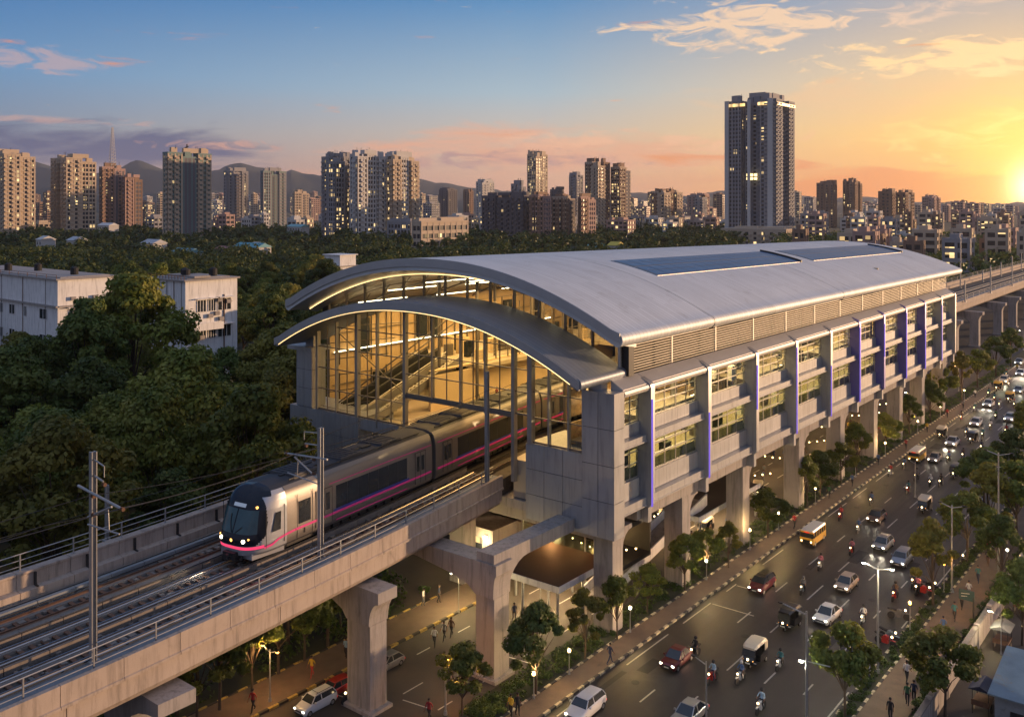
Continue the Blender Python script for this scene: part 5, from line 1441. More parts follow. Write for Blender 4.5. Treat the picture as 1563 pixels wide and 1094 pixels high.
for px, py, w, Z, c, lb in hs:
    x, y = pz(px, Z); W_ = w * Z / FPX; H = hz(py, Z) - 2.2; r = root('house', (x, y, 0), lb, 'house')
    b = MB(); b.box(-W_ / 2, W_ / 2, -5, 5, 0, H - 1.5); b.build('wall', WM['white'], r)
    b = MB(); b.prism([(-5.6, H - 1.6), (5.6, H - 1.6), (0, H + .9)], -W_ / 2 - .5, W_ / 2 + .5, axis='x'); b.build('roof', mat('house_roof', c, .6, 0, .5, .25), r)
    b = MB()
    for k in range(max(2, int(W_ / 4))): t = -W_ / 2 + 2 + k * 4; b.box(t - .6, t + .6, -5.06, -4.9, H - 5, H - 3.2)
    b.build('windows', M['darkglass'], r)
# ---- white institutional building left, two wings
def wing(pcorner, pleft, pright, pytop, Z, label, rows, openl, openr, attic=0):
    x1, y0 = pz(pcorner, Z); x0, _ = uy(pleft, y0); y1, _ = ux(pright, x1); H = hz(pytop, Z)
    r = root('white_building', ((x0 + x1) / 2, (y0 + y1) / 2, 0), label, 'building')
    ox, oy = r.location[0], r.location[1]
    x0 -= ox; x1 -= ox; y0 -= oy; y1 -= oy
    b = MB(); b.box(x0, x1, y0, y1, 0, H); w = b.build('wall', M['white'], r)
    b = MB(); b.box(x0 - .4, x1 + .5, y0 - .5, y1 + .4, H, H + .3); b.box(x0 + 1, x1 - 1, y0 + 1, y1 - 1, H + .3, H + .5); ro = b.build('roof', mat('flat_roof', (.33, .30, .28), .9, 0, .3, .3, dirt=((.2, .14, .1), .6, 1)), r)
    if attic:
        b = MB(); b.box(x0, x1 + .5, y0 - .6, y0 - .02, H - attic - .3, H - attic); b.box(x1 + .02, x1 + .6, y0, y1, H - attic - .3, H - attic); b.build('ledge', M['concrete_grey'], r)
    def win(face, t, z, ww, hh, lit=False, hood=True):
        b = MB(); f = MB(); s = MB()
        if face == 'L':
            b.box(t - ww / 2, t + ww / 2, y0 - .05, y0 - .02, z, z + hh)
            for a in (t - ww / 2, t, t + ww / 2): f.box(a - .06, a + .06, y0 - .12, y0 - .051, z, z + hh)
            f.box(t - ww / 2, t + ww / 2, y0 - .1, y0 - .051, z - .08, z); f.box(t - ww / 2, t + ww / 2, y0 - .1, y0 - .051, z + hh, z + hh + .08); s.box(t - ww / 2 - .4, t + ww / 2 + .4, y0 - .8, y0 - .02, z + hh + .25, z + hh + .4)
        else:
            b.box(x1 + .02, x1 + .05, t - ww / 2, t + ww / 2, z, z + hh)
            for k in range(4): a = t - ww / 2 + ww * k / 3; f.box(x1 + .051, x1 + .12, a - .06, a + .06, z, z + hh)
            f.box(x1 + .051, x1 + .1, t - ww / 2, t + ww / 2, z - .08, z); f.box(x1 + .051, x1 + .1, t - ww / 2, t + ww / 2, z + hh, z + hh + .08); s.box(x1 + .02, x1 + .9, t - ww / 2 - .4, t + ww / 2 + .4, z + hh + .25, z + hh + .4)
        o = b.build('window', M['darkglass'], r); f.build('window_frame', M['white'], o)
        if hood: s.build('window_hood', M['white'], o)
    q_ = random.Random(int(pcorner))
    for k in range(3):
        tx = q_.uniform(x0 + 2, x1 - 2); ty = q_.uniform(y0 + 2, y1 - 3); b = MB(); b.cyl((tx, ty, H + .5), (tx, ty, H + 1.9), .8, n=12); b.cyl((tx, ty, H + 1.9), (tx, ty, H + 2.2), .8, .25, 12); b.build('water_tank', M['blackp'], r)
    for k in range(6):
        ty = q_.uniform(y0 + 2, y1 - 2); tz = H - q_.uniform(3, 12); b = MB(); b.box(x1 + .02, x1 + .55, ty - .5, ty + .5, tz, tz + .75); b.cyl((x1 + .3, ty + .5, tz + .3), (x1 + .3, ty + .9, tz + .3), .04, n=5); b.build('air_conditioner', M['concrete_grey'], r)
    for k in range(5):
        tx = x0 + (x1 - x0) * (k + .5) / 5; b = MB(); b.cyl((tx, y0 - .1, 2), (tx, y0 - .1, H - .1), .07, n=6); b.build('drain_pipe', M['rust'] if k % 2 else M['galv'], r)
    b = MB(); n = 12
    for k in range(n + 1): tx = x0 + (x1 - x0) * k / n; b.box(tx - .05, tx + .05, y0 - .3, y0 - .22, H + .3, H + 1.1)
    b.box(x0, x1, y0 - .3, y0 - .22, H + 1.05, H + 1.12); b.build('roof_rail', M['rust'], r)
    for z in rows:
        for t, ww in openl: win('L', x0 + (x1 - x0) * t, H - z, ww, 2.0, hood=False)
        for t, ww in openr: win('R', y0 + (y1 - y0) * t, H - z, ww, 2.2)
    return r, x0, x1, y0, y1, H
wing(88, -70, 178, 428, 188, 'long white building wing at the left edge with a ribbon of small windows', (8.2, 13.5), [(.12, 2.2), (.25, 3), (.42, 1.6), (.5, 1.3), (.6, 2.6), (.72, 1.2), (.88, 3.2)], [(.3, 3), (.7, 3)], attic=5.2)
r, x0, x1, y0, y1, H = wing(283, 228, 362, 430, 176, 'white three storey block with balconies rising from the trees', (6.0, 11.2), [(.3, 1.4), (.7, 1.4)], [(.30, 1.9), (.5, 1.6), (.74, 3.0)])
for z in (9.4, 14.4, 19.0):
    b = MB(); b.box(x1 + .02, x1 + 1.8, y0 + .3, y0 + 7.2, H - z, H - z + .25); b.box(x1 + 1.65, x1 + 1.8, y0 + .3, y0 + 7.2, H - z + .25, H - z + 1.4); b.box(x1 + .02, x1 + 1.8, y0 + .3, y0 + .42, H - z + .25, H - z + 1.4); b.build('balcony', M['white'], r)
b = MB(); b.cyl((x1 + .12, y0 + 8.4, 4), (x1 + .12, y0 + 8.4, H - 3), .12); b.build('drain_pipe', M['rust'], r)
b = MB(); b.box(x0 + 3, x1 - .1, y0 + 2, y1 - 6, H + .5, H + .9); b.build('roof_slab', M['concrete_grey'], r)
r, x0, x1, y0, y1, H = wing(512, 481, 547, 408, 330, 'small white house with a roof room just left of the station vault', (4.2,), [(.4, 2.0), (.75, 1.6)], [(.5, 2)])
b = MB(); b.box(-3.2, 5.2, -3, 4.5, H + .3, H + 4); b.box(-3.8, 5.8, -3.6, 5.1, H + 4, H + 4.3); b.build('roof_room', M['white'], r)

# ------------------------------------------------------------------ hills
def ridge(name, Z, pts, m_, depth=1500):
    b = MB(); rnd = random.Random(name + str(Z)); n = 260; rows = []
    def hgt(px):
        for (a, ya), (c, yc) in zip(pts, pts[1:]):
            if a <= px <= c: t = (px - a) / (c - a); return hz(ya + (yc - ya) * t, Z)
        return 40
    R = [rnd.uniform(-1, 1) for _ in range(400)]
    def fb(q):
        s_ = 0
        for o_ in range(4):
            u = q * 2 ** o_; i = int(math.floor(u)); t = u - i; s_ += (R[i % 397] * (1 - t) + R[(i + 1) % 397] * t) / 2 ** o_
        return s_
    for j in range(9):
        row = []; e = j / 8
        for i in range(n + 1):
            px = pts[0][0] + (pts[-1][0] - pts[0][0]) * i / n; h = hgt(px)
            x, y = pz(px, Z + (e - .5) * depth * 2 * (0.55 + .1 * fb(i / 9)))
            k = 1 - abs(2 * e - 1) ** 1.3
            row.append((x, y, max(-2, h * k + fb(i / 6) * 16 * k + fb(i / 5 + j * 13) * 10 * k + fb(i / 1.7 + j * 7) * 6 * k)))
        rows.append(row)
    b.loft(rows, close=False, caps=False); o = b.build(name, m_, smooth=True, fix=False); structure(o, 'wooded hills on the horizon'); return o
M['hill'] = mat('hill_forest', (0.035, 0.045, 0.035), .95, 0, .002, .35)
ridge('hills', 6500, [(-300, 262), (0, 250), (60, 248), (120, 268), (170, 262), (210, 250), (250, 258), (300, 268), (365, 250), (420, 262), (445, 256), (490, 270), (560, 262), (640, 276), (700, 286), (760, 292), (860, 300), (960, 296), (1080, 294), (1130, 292), (1215, 298), (1260, 306), (1330, 302), (1400, 309), (1500, 314), (1700, 312), (1900, 316)], M['hill'])
ridge('hills', 4600, [(-300, 290), (0, 280), (150, 292), (330, 286), (480, 296), (640, 300), (900, 306), (1250, 309), (1600, 314), (1900, 316)], M['hill'], 900)
# ------------------------------------------------------------------ vehicles (front towards -Y, base at z 0)
def paintm(name, col, metal=.3): return mat(name, col, .28, metal, 1, .05, coat=.6)
CP = {'white': paintm('car_paint_white', (.62, .62, .63), 0), 'silver': paintm('car_paint_silver', (.36, .37, .38), .6), 'black': paintm('car_paint_black', (.02, .02, .022)), 'maroon': paintm('car_paint_maroon', (.13, .015, .02)),
      'beige': paintm('car_paint_beige', (.46, .38, .31), .3), 'blue': paintm('car_paint_blue_grey', (.20, .25, .32), .5), 'brown': paintm('car_paint_brown', (.16, .09, .06)), 'yellow': mat('vehicle_yellow', (.62, .34, .02), .4, 0, 1, .1),
      'red': paintm('car_paint_red', (.40, .03, .025)), 'grey': paintm('car_paint_grey', (.12, .12, .125)), 'cream': mat('vehicle_cream', (.58, .50, .38), .4, 0, 1, .1)}
M['tail'] = mat('tail_light', (.35, .01, .01), .3, emis=(1, .05, .02), es=.8)
M['hl'] = emit('car_headlight', (1, .88, .66), 8)
M['hlw'] = emit('car_headlight_warm', (1, .72, .35), 8)
M['plate'] = mat('number_plate', (.6, .6, .55), .5)
M['rim'] = mat('wheel_rim', (.35, .35, .36), .4, .7)
def wheel(parent, x, y, r=.31, w=.2):
    b = MB(); b.cyl((x - w / 2, y, r), (x + w / 2, y, r), r, n=14); o = b.build('wheel', M['blackp'], parent, smooth=30)
    s = 1 if x > 0 else -1; b = MB(); b.cyl((x + s * w / 2, y, r), (x + s * (w / 2 + .015), y, r), r * .6, n=10); b.build('rim', M['rim'], o)
def make_car(label, cp, kind='hatch', L=4.0, W=1.72, Ht=1.52, roofm=None, cat='car', rack=False):
    r = root('parked_car' if cat == '' else {'car': 'car', 'taxi': 'taxi', 'suv': 'suv'}.get(cat, 'car'), (0, 0, 0), label, cat)
    h = W / 2; hb = {'hatch': .92, 'suv': 1.0, 'sedan': .88}[kind] * Ht / 1.52
    f = -L / 2; k = L / 2
    st = [(f, .42, .66, .80), (f + .12, .24, .78, .94), (f + .45, .2, .84, .98), (f + 1.0, .2, hb - .02, 1.0), (f + 1.5, .2, hb + .02, 1.0), (0.3, .2, hb + .03, 1.0), (k - .9, .2, hb + .04, 1.0), (k - .35, .22, hb + .04, .98), (k - .08, .3, hb - .06, .92), (k, .45, hb - .2, .84)]
    def sec(y, zb, zt, ws):
        w = h * ws; return [(-w * .9, y, zb), (-w, y, zb + .18), (-w, y, zb + (zt - zb) * .55), (-w * .97, y, zt - .08), (-w * .86, y, zt), (w * .86, y, zt), (w * .97, y, zt - .08), (w, y, zb + (zt - zb) * .55), (w, y, zb + .18), (w * .9, y, zb)]
    b = MB(); b.loft([sec(*s_) for s_ in st]); b.build('body', cp, r, smooth=35)
    if kind == 'sedan': g = [(f + 1.15, hb), (f + 1.85, Ht - .04), (.1, Ht), (k - 1.25, Ht - .05), (k - .55, hb + .02)]
    elif kind == 'suv': g = [(f + 1.0, hb), (f + 1.55, Ht - .04), (.2, Ht), (k - .45, Ht - .05), (k - .12, hb)]
    else: g = [(f + .9, hb), (f + 1.6, Ht - .04), (.1, Ht), (k - .75, Ht - .06), (k - .18, hb)]
    wb, wt = h * .88, h * .70
    def gw(z): return wb + (wt - wb) * (z - hb) / (Ht - hb)
    b = MB(); P1 = [(y, z) for y, z in g]
    v = [(-gw(z), y, z) for y, z in P1] + [(gw(z), y, z) for y, z in P1]; n = len(P1)
    b.add(v, [tuple(range(n)), tuple(range(2 * n - 1, n - 1, -1))] + [(i, i + n, i + 1 + n, i + 1) for i in range(n - 1)])
    b.build('windows', M['darkglass'], r)
    b = MB(); t = .03
    y1, y2, y3 = g[1][0], g[2][0], g[3][0]
    b.loft([[(-wt - .02, y1 - .02, Ht - .06), (wt + .02, y1 - .02, Ht - .06), (wt - .05, y1, Ht - .01), (-wt + .05, y1, Ht - .01)], [(-wt - .02, y2, Ht - .03), (wt + .02, y2, Ht - .03), (wt - .05, y2, Ht + .03), (-wt + .05, y2, Ht + .03)], [(-wt - .02, y3 + .03, Ht - .07), (wt + .02, y3 + .03, Ht - .07), (wt - .05, y3, Ht - .02), (-wt + .05, y3, Ht - .02)]])
    for s in (-1, 1):
        for (ya, za), (yb, zb) in ((g[0], g[1]), (g[4], g[3]), ((.15, hb), (.12, Ht - .04))): b.beam((s * (gw(za) + .0), ya, za), (s * (gw(zb) + .0), yb, zb - .02), .07, .06)
    b.build('roof', roofm or cp, r)
    if rack:
        b = MB()
        for s in (-1, 1): b.cyl((s * .5, y1 + .2, Ht + .09), (s * .5, y3 - .1, Ht + .09), .025, n=5)
        b.cyl((-.5, y1 + .5, Ht + .09), (.5, y1 + .5, Ht + .09), .02, n=5); b.build('roof_rack', M['dark'], r)
    for s in (-1, 1):
        for y in (f + .72, k - .72): wheel(r, s * (h - .1), y)
        b = MB(); b.ball((s * h * .70, f + .06, .66), .13, 8, sc3=(1.35, .6, .8)); b.build('headlight', M['hl'], r)
        b = MB(); b.box(s * h * .62, s * h * .92, k - .14, k - .01, .5, .66); b.build('tail_light', M['tail'], r)
        b = MB(); b.box(s * (h + .02), s * (h + .2), g[0][0] + .25, g[0][0] + .38, hb, hb + .14); b.build('mirror', cp, r)
    b = MB(); b.box(-.45, .45, f - .02, f + .08, .5, .66); b.box(-.6, .6, f - .0, f + .1, .28, .42); b.build('grille', M['dark'], r)
    b = MB(); b.box(-.24, .24, f - .04, f - .015, .42, .52); b.build('number_plate', M['plate'], r)
    return r
def make_rick(label, body, roofc, tail=False):
    r = root('auto_rickshaw', (0, 0, 0), label, 'auto rickshaw')
    b = MB()   # tub
    prof_ = [(-1.28, .42), (-1.3, .75), (-1.02, .98), (-.95, .55), (-.35, .42), (-.3, .9), (.2, .95), (1.05, 1.02), (1.28, .9), (1.3, .45), (.9, .3), (-.9, .3)]
    n = len(prof_); rows = []
    for x, s in ((-.66, .96), (-.58, 1), (.58, 1), (.66, .96)): rows.append([(x * (1 - .42 * max(0, -y - .6) / .7), y * s, z) for y, z in prof_])
    b.loft(rows); b.build('body', body, r)
    b = MB(); sec = lambda y, zt, w: [(-w, y, 1.0), (-w, y, zt - .18), (-w + .15, y, zt), (w - .15, y, zt), (w, y, zt - .18), (w, y, 1.0), (w - .03, y, 1.0), (w - .03, y, zt - .2), (w - .16, y, zt - .04), (-w + .16, y, zt - .04), (-w + .03, y, zt - .2), (-w + .03, y, 1.0)]
    b.loft([[(x, y, z) for x, y, z in sec(y, zt, w)] for y, zt, w in ((.55, 1.78, .66), (.9, 1.78, .66), (1.28, 1.68, .62))])
    b.loft([[(-w, y, z0), (-w + .12, y, z1), (w - .12, y, z1), (w, y, z0), (w - .04, y, z0 - .05), (-w + .04, y, z0 - .05)] for y, z0, z1, w in ((-.98, 1.52, 1.62, .52), (-.6, 1.62, 1.76, .62), (.1, 1.64, 1.80, .66), (.9, 1.64, 1.80, .66), (1.3, 1.5, 1.62, .62))])
    b.build('canopy', roofc, r)
    b = MB(); b.loft([[(-.5, -1.1, 1.0), (.5, -1.1, 1.0), (.5, -1.07, 1.0), (-.5, -1.07, 1.0)], [(-.47, -.95, 1.5), (.47, -.95, 1.5), (.47, -.92, 1.5), (-.47, -.92, 1.5)]]); b.build('windscreen', M['darkglass'], r)
    b = MB()
    for s in (-1, 1): b.cyl((s * .53, -1.1, .9), (s * .5, -.95, 1.58), .03, n=6); b.cyl((s * .64, -.28, .9), (s * .64, -.28, 1.66), .025, n=6); b.cyl((s * .64, .55, .9), (s * .64, .55, 1.7), .025, n=6)
    b.build('frame', M['dark'], r)
    b = MB(); b.box(-.55, .55, .35, .95, .7, .85); b.box(-.55, .55, .85, 1.0, .85, 1.35); b.box(-.22, .22, -.55, -.2, .75, .88); b.build('seat', M['blackp'], r)
    wheel(r, 0.05, -1.0, .24, .12); wheel(r, .6, .85, .24, .12); wheel(r, -.6, .85, .24, .12)
    b = MB(); b.ball((0, -1.3, .82), .09, 8); b.build('headlight', M['hlw'], r)
    for s in (-1, 1): b = MB(); b.ball((s * .36, -1.2, .74), .06, 6); b.build('indicator', M['amber'], r)
    b = MB(); b.box(-.62, .62, -1.14, -1.08, .55, .60); b.box(-.2, .2, -1.36, -1.33, .5, .6); b.build('bumper', M['plate'], r)
    return r
def make_bus(label, low, top, roofc):
    r = root('minibus', (0, 0, 0), label, 'minibus'); h = .98
    def sec(y, z0, z1, w): return [(-w, y, z0), (-w, y, z1), (w, y, z1), (w, y, z0)]
    b = MB(); b.loft([sec(-2.55, .45, 1.05, .9), sec(-2.45, .35, 1.2, h), sec(2.4, .35, 1.2, h), sec(2.5, .4, 1.15, .95)]); b.build('body', low, r)
    b = MB(); b.loft([sec(-2.42, 1.2, 1.22, .93), sec(-2.2, 1.2, 2.05, .88), sec(2.3, 1.2, 2.05, .88), sec(2.42, 1.2, 1.3, .93)]); b.build('windows', M['darkglass'], r)
    b = MB()
    b.loft([[(-.92, y, 2.0), (-.8, y, 2.22), (.8, y, 2.22), (.92, y, 2.0)] for y in (-2.28, 2.36)]); b.build('roof', roofc, r)
    b = MB()
    for y in (-2.1, -1.1, -.2, .7, 1.6, 2.3):
        for s in (-1, 1): b.box(s * .9, s * .955, y - .06, y + .06, 1.2, 2.02)
    b.box(-.92, .92, -2.36, -2.22, 1.86, 2.04); b.build('pillars', top, r)
    b = MB(); b.box(-.35, .35, -2.4, -2.35, 1.88, 1.99); b.build('route_board', M['tail'], r)
    for s in (-1, 1):
        for y in (-1.7, 1.6): wheel(r, s * .86, y, .36, .24)
        b = MB(); b.ball((s * .68, -2.52, .75), .13, 8, sc3=(1, .5, 1)); b.build('headlight', M['hlw'], r)
        b = MB(); b.box(s * 1.02, s * 1.18, -2.5, -2.42, 1.4, 1.7); b.build('mirror', M['dark'], r)
    b = MB(); b.box(-.5, .5, -2.58, -2.5, .5, .95); b.box(-.9, .9, -2.62, -2.5, .36, .5); b.build('grille', M['dark'], r)
    return r
def make_moto(label, col):
    r = root('motorcycle', (0, 0, 0), label, 'motorcycle')
    for y in (-.64, .64):
        b = MB(); b.cyl((-.05, y, .3), (.05, y, .3), .3, n=16); b.build('wheel', M['blackp'], r)
    b = MB(); b.loft([[(-.1, -.25, .55), (.1, -.25, .55), (.12, -.25, .85), (-.12, -.25, .85)], [(-.16, .0, .5), (.16, .0, .5), (.15, 0, .92), (-.15, 0, .92)], [(-.1, .3, .55), (.1, .3, .55), (.1, .3, .78), (-.1, .3, .78)]]); b.box(-.14, .14, -.2, .3, .25, .55); b.box(-.07, .07, -.85, -.4, .58, .64)
    b.build('body', col, r)
    b = MB(); b.loft([[(-.12, .15, .76), (.12, .15, .76), (.12, .15, .84), (-.12, .15, .84)], [(-.14, .5, .78), (.14, .5, .78), (.14, .5, .86), (-.14, .5, .86)], [(-.1, .92, .84), (.1, .92, .84), (.1, .92, .92), (-.1, .92, .92)]]); b.build('seat', M['blackp'], r)
    b = MB(); b.cyl((0, -.64, .3), (0, -.36, 1.0), .04, n=6); b.cyl((-.34, -.3, 1.04), (.34, -.3, 1.04), .022, n=6); b.build('handlebar', M['dark'], r)
    b = MB(); b.ball((0, -.52, .88), .09, 8); b.build('headlight', M['hlw'], r)
    return r
# ---- people: one skinned body per pose, clothing by region
M['skin'] = mat('skin', (.20, .10, .06), .6, amt=.05)
M['hair'] = mat('hair', (.012, .01, .01), .7, amt=.1)
CL = {n: mat('cloth_' + n, c, .85, 0, 6, .15) for n, c in {'white': (.55, .55, .55), 'blue': (.06, .12, .26), 'teal': (.03, .14, .16), 'yellow': (.50, .33, .03), 'red': (.32, .03, .03), 'black': (.02, .02, .022), 'brown': (.12, .07, .045), 'navy': (.02, .03, .07), 'grey': (.14, .14, .15), 'green': (.04, .12, .06), 'lightblue': (.25, .38, .5), 'pink': (.45, .15, .2)}.items()}
def body_mesh(name, J, E_, R_):
    me = bpy.data.meshes.new(name); me.from_pydata([Vector(p) for p in J], E_, []); o = bpy.data.objects.new(name, me); COL.objects.link(o)
    s = o.modifiers.new('s', 'SKIN'); s.use_smooth_shade = True
    for i, r_ in enumerate(R_): me.skin_vertices[0].data[i].radius = r_ if isinstance(r_, tuple) else (r_, r_)
    me.skin_vertices[0].data[0].use_root = True
    u = o.modifiers.new('u', 'SUBSURF'); u.levels = 1; u.render_levels = 1
    dg = bpy.context.evaluated_depsgraph_get(); dg.update(); m2 = bpy.data.meshes.new_from_object(o.evaluated_get(dg)); bpy.data.objects.remove(o); m2.name = name
    return m2
def pose_walk(ph, sit=False):
    # joints: 0 pelvis 1 waist 2 chest 3 neck 4 headbase 5 headtop; legs, arms with fingers
    J = [(0, 0, .93), (0, -.01, 1.08), (0, -.02, 1.30), (0, -.02, 1.45), (0, -.035, 1.53), (0, -.045, 1.70)]; E_ = [(0, 1), (1, 2), (2, 3), (3, 4), (4, 5)]
    R_ = [(.15, .11), (.13, .095), (.16, .10), .055, .075, .085]
    def chain(par, pts, rad):
        p = par
        for q, r_ in zip(pts, rad): J.append(q); R_.append(r_); E_.append((p, len(J) - 1)); p = len(J) - 1
        return p
    a = ph
    for s in (-1, 1):
        sw = a * s
        if sit:
            chain(0, [(s * .13, -.02, .90), (s * .2, -.42, .80), (s * .2, -.22, .38), (s * .2, -.40, .30)], [.095, .07, .05, .04])
            w = chain(2, [(s * .19, -.02, 1.38), (s * .28, -.14, 1.14), (s * .3, -.34, 1.06)], [.055, .042, .033])
        else:
            chain(0, [(s * .10, 0, .88), (s * .10, -.17 * sw - .03, .50), (s * .10, -.30 * sw + (.12 if sw < 0 else 0), .09 + (.05 if sw < 0 else 0)), (s * .10, -.30 * sw - .12 + (.1 if sw < 0 else 0), .04)], [.09, .062, .045, .038])
            w = chain(2, [(s * .18, -.02, 1.39), (s * .23, .10 * sw, 1.13), (s * .24, .19 * sw - .1, .90)], [.055, .042, .032])
        p = J[w]
        for k in range(4): chain(w, [(p[0] + (k - 1.5) * .014, p[1] - .03, p[2] - .07), (p[0] + (k - 1.5) * .016, p[1] - .05, p[2] - .125 + abs(k - 1.5) * .012)], [.011, .008])
        chain(w, [(p[0] - s * .03, p[1] - .04, p[2] - .05)], [.01])
    return J, E_, R_
def make_person(ph, name, sit=False, shorts=False):
    me = body_mesh(name, *pose_walk(ph, sit))
    for m_ in (CL['white'], CL['black'], M['skin']): me.materials.append(m_)
    for p in me.polygons:
        c = p.center; z = c.z; x = abs(c.x)
        if sit:
            k = 0 if (z > .98 and z < 1.47) else (2 if z >= 1.47 else 1)
            if x > .26 and z < 1.16 and c.y < -.25 and z > .95: k = 2
        else:
            k = 0 if .93 < z < 1.46 else (2 if z >= 1.46 else (1 if x < .2 else 2))
            if x > .20 and z < 1.08 and z > .6: k = 2
            if z < .07: k = 1
        p.material_index = k
    me.shade_smooth()
    return me
pm = {'walk': make_person(1.0, 'walking_body'), 'stand': make_person(.15, 'standing_body'), 'sit': make_person(0, 'seated_body', sit=True)}
hb_ = MB(); hb_.ball((0, -.03, 1.66), .103, 10, sc3=(.95, 1.08, .9)); ho = hb_.build('hair', M['hair']); hair_me = ho.data; bpy.data.objects.remove(ho)
fb_ = MB(); fb_.ball((0, -.13, 1.595), .018, 6); fb_.ball((-.03, -.118, 1.63), .011, 6, 1); fb_.ball((.03, -.118, 1.63), .011, 6, 1); fb_.box(-.025, .025, -.125, -.11, 1.555, 1.562, 1); fb_.ball((-.087, -.035, 1.61), .02, 6); fb_.ball((.087, -.035, 1.61), .02, 6)
fo = fb_.build('face', [M['skin'], M['hair']]); face_me = fo.data; bpy.data.objects.remove(fo)
he_ = MB(); he_.ball((0, -.04, 1.645), .145, 10); heo = he_.build('helmet', CL['black']); helm_me = heo.data; bpy.data.objects.remove(heo)
def person(x, y, z, rz, pose, top, bot, label, group=None, helmet=None, s=1.0):
    r = root('person', (x, y, z), label, 'person', group, rz); r.scale = (s, s, s)
    o = bpy.data.objects.new('body', pm[pose]); COL.objects.link(o); o.parent = r
    for k, m_ in enumerate((CL[top], CL[bot])): o.material_slots[k].link = 'OBJECT'; o.material_slots[k].material = m_
    h = bpy.data.objects.new('helmet' if helmet else 'hair', helm_me if helmet else hair_me); COL.objects.link(h); h.parent = r
    if helmet: h.material_slots[0].link = 'OBJECT'; h.material_slots[0].material = CL[helmet]
    f = bpy.data.objects.new('face', face_me); COL.objects.link(f); f.parent = r
    return r
# ---- traffic on the main road, placed by where each touches the asphalt
def place(o, px, py, rz=0.0, s=1.0, beam=0):
    x, y = at(px, py); o.location = (x, y, .0); o.rotation_euler = (0, 0, rz); o.scale = (s, s, s)
    if beam:
        for q in (-.6, .6):
            light('headlight_beam', 'SPOT', (q, -2.2, .65), beam, (1, .88, .66), o, .08, (radians(80), 0, pi), spot=radians(60), world=False)
    return o
S_ = .86
place(make_car('white hatchback cut off by the bottom edge left of the lane line', CP['white'], 'suv', 4.3, 1.8, 1.6), 894, 1088, .03, .87, 0)
place(make_car('pale blue saloon cut off at the bottom edge, second lane', CP['silver'], 'sedan', 4.3, 1.75, 1.46), 1052, 1098, .0, .87, 0)
place(make_car('dark red saloon beside a motorcycle near the bottom', CP['maroon'], 'sedan', 4.2, 1.75, 1.48), 1033, 1012, .02, S_, 0)
place(make_car('black and maroon taxi with a dark roof in the left lane', CP['maroon'], 'suv', 4.3, 1.75, 1.6, roofm=CP['black'], cat='taxi', rack=True), 1163, 898, .0, S_, 0)
place(make_car('white saloon with shining headlights in the third lane', CP['white'], 'sedan', 4.2, 1.75, 1.5), 1263, 945, -.04, S_, 12)
place(make_car('beige hatchback behind the white saloon', CP['beige'], 'hatch', 3.9, 1.72, 1.52), 1292, 897, .0, S_, 6)
place(make_car('silver hatchback with bright headlights and roof rack', CP['silver'], 'hatch', 4.0, 1.74, 1.55, rack=True), 1348, 836, -.02, S_, 60)
place(make_car('blue grey car beside the verge tree', CP['blue'], 'suv', 4.3, 1.78, 1.6), 1377, 859, .0, S_, 12)
place(make_car('dark brown hatchback in the left lane behind a motorcycle', CP['brown'], 'hatch', 3.9, 1.72, 1.5, roofm=CP['black']), 1338, 794, .0, S_, 10)
place(make_car('small beige car right behind the cream minibus', CP['beige'], 'hatch', 3.6, 1.62, 1.5), 1427, 704, .0, 0.86, 8)
place(make_car('white car throwing headlight on the road beyond the cream minibus', CP['white'], 'sedan', 4.1, 1.72, 1.5), 1454, 679, .0, 0.90, 130)
place(make_car('white car with bright headlights farther up the road', CP['white'], 'hatch', 4.0, 1.72, 1.5), 1490, 649, .0, 0.90, 90)
place(make_car('white car beyond the left lane motorcycle', CP['white'], 'sedan', 4.1, 1.72, 1.5), 1509, 620, .0, 0.90, 130)
place(make_car('grey white hatchback at the right beside the trees', CP['white'], 'suv', 4.1, 1.72, 1.55, roofm=CP['silver']), 1542, 642, .0, 0.90, 10)
place(make_car('pale blue car at the right edge of the far traffic', CP['blue'], 'sedan', 4.1, 1.72, 1.5), 1555, 599, .0, 0.90, 90)
place(make_car('white car glowing yellow far up the road', CP['cream'], 'suv', 4.1, 1.72, 1.6), 1533, 584, .0, 0.95, 130)
place(make_car('farthest white car at the right edge of the road', CP['white'], 'sedan', 4.1, 1.72, 1.5), 1558, 573, .0, 0.95, 130)
place(make_car('white car high up the road between two headlights', CP['silver'], 'sedan', 4.1, 1.72, 1.5), 1556, 556, .0, 0.95, 130)
place(make_car('white multi purpose car with red stripes below the viaduct', CP['white'], 'suv', 4.3, 1.76, 1.62, rack=True), 482, 1080, .0, .76, 6)
place(make_car('red pickup behind the striped white car below the viaduct', CP['red'], 'hatch', 4.4, 1.7, 1.4), 513, 1056, .0, .74, 0)
place(make_car('silver car half hidden behind the round viaduct pier', CP['silver'], 'hatch', 3.9, 1.7, 1.5), 592, 1018, 0, .74, 0)
r1 = make_rick('black auto rickshaw with a pale patched canopy, nearest of all', CP['black'], CP['cream'])
place(r1, 1151, 1012, .03, 1.05)
rk = [(1204, 957, 'black auto rickshaw with yellow sides in the second lane', 1.04), (1411, 780, 'black auto rickshaw alone in the left half of the road', 1.04), (1459, 728, 'black and yellow auto rickshaw left of the verge trees', 1.04), (1437, 668, 'auto rickshaw in the left lane behind the cream minibus', 1.04),
      (1484, 675, 'auto rickshaw between two white cars', 1.04), (1541, 613, 'auto rickshaw taxi beside the pale blue car', 1.08), (1523, 596, 'auto rickshaw glowing yellow in the far left lane', 1.08)]
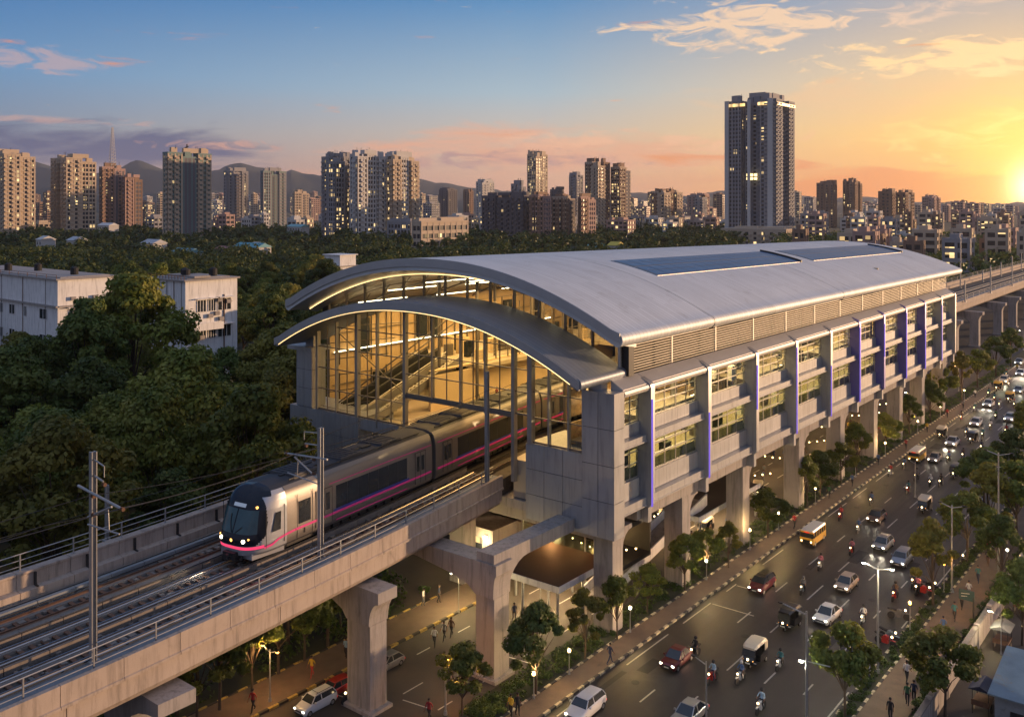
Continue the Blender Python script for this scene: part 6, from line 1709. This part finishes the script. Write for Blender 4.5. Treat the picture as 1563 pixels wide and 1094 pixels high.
for px, py, lb, s in rk:
    o = dup(r1, (0, 0, 0), 0, lb); place(o, px, py, random.uniform(-.05, .05), s)
    if py in (728, 675, 613, 596, 957):
        for ch in o.children:
            if ch.name.startswith('body'): ch.data = ch.data.copy(); ch.data.materials[0] = CP['black']
            if ch.name.startswith('canopy'): ch.data = ch.data.copy(); ch.data.materials[0] = CP['yellow'] if py in (613, 596) else CP['black']
for ch in r1.children: pass
bs = place(make_bus('yellow minibus with a white roof by the left kerb', CP['yellow'], CP['yellow'], CP['white']), 1241, 826, .0, .80, 0)
bs2 = place(make_bus('cream and orange minibus farther up the left lane', CP['yellow'], CP['cream'], CP['white']), 1400, 702, .0, .80, 14)
m0 = make_moto('motorcycle', CP['black']); m0n = True
motos = [(1060, 1003, 'black', 'motorcycle beside the dark red saloon', 'black', 'black'), (1087, 1041, 'red', 'motorcycle in front of the dark red saloon', 'lightblue', 'black'), (1161, 1086, 'white', 'motorcycle at the bottom edge in the third lane', 'lightblue', 'black'),
         (1283, 793, 'red', 'motorcycle left of the dark brown hatchback', 'red', 'brown'), (1317, 952, 'white', 'motorcycle right of the white saloon', 'white', 'black'), (1366, 915, 'red', 'motorcycle in the right lane by the verge', 'brown', 'black'),
         (1394, 895, 'grey', 'motorcycle beside the verge kerb above the lamp', 'grey', 'black'), (1436, 742, 'black', 'motorcycle left of the black yellow rickshaw', 'black', 'black'), (1399, 733, 'grey', 'motorcycle following the cream minibus', 'grey', 'black'),
         (1359, 726, 'white', 'motorcycle by the left kerb marks', 'red', 'black'), (1467, 642, 'red', 'motorcycle beyond the far left lane rickshaw', 'brown', 'black'), (1498, 688, 'black', 'motorcycle right of the rickshaw between white cars', 'navy', 'black'),
         (1520, 640, 'black', 'motorcycle left of the grey white hatchback', 'green', 'black'), (1536, 663, 'red', 'motorcycle at the right beside the overhanging tree', 'red', 'black'), (1509, 605, 'grey', 'motorcycle ahead of the far glowing rickshaw', 'teal', 'black'), (1551, 640, 'black', 'motorcycle at the right edge of the far traffic', 'white', 'black'), (1400, 905, 'black', 'second motorcycle at the verge', 'pink', 'black'),
         (535, 1070, 'black', 'motorcycle with its headlight on beside the viaduct pier', 'black', 'grey')]
for k, (px, py, mc, lb, tp, hm) in enumerate(motos):
    o = m0 if k == 0 else dup(m0, (0, 0, 0), 0)
    o['label'] = lb; place(o, px, py, random.uniform(-.12, .12), .98)
    if mc != 'black':
        for ch in o.children:
            if ch.name.startswith('body'): ch.data = ch.data.copy(); ch.data.materials[0] = CP[mc]
    person(o.location[0], o.location[1] + .26, .0, o.rotation_euler[2], 'sit', tp, 'navy' if k % 2 else 'black', 'rider in a %s top on the %s' % (tp, lb), None, hm, .98)
mc_ = random.Random(41)
spots_ = [(1130, 1040), (1225, 905), (1252, 868), (1300, 845), (1310, 812), (1386, 752), (1420, 742), (1330, 770), (1380, 715), (1448, 705), (1475, 665), (1470, 700), (1512, 655), (1488, 628), (1526, 622), (1500, 668), (1540, 590), (1548, 622), (1518, 612), (1536, 575), (1190, 1020), (1300, 1000)]
for k, (px, py) in enumerate(spots_):
    c_ = mc_.choice(['black', 'red', 'grey', 'white', 'blue']); where = ['in the second lane near the bottom', 'between the taxi and the white saloon', 'right of the taxi', 'ahead of the silver hatchback', 'in front of the dark brown hatchback', 'ahead of the lone rickshaw', 'right of the lone rickshaw', 'behind the dark brown hatchback', 'ahead of the cream minibus', 'right of the small beige car', 'left of the rickshaw pair', 'below the rickshaw pair', 'right of the far white cars', 'beside the far left kerb', 'ahead of the far taxi', 'among the far white cars', 'in the farthest group', 'at the far right edge', 'behind the far white saloon', 'beyond the glowing rickshaw', 'ahead of the black rickshaws', 'right of the nearest rickshaw'][k]
    o = dup(m0, (0, 0, 0), 0, 'small %s motorcycle %s' % (c_, where)); place(o, px, py, mc_.uniform(-.1, .1), .92)
    if c_ != 'black':
        for ch in o.children:
            if ch.name.startswith('body'): ch.data = ch.data.copy(); ch.data.materials[0] = CP[c_]
    t_ = mc_.choice(['white', 'blue', 'grey', 'brown', 'navy', 'teal', 'pink'])
    person(o.location[0], o.location[1] + .24, 0, o.rotation_euler[2], 'sit', t_, 'black', 'rider in a %s top %s' % (t_, where), None, mc_.choice(['black', 'red', 'grey', 'white']), .92)
# parked scooters and stalls along the verge
for k, (px, py, mc) in enumerate(((1352, 985, 'red'), (1358, 978, 'blue'), (1372, 945, 'grey'), (1410, 908, 'red'), (1418, 902, 'black'), (1462, 858, 'grey'))):
    o = dup(m0, (0, 0, 0), 0, 'parked %s scooter on the verge, %s from the bottom' % ({'grey': 'grey', 'red': 'red', 'blue': 'blue', 'black': 'black'}[mc], 'first second third fourth fifth sixth'.split()[k])); place(o, px, py, random.uniform(1, 2), 1.05)
    for ch in o.children:
        if ch.name.startswith('body'): ch.data = ch.data.copy(); ch.data.materials[0] = CP[mc]
# ---- pedestrians
ppl = [(1457, 947, 0, 'walk', 'teal', 'black', 'person in a teal shirt walking alone in the middle of the walkway'), (1479, 913, 0, 'walk', 'white', 'grey', 'person in a white shirt on the walkway beside the verge lamp'), (1493, 889, 0, 'walk', 'teal', 'navy', 'person in a dark teal top farther up the walkway'), (1508, 863, 0, 'walk', 'black', 'brown', 'person in a black top under the walkway lamp'),
       (1384, 1041, 3.1, 'walk', 'white', 'black', 'person in a white shirt walking on the reddish part of the walkway'), (1418, 1000, 0, 'walk', 'blue', 'navy', 'person in blue half hidden by the walkway tree'), (1385, 1076, 0, 'stand', 'green', 'black', 'person in green standing at the lower walkway'), (1395, 1072, 0, 'stand', 'navy', 'black', 'person in dark clothes beside the person in green'), (1359, 1100, 0, 'stand', 'black', 'black', 'person in black at the very bottom of the walkway'),
       (780, 1094, 0, 'stand', 'yellow', 'black', 'person in a yellow jacket standing on the forecourt at the bottom'), (790, 1092, 1, 'stand', 'black', 'black', 'person in black next to the yellow jacket'), (931, 1013, 2.8, 'walk', 'navy', 'navy', 'person in blue on the footpath below the round street tree'), (663, 984, .5, 'walk', 'white', 'black', 'person in a white shirt crossing the service road, leftmost of three'), (678, 975, .2, 'walk', 'grey', 'black', 'person in grey crossing the service road, middle of three'),
       (689, 969, .2, 'walk', 'brown', 'black', 'person in brown crossing the service road, rightmost of three'), (785, 946, 1, 'stand', 'navy', 'black', 'person in dark blue standing by the entrance canopy'), (386, 1086, .3, 'walk', 'red', 'black', 'person in a red top on the pavement below the viaduct'), (476, 1033, .3, 'walk', 'yellow', 'red', 'person in yellow on the pavement behind the striped car'), (528, 1004, .2, 'stand', 'lightblue', 'black', 'person in a light shirt beside the round viaduct pier'),
       (655, 1098, .2, 'walk', 'red', 'black', 'person in dark red at the bottom edge left of the small tree'), (646, 925, 2, 'stand', 'white', 'grey', 'person in white near the dark pillar under the station'), (670, 920, 2, 'stand', 'navy', 'black', 'person in dark clothes near the twin lamp under the station')]
for px, py, rz, ps, tp, bt, lb in ppl:
    x, y = at(px, py, .1); z = .13 if (x > -23 or -43.2 < x < -41.3 or -61.6 < x < -58) else 0
    person(x, y, z, rz, ps, tp, bt, lb, s=1.0)
for k, (px, py, tp) in enumerate(((1402, 1020, 'pink'), (1425, 1060, 'grey'), (1440, 970, 'blue'), (1468, 930, 'brown'), (1516, 848, 'white'), (1530, 830, 'red'), (1545, 806, 'grey'))):
    x, y = at(px, py, .1); person(min(max(x, -22.7), -20.2), y, .13, random.choice([0, 3.1]), 'walk', tp, 'black', 'person in a %s top walking %s' % (tp, ['beside the person in white', 'behind the lowest walkway tree', 'just left of the hedge and sign', 'between the teal and white shirts', 'beyond the walkway lamp', 'second beyond the walkway lamp', 'farthest before the dark trees'][k]))
rp = random.Random(8); cols_ = ['white', 'blue', 'red', 'grey', 'brown', 'pink', 'green', 'navy', 'yellow', 'teal']
for k in range(44):
    y = rp.uniform(80, 170); x = rp.uniform(-57, -47.5); person(x, y, 0, rp.uniform(0, 6.28), rp.choice(['walk', 'stand']), (cc := rp.choice(cols_)), rp.choice(['black', 'navy', 'brown', 'grey']), 'person in a %s top among the crowd in front of the shops under the station' % cc, 'crowd under the station')
for k in range(12):
    person(rp.uniform(-42.9, -41.8), 105 + 12 * k + rp.uniform(-3, 3), .13, rp.choice([0, 3.1]), 'walk', (cc := rp.choice(cols_)), 'black', 'person in a %s top walking on the footpath beside the far kerb' % cc, 'walkers on the footpath')
for k in range(9):
    person(rp.uniform(-22.6, -20.3), 112 + 14 * k + rp.uniform(-3, 3), .13, rp.choice([0, 3.1]), 'walk', (cc := rp.choice(cols_)), 'black', 'person in a %s top far up the wide walkway' % cc, 'far walkers on the wide walkway')
for k, (x, y, z, tp) in enumerate(((-71.6, 96, 13.9, 'black'), (-71.2, 98.2, 13.9, 'grey'), (-55.5, 113.6, 18.45, 'navy'), (-50, 72, 13.9, 'red'), (-49, 76, 13.9, 'white'), (-72.5, 88, 13.9, 'red'), (-72.6, 84.5, 13.9, 'green'), (-62, 114, 18.45, 'grey'))):
    person(x, y, z, rp.uniform(0, 6.28), 'stand', tp, 'black', 'waiting passenger in %s inside the station, %s' % (tp, ['near the cream wall', 'beside the passenger in black', 'by the concourse railing', 'at the near end of the right platform', 'on the right platform', 'below the mezzanine', 'beside the stairs', 'on the bright concourse floor'][k]))
# ---- lamps
M['bulbw'] = emit('lamp_warm', (1, .66, .26), 16)
M['bulbc'] = emit('lamp_white', (1, .92, .72), 16)
M['bulba'] = emit('lamp_amber', (1, .42, .06), 14)
def lamp(px, py, h, label, bulb='bulbw', power=45, arms=0, col=(1, .64, .26), group=None, z=.1, arm=.9, rz=0, lit=True, grp=None, xy=None):
    x, y = xy or at(px, py); r = root('street_lamp', (x, y, z), label, 'street lamp', grp, rz)
    k = .045 if h < 3.6 else .07 if h < 7 else .1
    b = MB(); b.cyl((0, 0, 0), (0, 0, h), k, k * .7, 8); b.cyl((0, 0, 0), (0, 0, .3), k * 2.2, k * 1.5, 8); b.build('pole', M['galv'], r)
    if not arms:
        b = MB(); b.cyl((0, 0, h), (0, 0, h + .06), .14, .16, 10); b.cyl((0, 0, h + .3), (0, 0, h + .36), .18, .05, 10); b.build('lamp_cap', M['dark'], r)
        b = MB(); b.ball((0, 0, h + .18), .13, 10); b.build('lamp_globe', M[bulb], r)
        if power: light('lamp_light', 'POINT', (0, 0, h + .5), power * 8, tuple(c ** 1.25 for c in col), r, .1, world=False)
    else:
        for s in ((-1, 1) if arms == 2 else (-1,)):
            b = MB(); b.cyl((0, 0, h - .25), (s * arm, 0, h + .1), k * .5, k * .4, 6); b.build('arm', M['galv'], r)
            b = MB(); b.loft([[(s * arm - .1, -.1, h + .06), (s * arm + .1, -.1, h + .06), (s * arm + .1, .1, h + .06), (s * arm - .1, .1, h + .06)], [(s * arm - .22, -.13, h + .16), (s * arm + .22, -.13, h + .16), (s * arm + .22, .13, h + .16), (s * arm - .22, .13, h + .16)]]); b.build('lamp_head', M['dark'], r)
            if lit:
                b = MB(); b.ball((s * arm, 0, h + .02), .11 if h < 7 else .14, 8, sc3=(1.3, 1, .6)); b.build('lamp_glass', M[bulb], r)
                if power: light('lamp_light', 'POINT', (s * arm, 0, h - .25), power * 9, tuple(c ** 1.2 for c in col), r, .12, world=False)
    return r
lm = [(822, 1071, 1.75), (885, 1037, 1.75), (978, 972, 2.0), (1088, 889, 1.75), (1163, 845, 2.0), (1195, 812, 1.8), (1252, 773, 1.9), (1305, 729, 1.9), (1345, 697, 1.9), (1388, 662, 2.0), (1420, 638, 2.0), (1450, 612, 2.1)]
for k, (px, py, h) in enumerate(lm):
    x, y = at(px, py); lamp(0, 0, h, 'short lit path lamp at the planting strip, %s from the bottom of the photo' % 'first second third fourth fifth sixth seventh eighth ninth tenth eleventh twelfth'.split()[k], 'bulbw' if k not in (2, 3) else 'bulbc', 38, col=(1, .70, .34), xy=(-43.1, y), grp='path lamps along the planting strip')
lamp(412, 1072, 4.0, 'twin headed street lamp glowing beside the tree below the viaduct', 'bulba', 26, 2, (1, .62, .25), xy=at(412, 1072))
lamp(700, 936, 3.4, 'twin headed street lamp on the service road behind the two pedestrians', 'bulbc', 60, 2, (1, .78, .42))
lamp(825, 933, 3.2, 'twin headed street lamp at the entrance canopy', 'bulbc', 50, 2, (1, .78, .42))
lamp(680, 1092, 4.2, 'amber single lamp beside the small tree at the bottom edge', 'bulba', 50, 1, (1, .5, .14), arm=-.35)
lamp(1389, 970, 2.6, 'amber globe lamp on the verge, lower one', 'bulba', 70, 0, (1, .52, .16))
lamp(1441, 905, 2.6, 'amber globe lamp on the verge, upper one beside the tree', 'bulba', 70, 0, (1, .52, .16))
lamp(1527, 872, 2.2, 'white globe lamp at the hedge of the walkway', 'bulbc', 60, 0, (1, .74, .36), xy=(-19.7, 106.5))
lamp(1524, 1000, 3.4, 'white lamp in the alley behind the boundary wall', 'bulbc', 40, 1, (1, .85, .55), xy=at(1528, 1000))
lamp(1340, 1028, 8.6, 'tall street light pole with a lit lamp over the road near the silver hatchback', 'bulbc', 90, 2, (1, .86, .6), arm=1.1)
r = lamp(1231, 1122, 8.8, 'tall pole at the bottom with a lit white lamp halfway up', 'bulbc', 0, 1, arm=1.9, lit=False)
b = MB(); b.cyl((-.5, 0, 5.2), (1.7, 0, 5.35), .04, n=6); b.build('lower_arm', M['galv'], r)
b = MB(); b.ball((-.4, 0, 5.1), .14, 8, sc3=(1.4, 1, .6)); b.build('lamp_glass', M['bulbc'], r)
light('lamp_light', 'POINT', (-.4, 0, 4.8), 260, (1, .9, .7), r, .12, world=False)
lamp(1078, 1115, 4.8, 'thin pole with an unlit arm between the second and third lanes at the bottom', 'bulbc', 0, 1, arm=1.0, lit=False, xy=at(1078, 1112))
lamp(1453, 905, 8.5, 'tall grey pole on the verge passing in front of the tree', 'bulbc', 0, 2, arm=1.1, lit=False)
lamp(1526, 876, 12.5, 'tallest thin pole at the right edge of the walkway', 'bulbc', 0, 2, arm=1.2, lit=False, xy=(-20.3, 105.4))
lamp(1442, 800, 7.2, 'unlit lamp pole standing in the right lane trees', 'bulbc', 0, 2, arm=1.2, lit=False, xy=(-23.6, 121))
lamp(1398, 735, 4.6, 'dark lamp pole beside the motorcycle behind the cream minibus', 'bulbc', 0, 1, arm=.8, lit=False, xy=at(1397, 760))
for k in range(16):
    y = 150 + k * 17; lamp(0, 0, 6.5, 'far amber street light on the right side of the road', 'bulba', 60 if k < 5 else 0, 1, (1, .55, .2), xy=(-23.6, y), grp='far street lights', arm=-1)
    lamp(0, 0, 5.0, 'far street light on the left side of the road beyond the columns', 'bulba' if k % 3 else 'bulbc', 60 if k < 5 else 0, 1, (1, .6, .25), xy=(-46.6, y + 20), grp='far left street lights', arm=.8)
# ---- shops and structures under the station
rs = random.Random(4); AW = [(.05, .3, .33), (.5, .08, .03), (.45, .3, .05), (.08, .12, .3), (.3, .3, .3)]
SG = [(1, .3, .08), (1, .75, .4), (.25, .75, 1), (1, .85, .6), (1, .45, .15), (.9, .9, 1)]
words = ['reddish', 'cream', 'blue', 'pale', 'orange', 'white']
y = 78
for k in range(13):
    w = rs.uniform(5.5, 8); x0 = -59.5 if y < 190 else -49; r = root('shop', (x0, y, 0), 'lit shop under the station, %s sign, %s awning, number %s of its row' % (words[k % 6], ['teal', 'red', 'yellow', 'navy', 'grey'][k % 5], 'one two three four five six seven eight nine ten eleven twelve thirteen'.split()[k]), 'shop')
    b = MB(); b.box(-6, 0, 0, w, 3.9, 4.2); b.box(-6, -5.8, 0, w, 0, 3.9); b.box(-5.8, 0, 0, .2, 0, 3.9); b.box(-5.8, 0, w - .2, w - .01, 0, 3.9); b.build('wall', M['concrete_grey'], r)
    b = MB(); b.box(-5.75, -5.6, .3, w - .3, .2, 3.6)
    for q in range(14): yy = rs.uniform(.5, w - 1); zz = rs.uniform(.1, 2.2); b.box(-5.2, -3.4 + rs.random() * 2, yy, yy + rs.uniform(.3, 1), zz, zz + rs.uniform(.3, .9), rs.randint(0, 3))
    b.build('goods', [M['cream'], CP['red'], CP['yellow'], CL['blue']], r)
    b = MB(); b.box(.02, .2, .4, w - .4, 3.1, 3.8); b.build('sign_board', emit('shop_sign', SG[k % 6], 1.3), r)
    b = MB(); b.loft([[(0.2, .2, 3.05), (.2, w - .2, 3.05), (.2, w - .2, 3.0), (.2, .2, 3.0)], [(2.0, .2, 2.4), (2.0, w - .2, 2.4), (2.0, w - .2, 2.34), (2.0, .2, 2.34)]]); b.build('awning', mat('awning', AW[k % 5], .8), r)
    b = MB(); b.box(-3, -2.9, 1, w - 1, 3.55, 3.6); b.build('tube_light', M['tube'], r)
    light('shop_light', 'POINT', (.9, w / 2, 2.9), 700, (1, .66, .32), r, .3, world=False)
    y += w + .6
def canopy(x0, x1, y0, y1, h, label, name='entrance_canopy', cat='canopy'):
    r = root(name, ((x0 + x1) / 2, (y0 + y1) / 2, 0), label, cat); a, c = (x1 - x0) / 2, (y1 - y0) / 2
    b = MB(); b.box(-a, a, -c, c, h, h + .12); b.build('roof', mat('brown_roof', (.05, .038, .03), .7, 0, .6, .3), r)
    b = MB(); b.box(-a - .1, a + .1, -c - .1, -c, h - .25, h + .3); b.box(a, a + .1, -c, c, h - .25, h + .3); b.build('fascia', M['white'], r)
    for sx in (-.9, 0, .9):
        for sy in (-.9, 0, .9):
            b = MB(); b.cyl((sx * a, sy * c, 0), (sx * a, sy * c, h), .12, n=8); b.build('post', M['galv'], r)
    b = MB()
    for k in range(3): b.box(-a * .6, a * .6, -c + 1 + k * c * .6, -c + 1.1 + k * c * .6, h - .08, h - .01)
    b.build('tube_light', M['tube'], r)
    light('canopy_light', 'AREA', (0, 0, h - .2), 800, (1, .68, .36), r, a, (0, 0, 0), c * 1.4, world=False); return r
canopy(-56.5, -47.8, 66.6, 75.4, 4.0, 'flat brown canopy roof over the station entrance with white lamps below')
canopy(-52, -47.2, 92, 108, 3.6, 'dark low roof with a white edge beside the second roadside column', 'low_shelter', 'shelter')
r = root('entrance_ramp', (-49.6, 84, 0), 'sloping ramp with white walls leading up beside the entrance', 'ramp')
b = MB(); b.prism([(-9, 0), (12, 4.4), (12, 4.0), (-7, 0)], -1.2, 1.2, axis='x'); b.build('slope', M['concrete_grey'], r)
for x in (-1.3, 1.3): b = MB(); b.prism([(-9, 0), (-9, .9), (12, 5.3), (12, 4.0)], x - .08, x + .08, axis='x'); b.build('side_wall', M['white'], r)
r = root('hanging_kiosk', (-54, 78, 0), 'glazed shop box below the station with red and orange sign boards', 'kiosk')
b = MB(); b.box(-6, 6, -1, 5, 2.3, 2.7); b.box(-6, 6, 4.8, 5, 2.7, 6.0); b.box(-6, 6, -1, 5, 6.0, 6.4); b.build('frame', M['dark'], r)
b = MB(); b.box(-6, 6, -1, -.95, 2.7, 4.9); b.build('glass', M['glassg'], r)
b = MB(); b.box(-5.6, -.4, -1.12, -1.02, 5.0, 5.9); b.box(.2, 5.4, -1.12, -1.02, 5.0, 5.9); b.build('sign_board', emit('red_sign', (1, .17, .03), 2.2), r)
b = MB()
for k in range(16): a = -5.5 + k * .7; b.box(a, a + .3, -1.16, -1.13, 5.2, 5.7)
b.build('sign_figures', emit('yellow_sign', (1, .62, .1), 3), r)
for x in (-5.9, -2, 2, 5.9):
    b = MB(); b.box(x - .08, x + .08, -1.06, -.9, 0, 6.4); b.build('post', M['galv'], r)
light('kiosk_light', 'POINT', (0, 1.5, 5.5), 400, (1, .6, .25), r, .3, world=False)
light('kiosk_light', 'POINT', (-1, -2.6, 5.0), 260, (1, .45, .15), r, .3, world=False)
r = root('ticket_booth', (-66.5, 74, 0), 'dim glazed booth wall with wall lamps behind the forecourt people', 'booth')
b = MB(); b.box(-7, 5, 0, 8, 0, 4.2); b.build('wall', M['concrete_grey'], r)
b = MB(); b.box(-6.5, -4, -.06, -.02, 1, 3.2); b.box(-3.2, -.6, -.06, -.02, 1, 3.2); b.box(.4, 3.6, -.06, -.02, .1, 3.2); b.build('window', winmat('booth_windows', 1.1, 1.3, .5, es=1.2), r)
b = MB(); b.box(3.9, 4.3, -.3, 0, 3.2, 3.5); b.build('wall_lamp', M['tube'], r); light('wall_light', 'POINT', (4.1, -.9, 3.0), 350, (1, .72, .34), r, .15, world=False)
# strings of small bulbs and parked things on the forecourt
rb_ = random.Random(19)
for k in range(9):
    y = 80 + k * 11; x0 = -57.8; r = root('string_lights', (x0, y, 0), 'string of small warm bulbs across the forecourt, %s from the near end' % 'first second third fourth fifth sixth seventh eighth ninth'.split()[k], 'string lights')
    b = MB(); P_ = [(q * 1.1, rb_.uniform(-.2, .2), 3.9 - 1.1 * sin(pi * q / 9)) for q in range(10)]; b.tube(P_, .015, 4); b.build('cord', M['dark'], r)
    for p_ in P_: b = MB(); b.ball((p_[0], p_[1], p_[2] - .08), .085, 6); b.build('bulb', M['bulbw'], r)
    light('bulb_light', 'POINT', (5, 0, 2.9), 220, (1, .58, .2), r, .4, world=False)
for k in range(4):
    o = dup(r1, (0, 0, 0), 0, 'auto rickshaw parked on the forecourt under the station, %s from the near end' % 'first second third fourth'.split()[k]); o.location = (-49.5 - (k % 2), 98 + 17 * k, 0); o.rotation_euler = (0, 0, rb_.uniform(-.4, .4)); o.scale = (1, 1, 1)
for k in range(8):
    o = dup(m0, (0, 0, 0), 0, 'scooter parked in front of the shops under the station', group='scooters parked at the shops'); o.location = (-56.2, 94 + 1.1 * k, 0); o.rotation_euler = (0, 0, 1.3 + rb_.uniform(-.2, .2))
# ---- boundary wall, sign board, hut
r = root('boundary_wall', (-18.45, 150, 0), 'long grey boundary wall with concrete coping right of the walkway', 'wall')
b = MB(); b.box(-.14, .14, -90, 150, 0, 1.9); b.build('wall', M['concrete_grey'], r)
b = MB(); b.box(-.22, .22, -90, 150, 1.9, 2.0); b.build('coping', M['plinth'], r)
for k in range(34):
    b = MB(); b.box(-.2, .2, -88 + k * 5 - .2, -88 + k * 5 + .2, 0, 2.12); b.build('pilaster', M['concrete_grey'], r)
x, y = at(1493, 965)
r = root('sign_board', (-19.6, 91.2, .1), 'dark green sign board on a post above the hedge', 'sign')
b = MB(); b.cyl((0, 0, 0), (0, 0, 2.6), .08, n=8); b.build('post', M['dark'], r)
b = MB(); b.box(-1.2, .1, -.06, .06, 2.2, 3.1); b.build('panel', mat('green_sign', (.012, .04, .04), .5), r)
b = MB(); b.beam((-1.0, -.066, 2.75), (-.3, -.066, 2.85), .01, .05); b.beam((-1.0, -.066, 2.5), (-.5, -.066, 2.58), .01, .05); b.build('marking', M['paint'], r)
r = root('hut', (-11.8, 76.5, 0), 'small grey hut with a weathered metal roof behind the boundary wall', 'hut')
b = MB(); b.box(-2.6, 4, -3, 3, 0, 3.1); b.build('wall', M['walk'], r)
b = MB(); b.prism([(-3.4, 3.0), (3.4, 3.9), (3.4, 4.0), (-3.4, 3.1)], -3.0, 4.4, axis='x'); b.build('roof', mat('tin_roof', (.22, .27, .30), .45, .4, .6, .4, dirt=((.3, .2, .13), .6, 1.2), ribs=.0), r)
b = MB(); b.box(-1.6, -.6, -3.06, -3.0, 0, 2.1); b.build('door', M['dark'], r)
for k, (px, py, c_) in enumerate(((1530, 990, 'grey'), (1500, 1085, 'navy'), (1560, 935, 'brown'))):
    x, y = at(px, py); r = root('handcart', (max(x, -17.4), y, .03), '%s covered stall cart in the alley behind the wall, %s from the bottom' % (c_, ['second', 'lowest', 'third'][k]), 'stall cart')
    b = MB(); b.box(-.6, .6, -.9, .9, .7, .85); b.box(-.6, .6, -.9, -.85, .85, 1.1); b.build('tray', M['rust'], r)
    b = MB(); b.prism([(-.8, 1.9), (.8, 1.9), (0, 2.25)], -1.1, 1.1); b.build('cover', CL[c_], r)
    for sx in (-.55, .55):
        for sy in (-.8, .8): b = MB(); b.cyl((sx, sy, 0), (sx, sy, 1.92), .03, n=5); b.build('post', M['dark'], r)
    b = MB(); b.cyl((-.65, 0, .35), (-.58, 0, .35), .35, n=12); b.cyl((.58, 0, .35), (.65, 0, .35), .35, n=12); b.build('wheels', M['blackp'], r)

# ------------------------------------------------------------------ haze
HAZE = 0.000046
if HAZE:
    b = MB(); b.box(-9500, 9500, -900, 9800, -3, 420); o = b.build('haze', bpy.data.materials.new('haze_air')); o['kind'] = 'stuff'; o['label'] = 'thin evening haze over the whole city'
    m = o.data.materials[0]; m.use_nodes = True; T = NT(m.node_tree); T.n.clear()
    v = T.node('ShaderNodeVolumePrincipled'); v.inputs['Color'].default_value = (.80, .82, .95, 1); v.inputs['Density'].default_value = HAZE; v.inputs['Anisotropy'].default_value = .35
    out = T.node('ShaderNodeOutputMaterial'); T.l.new(v.outputs[0], out.inputs['Volume'])
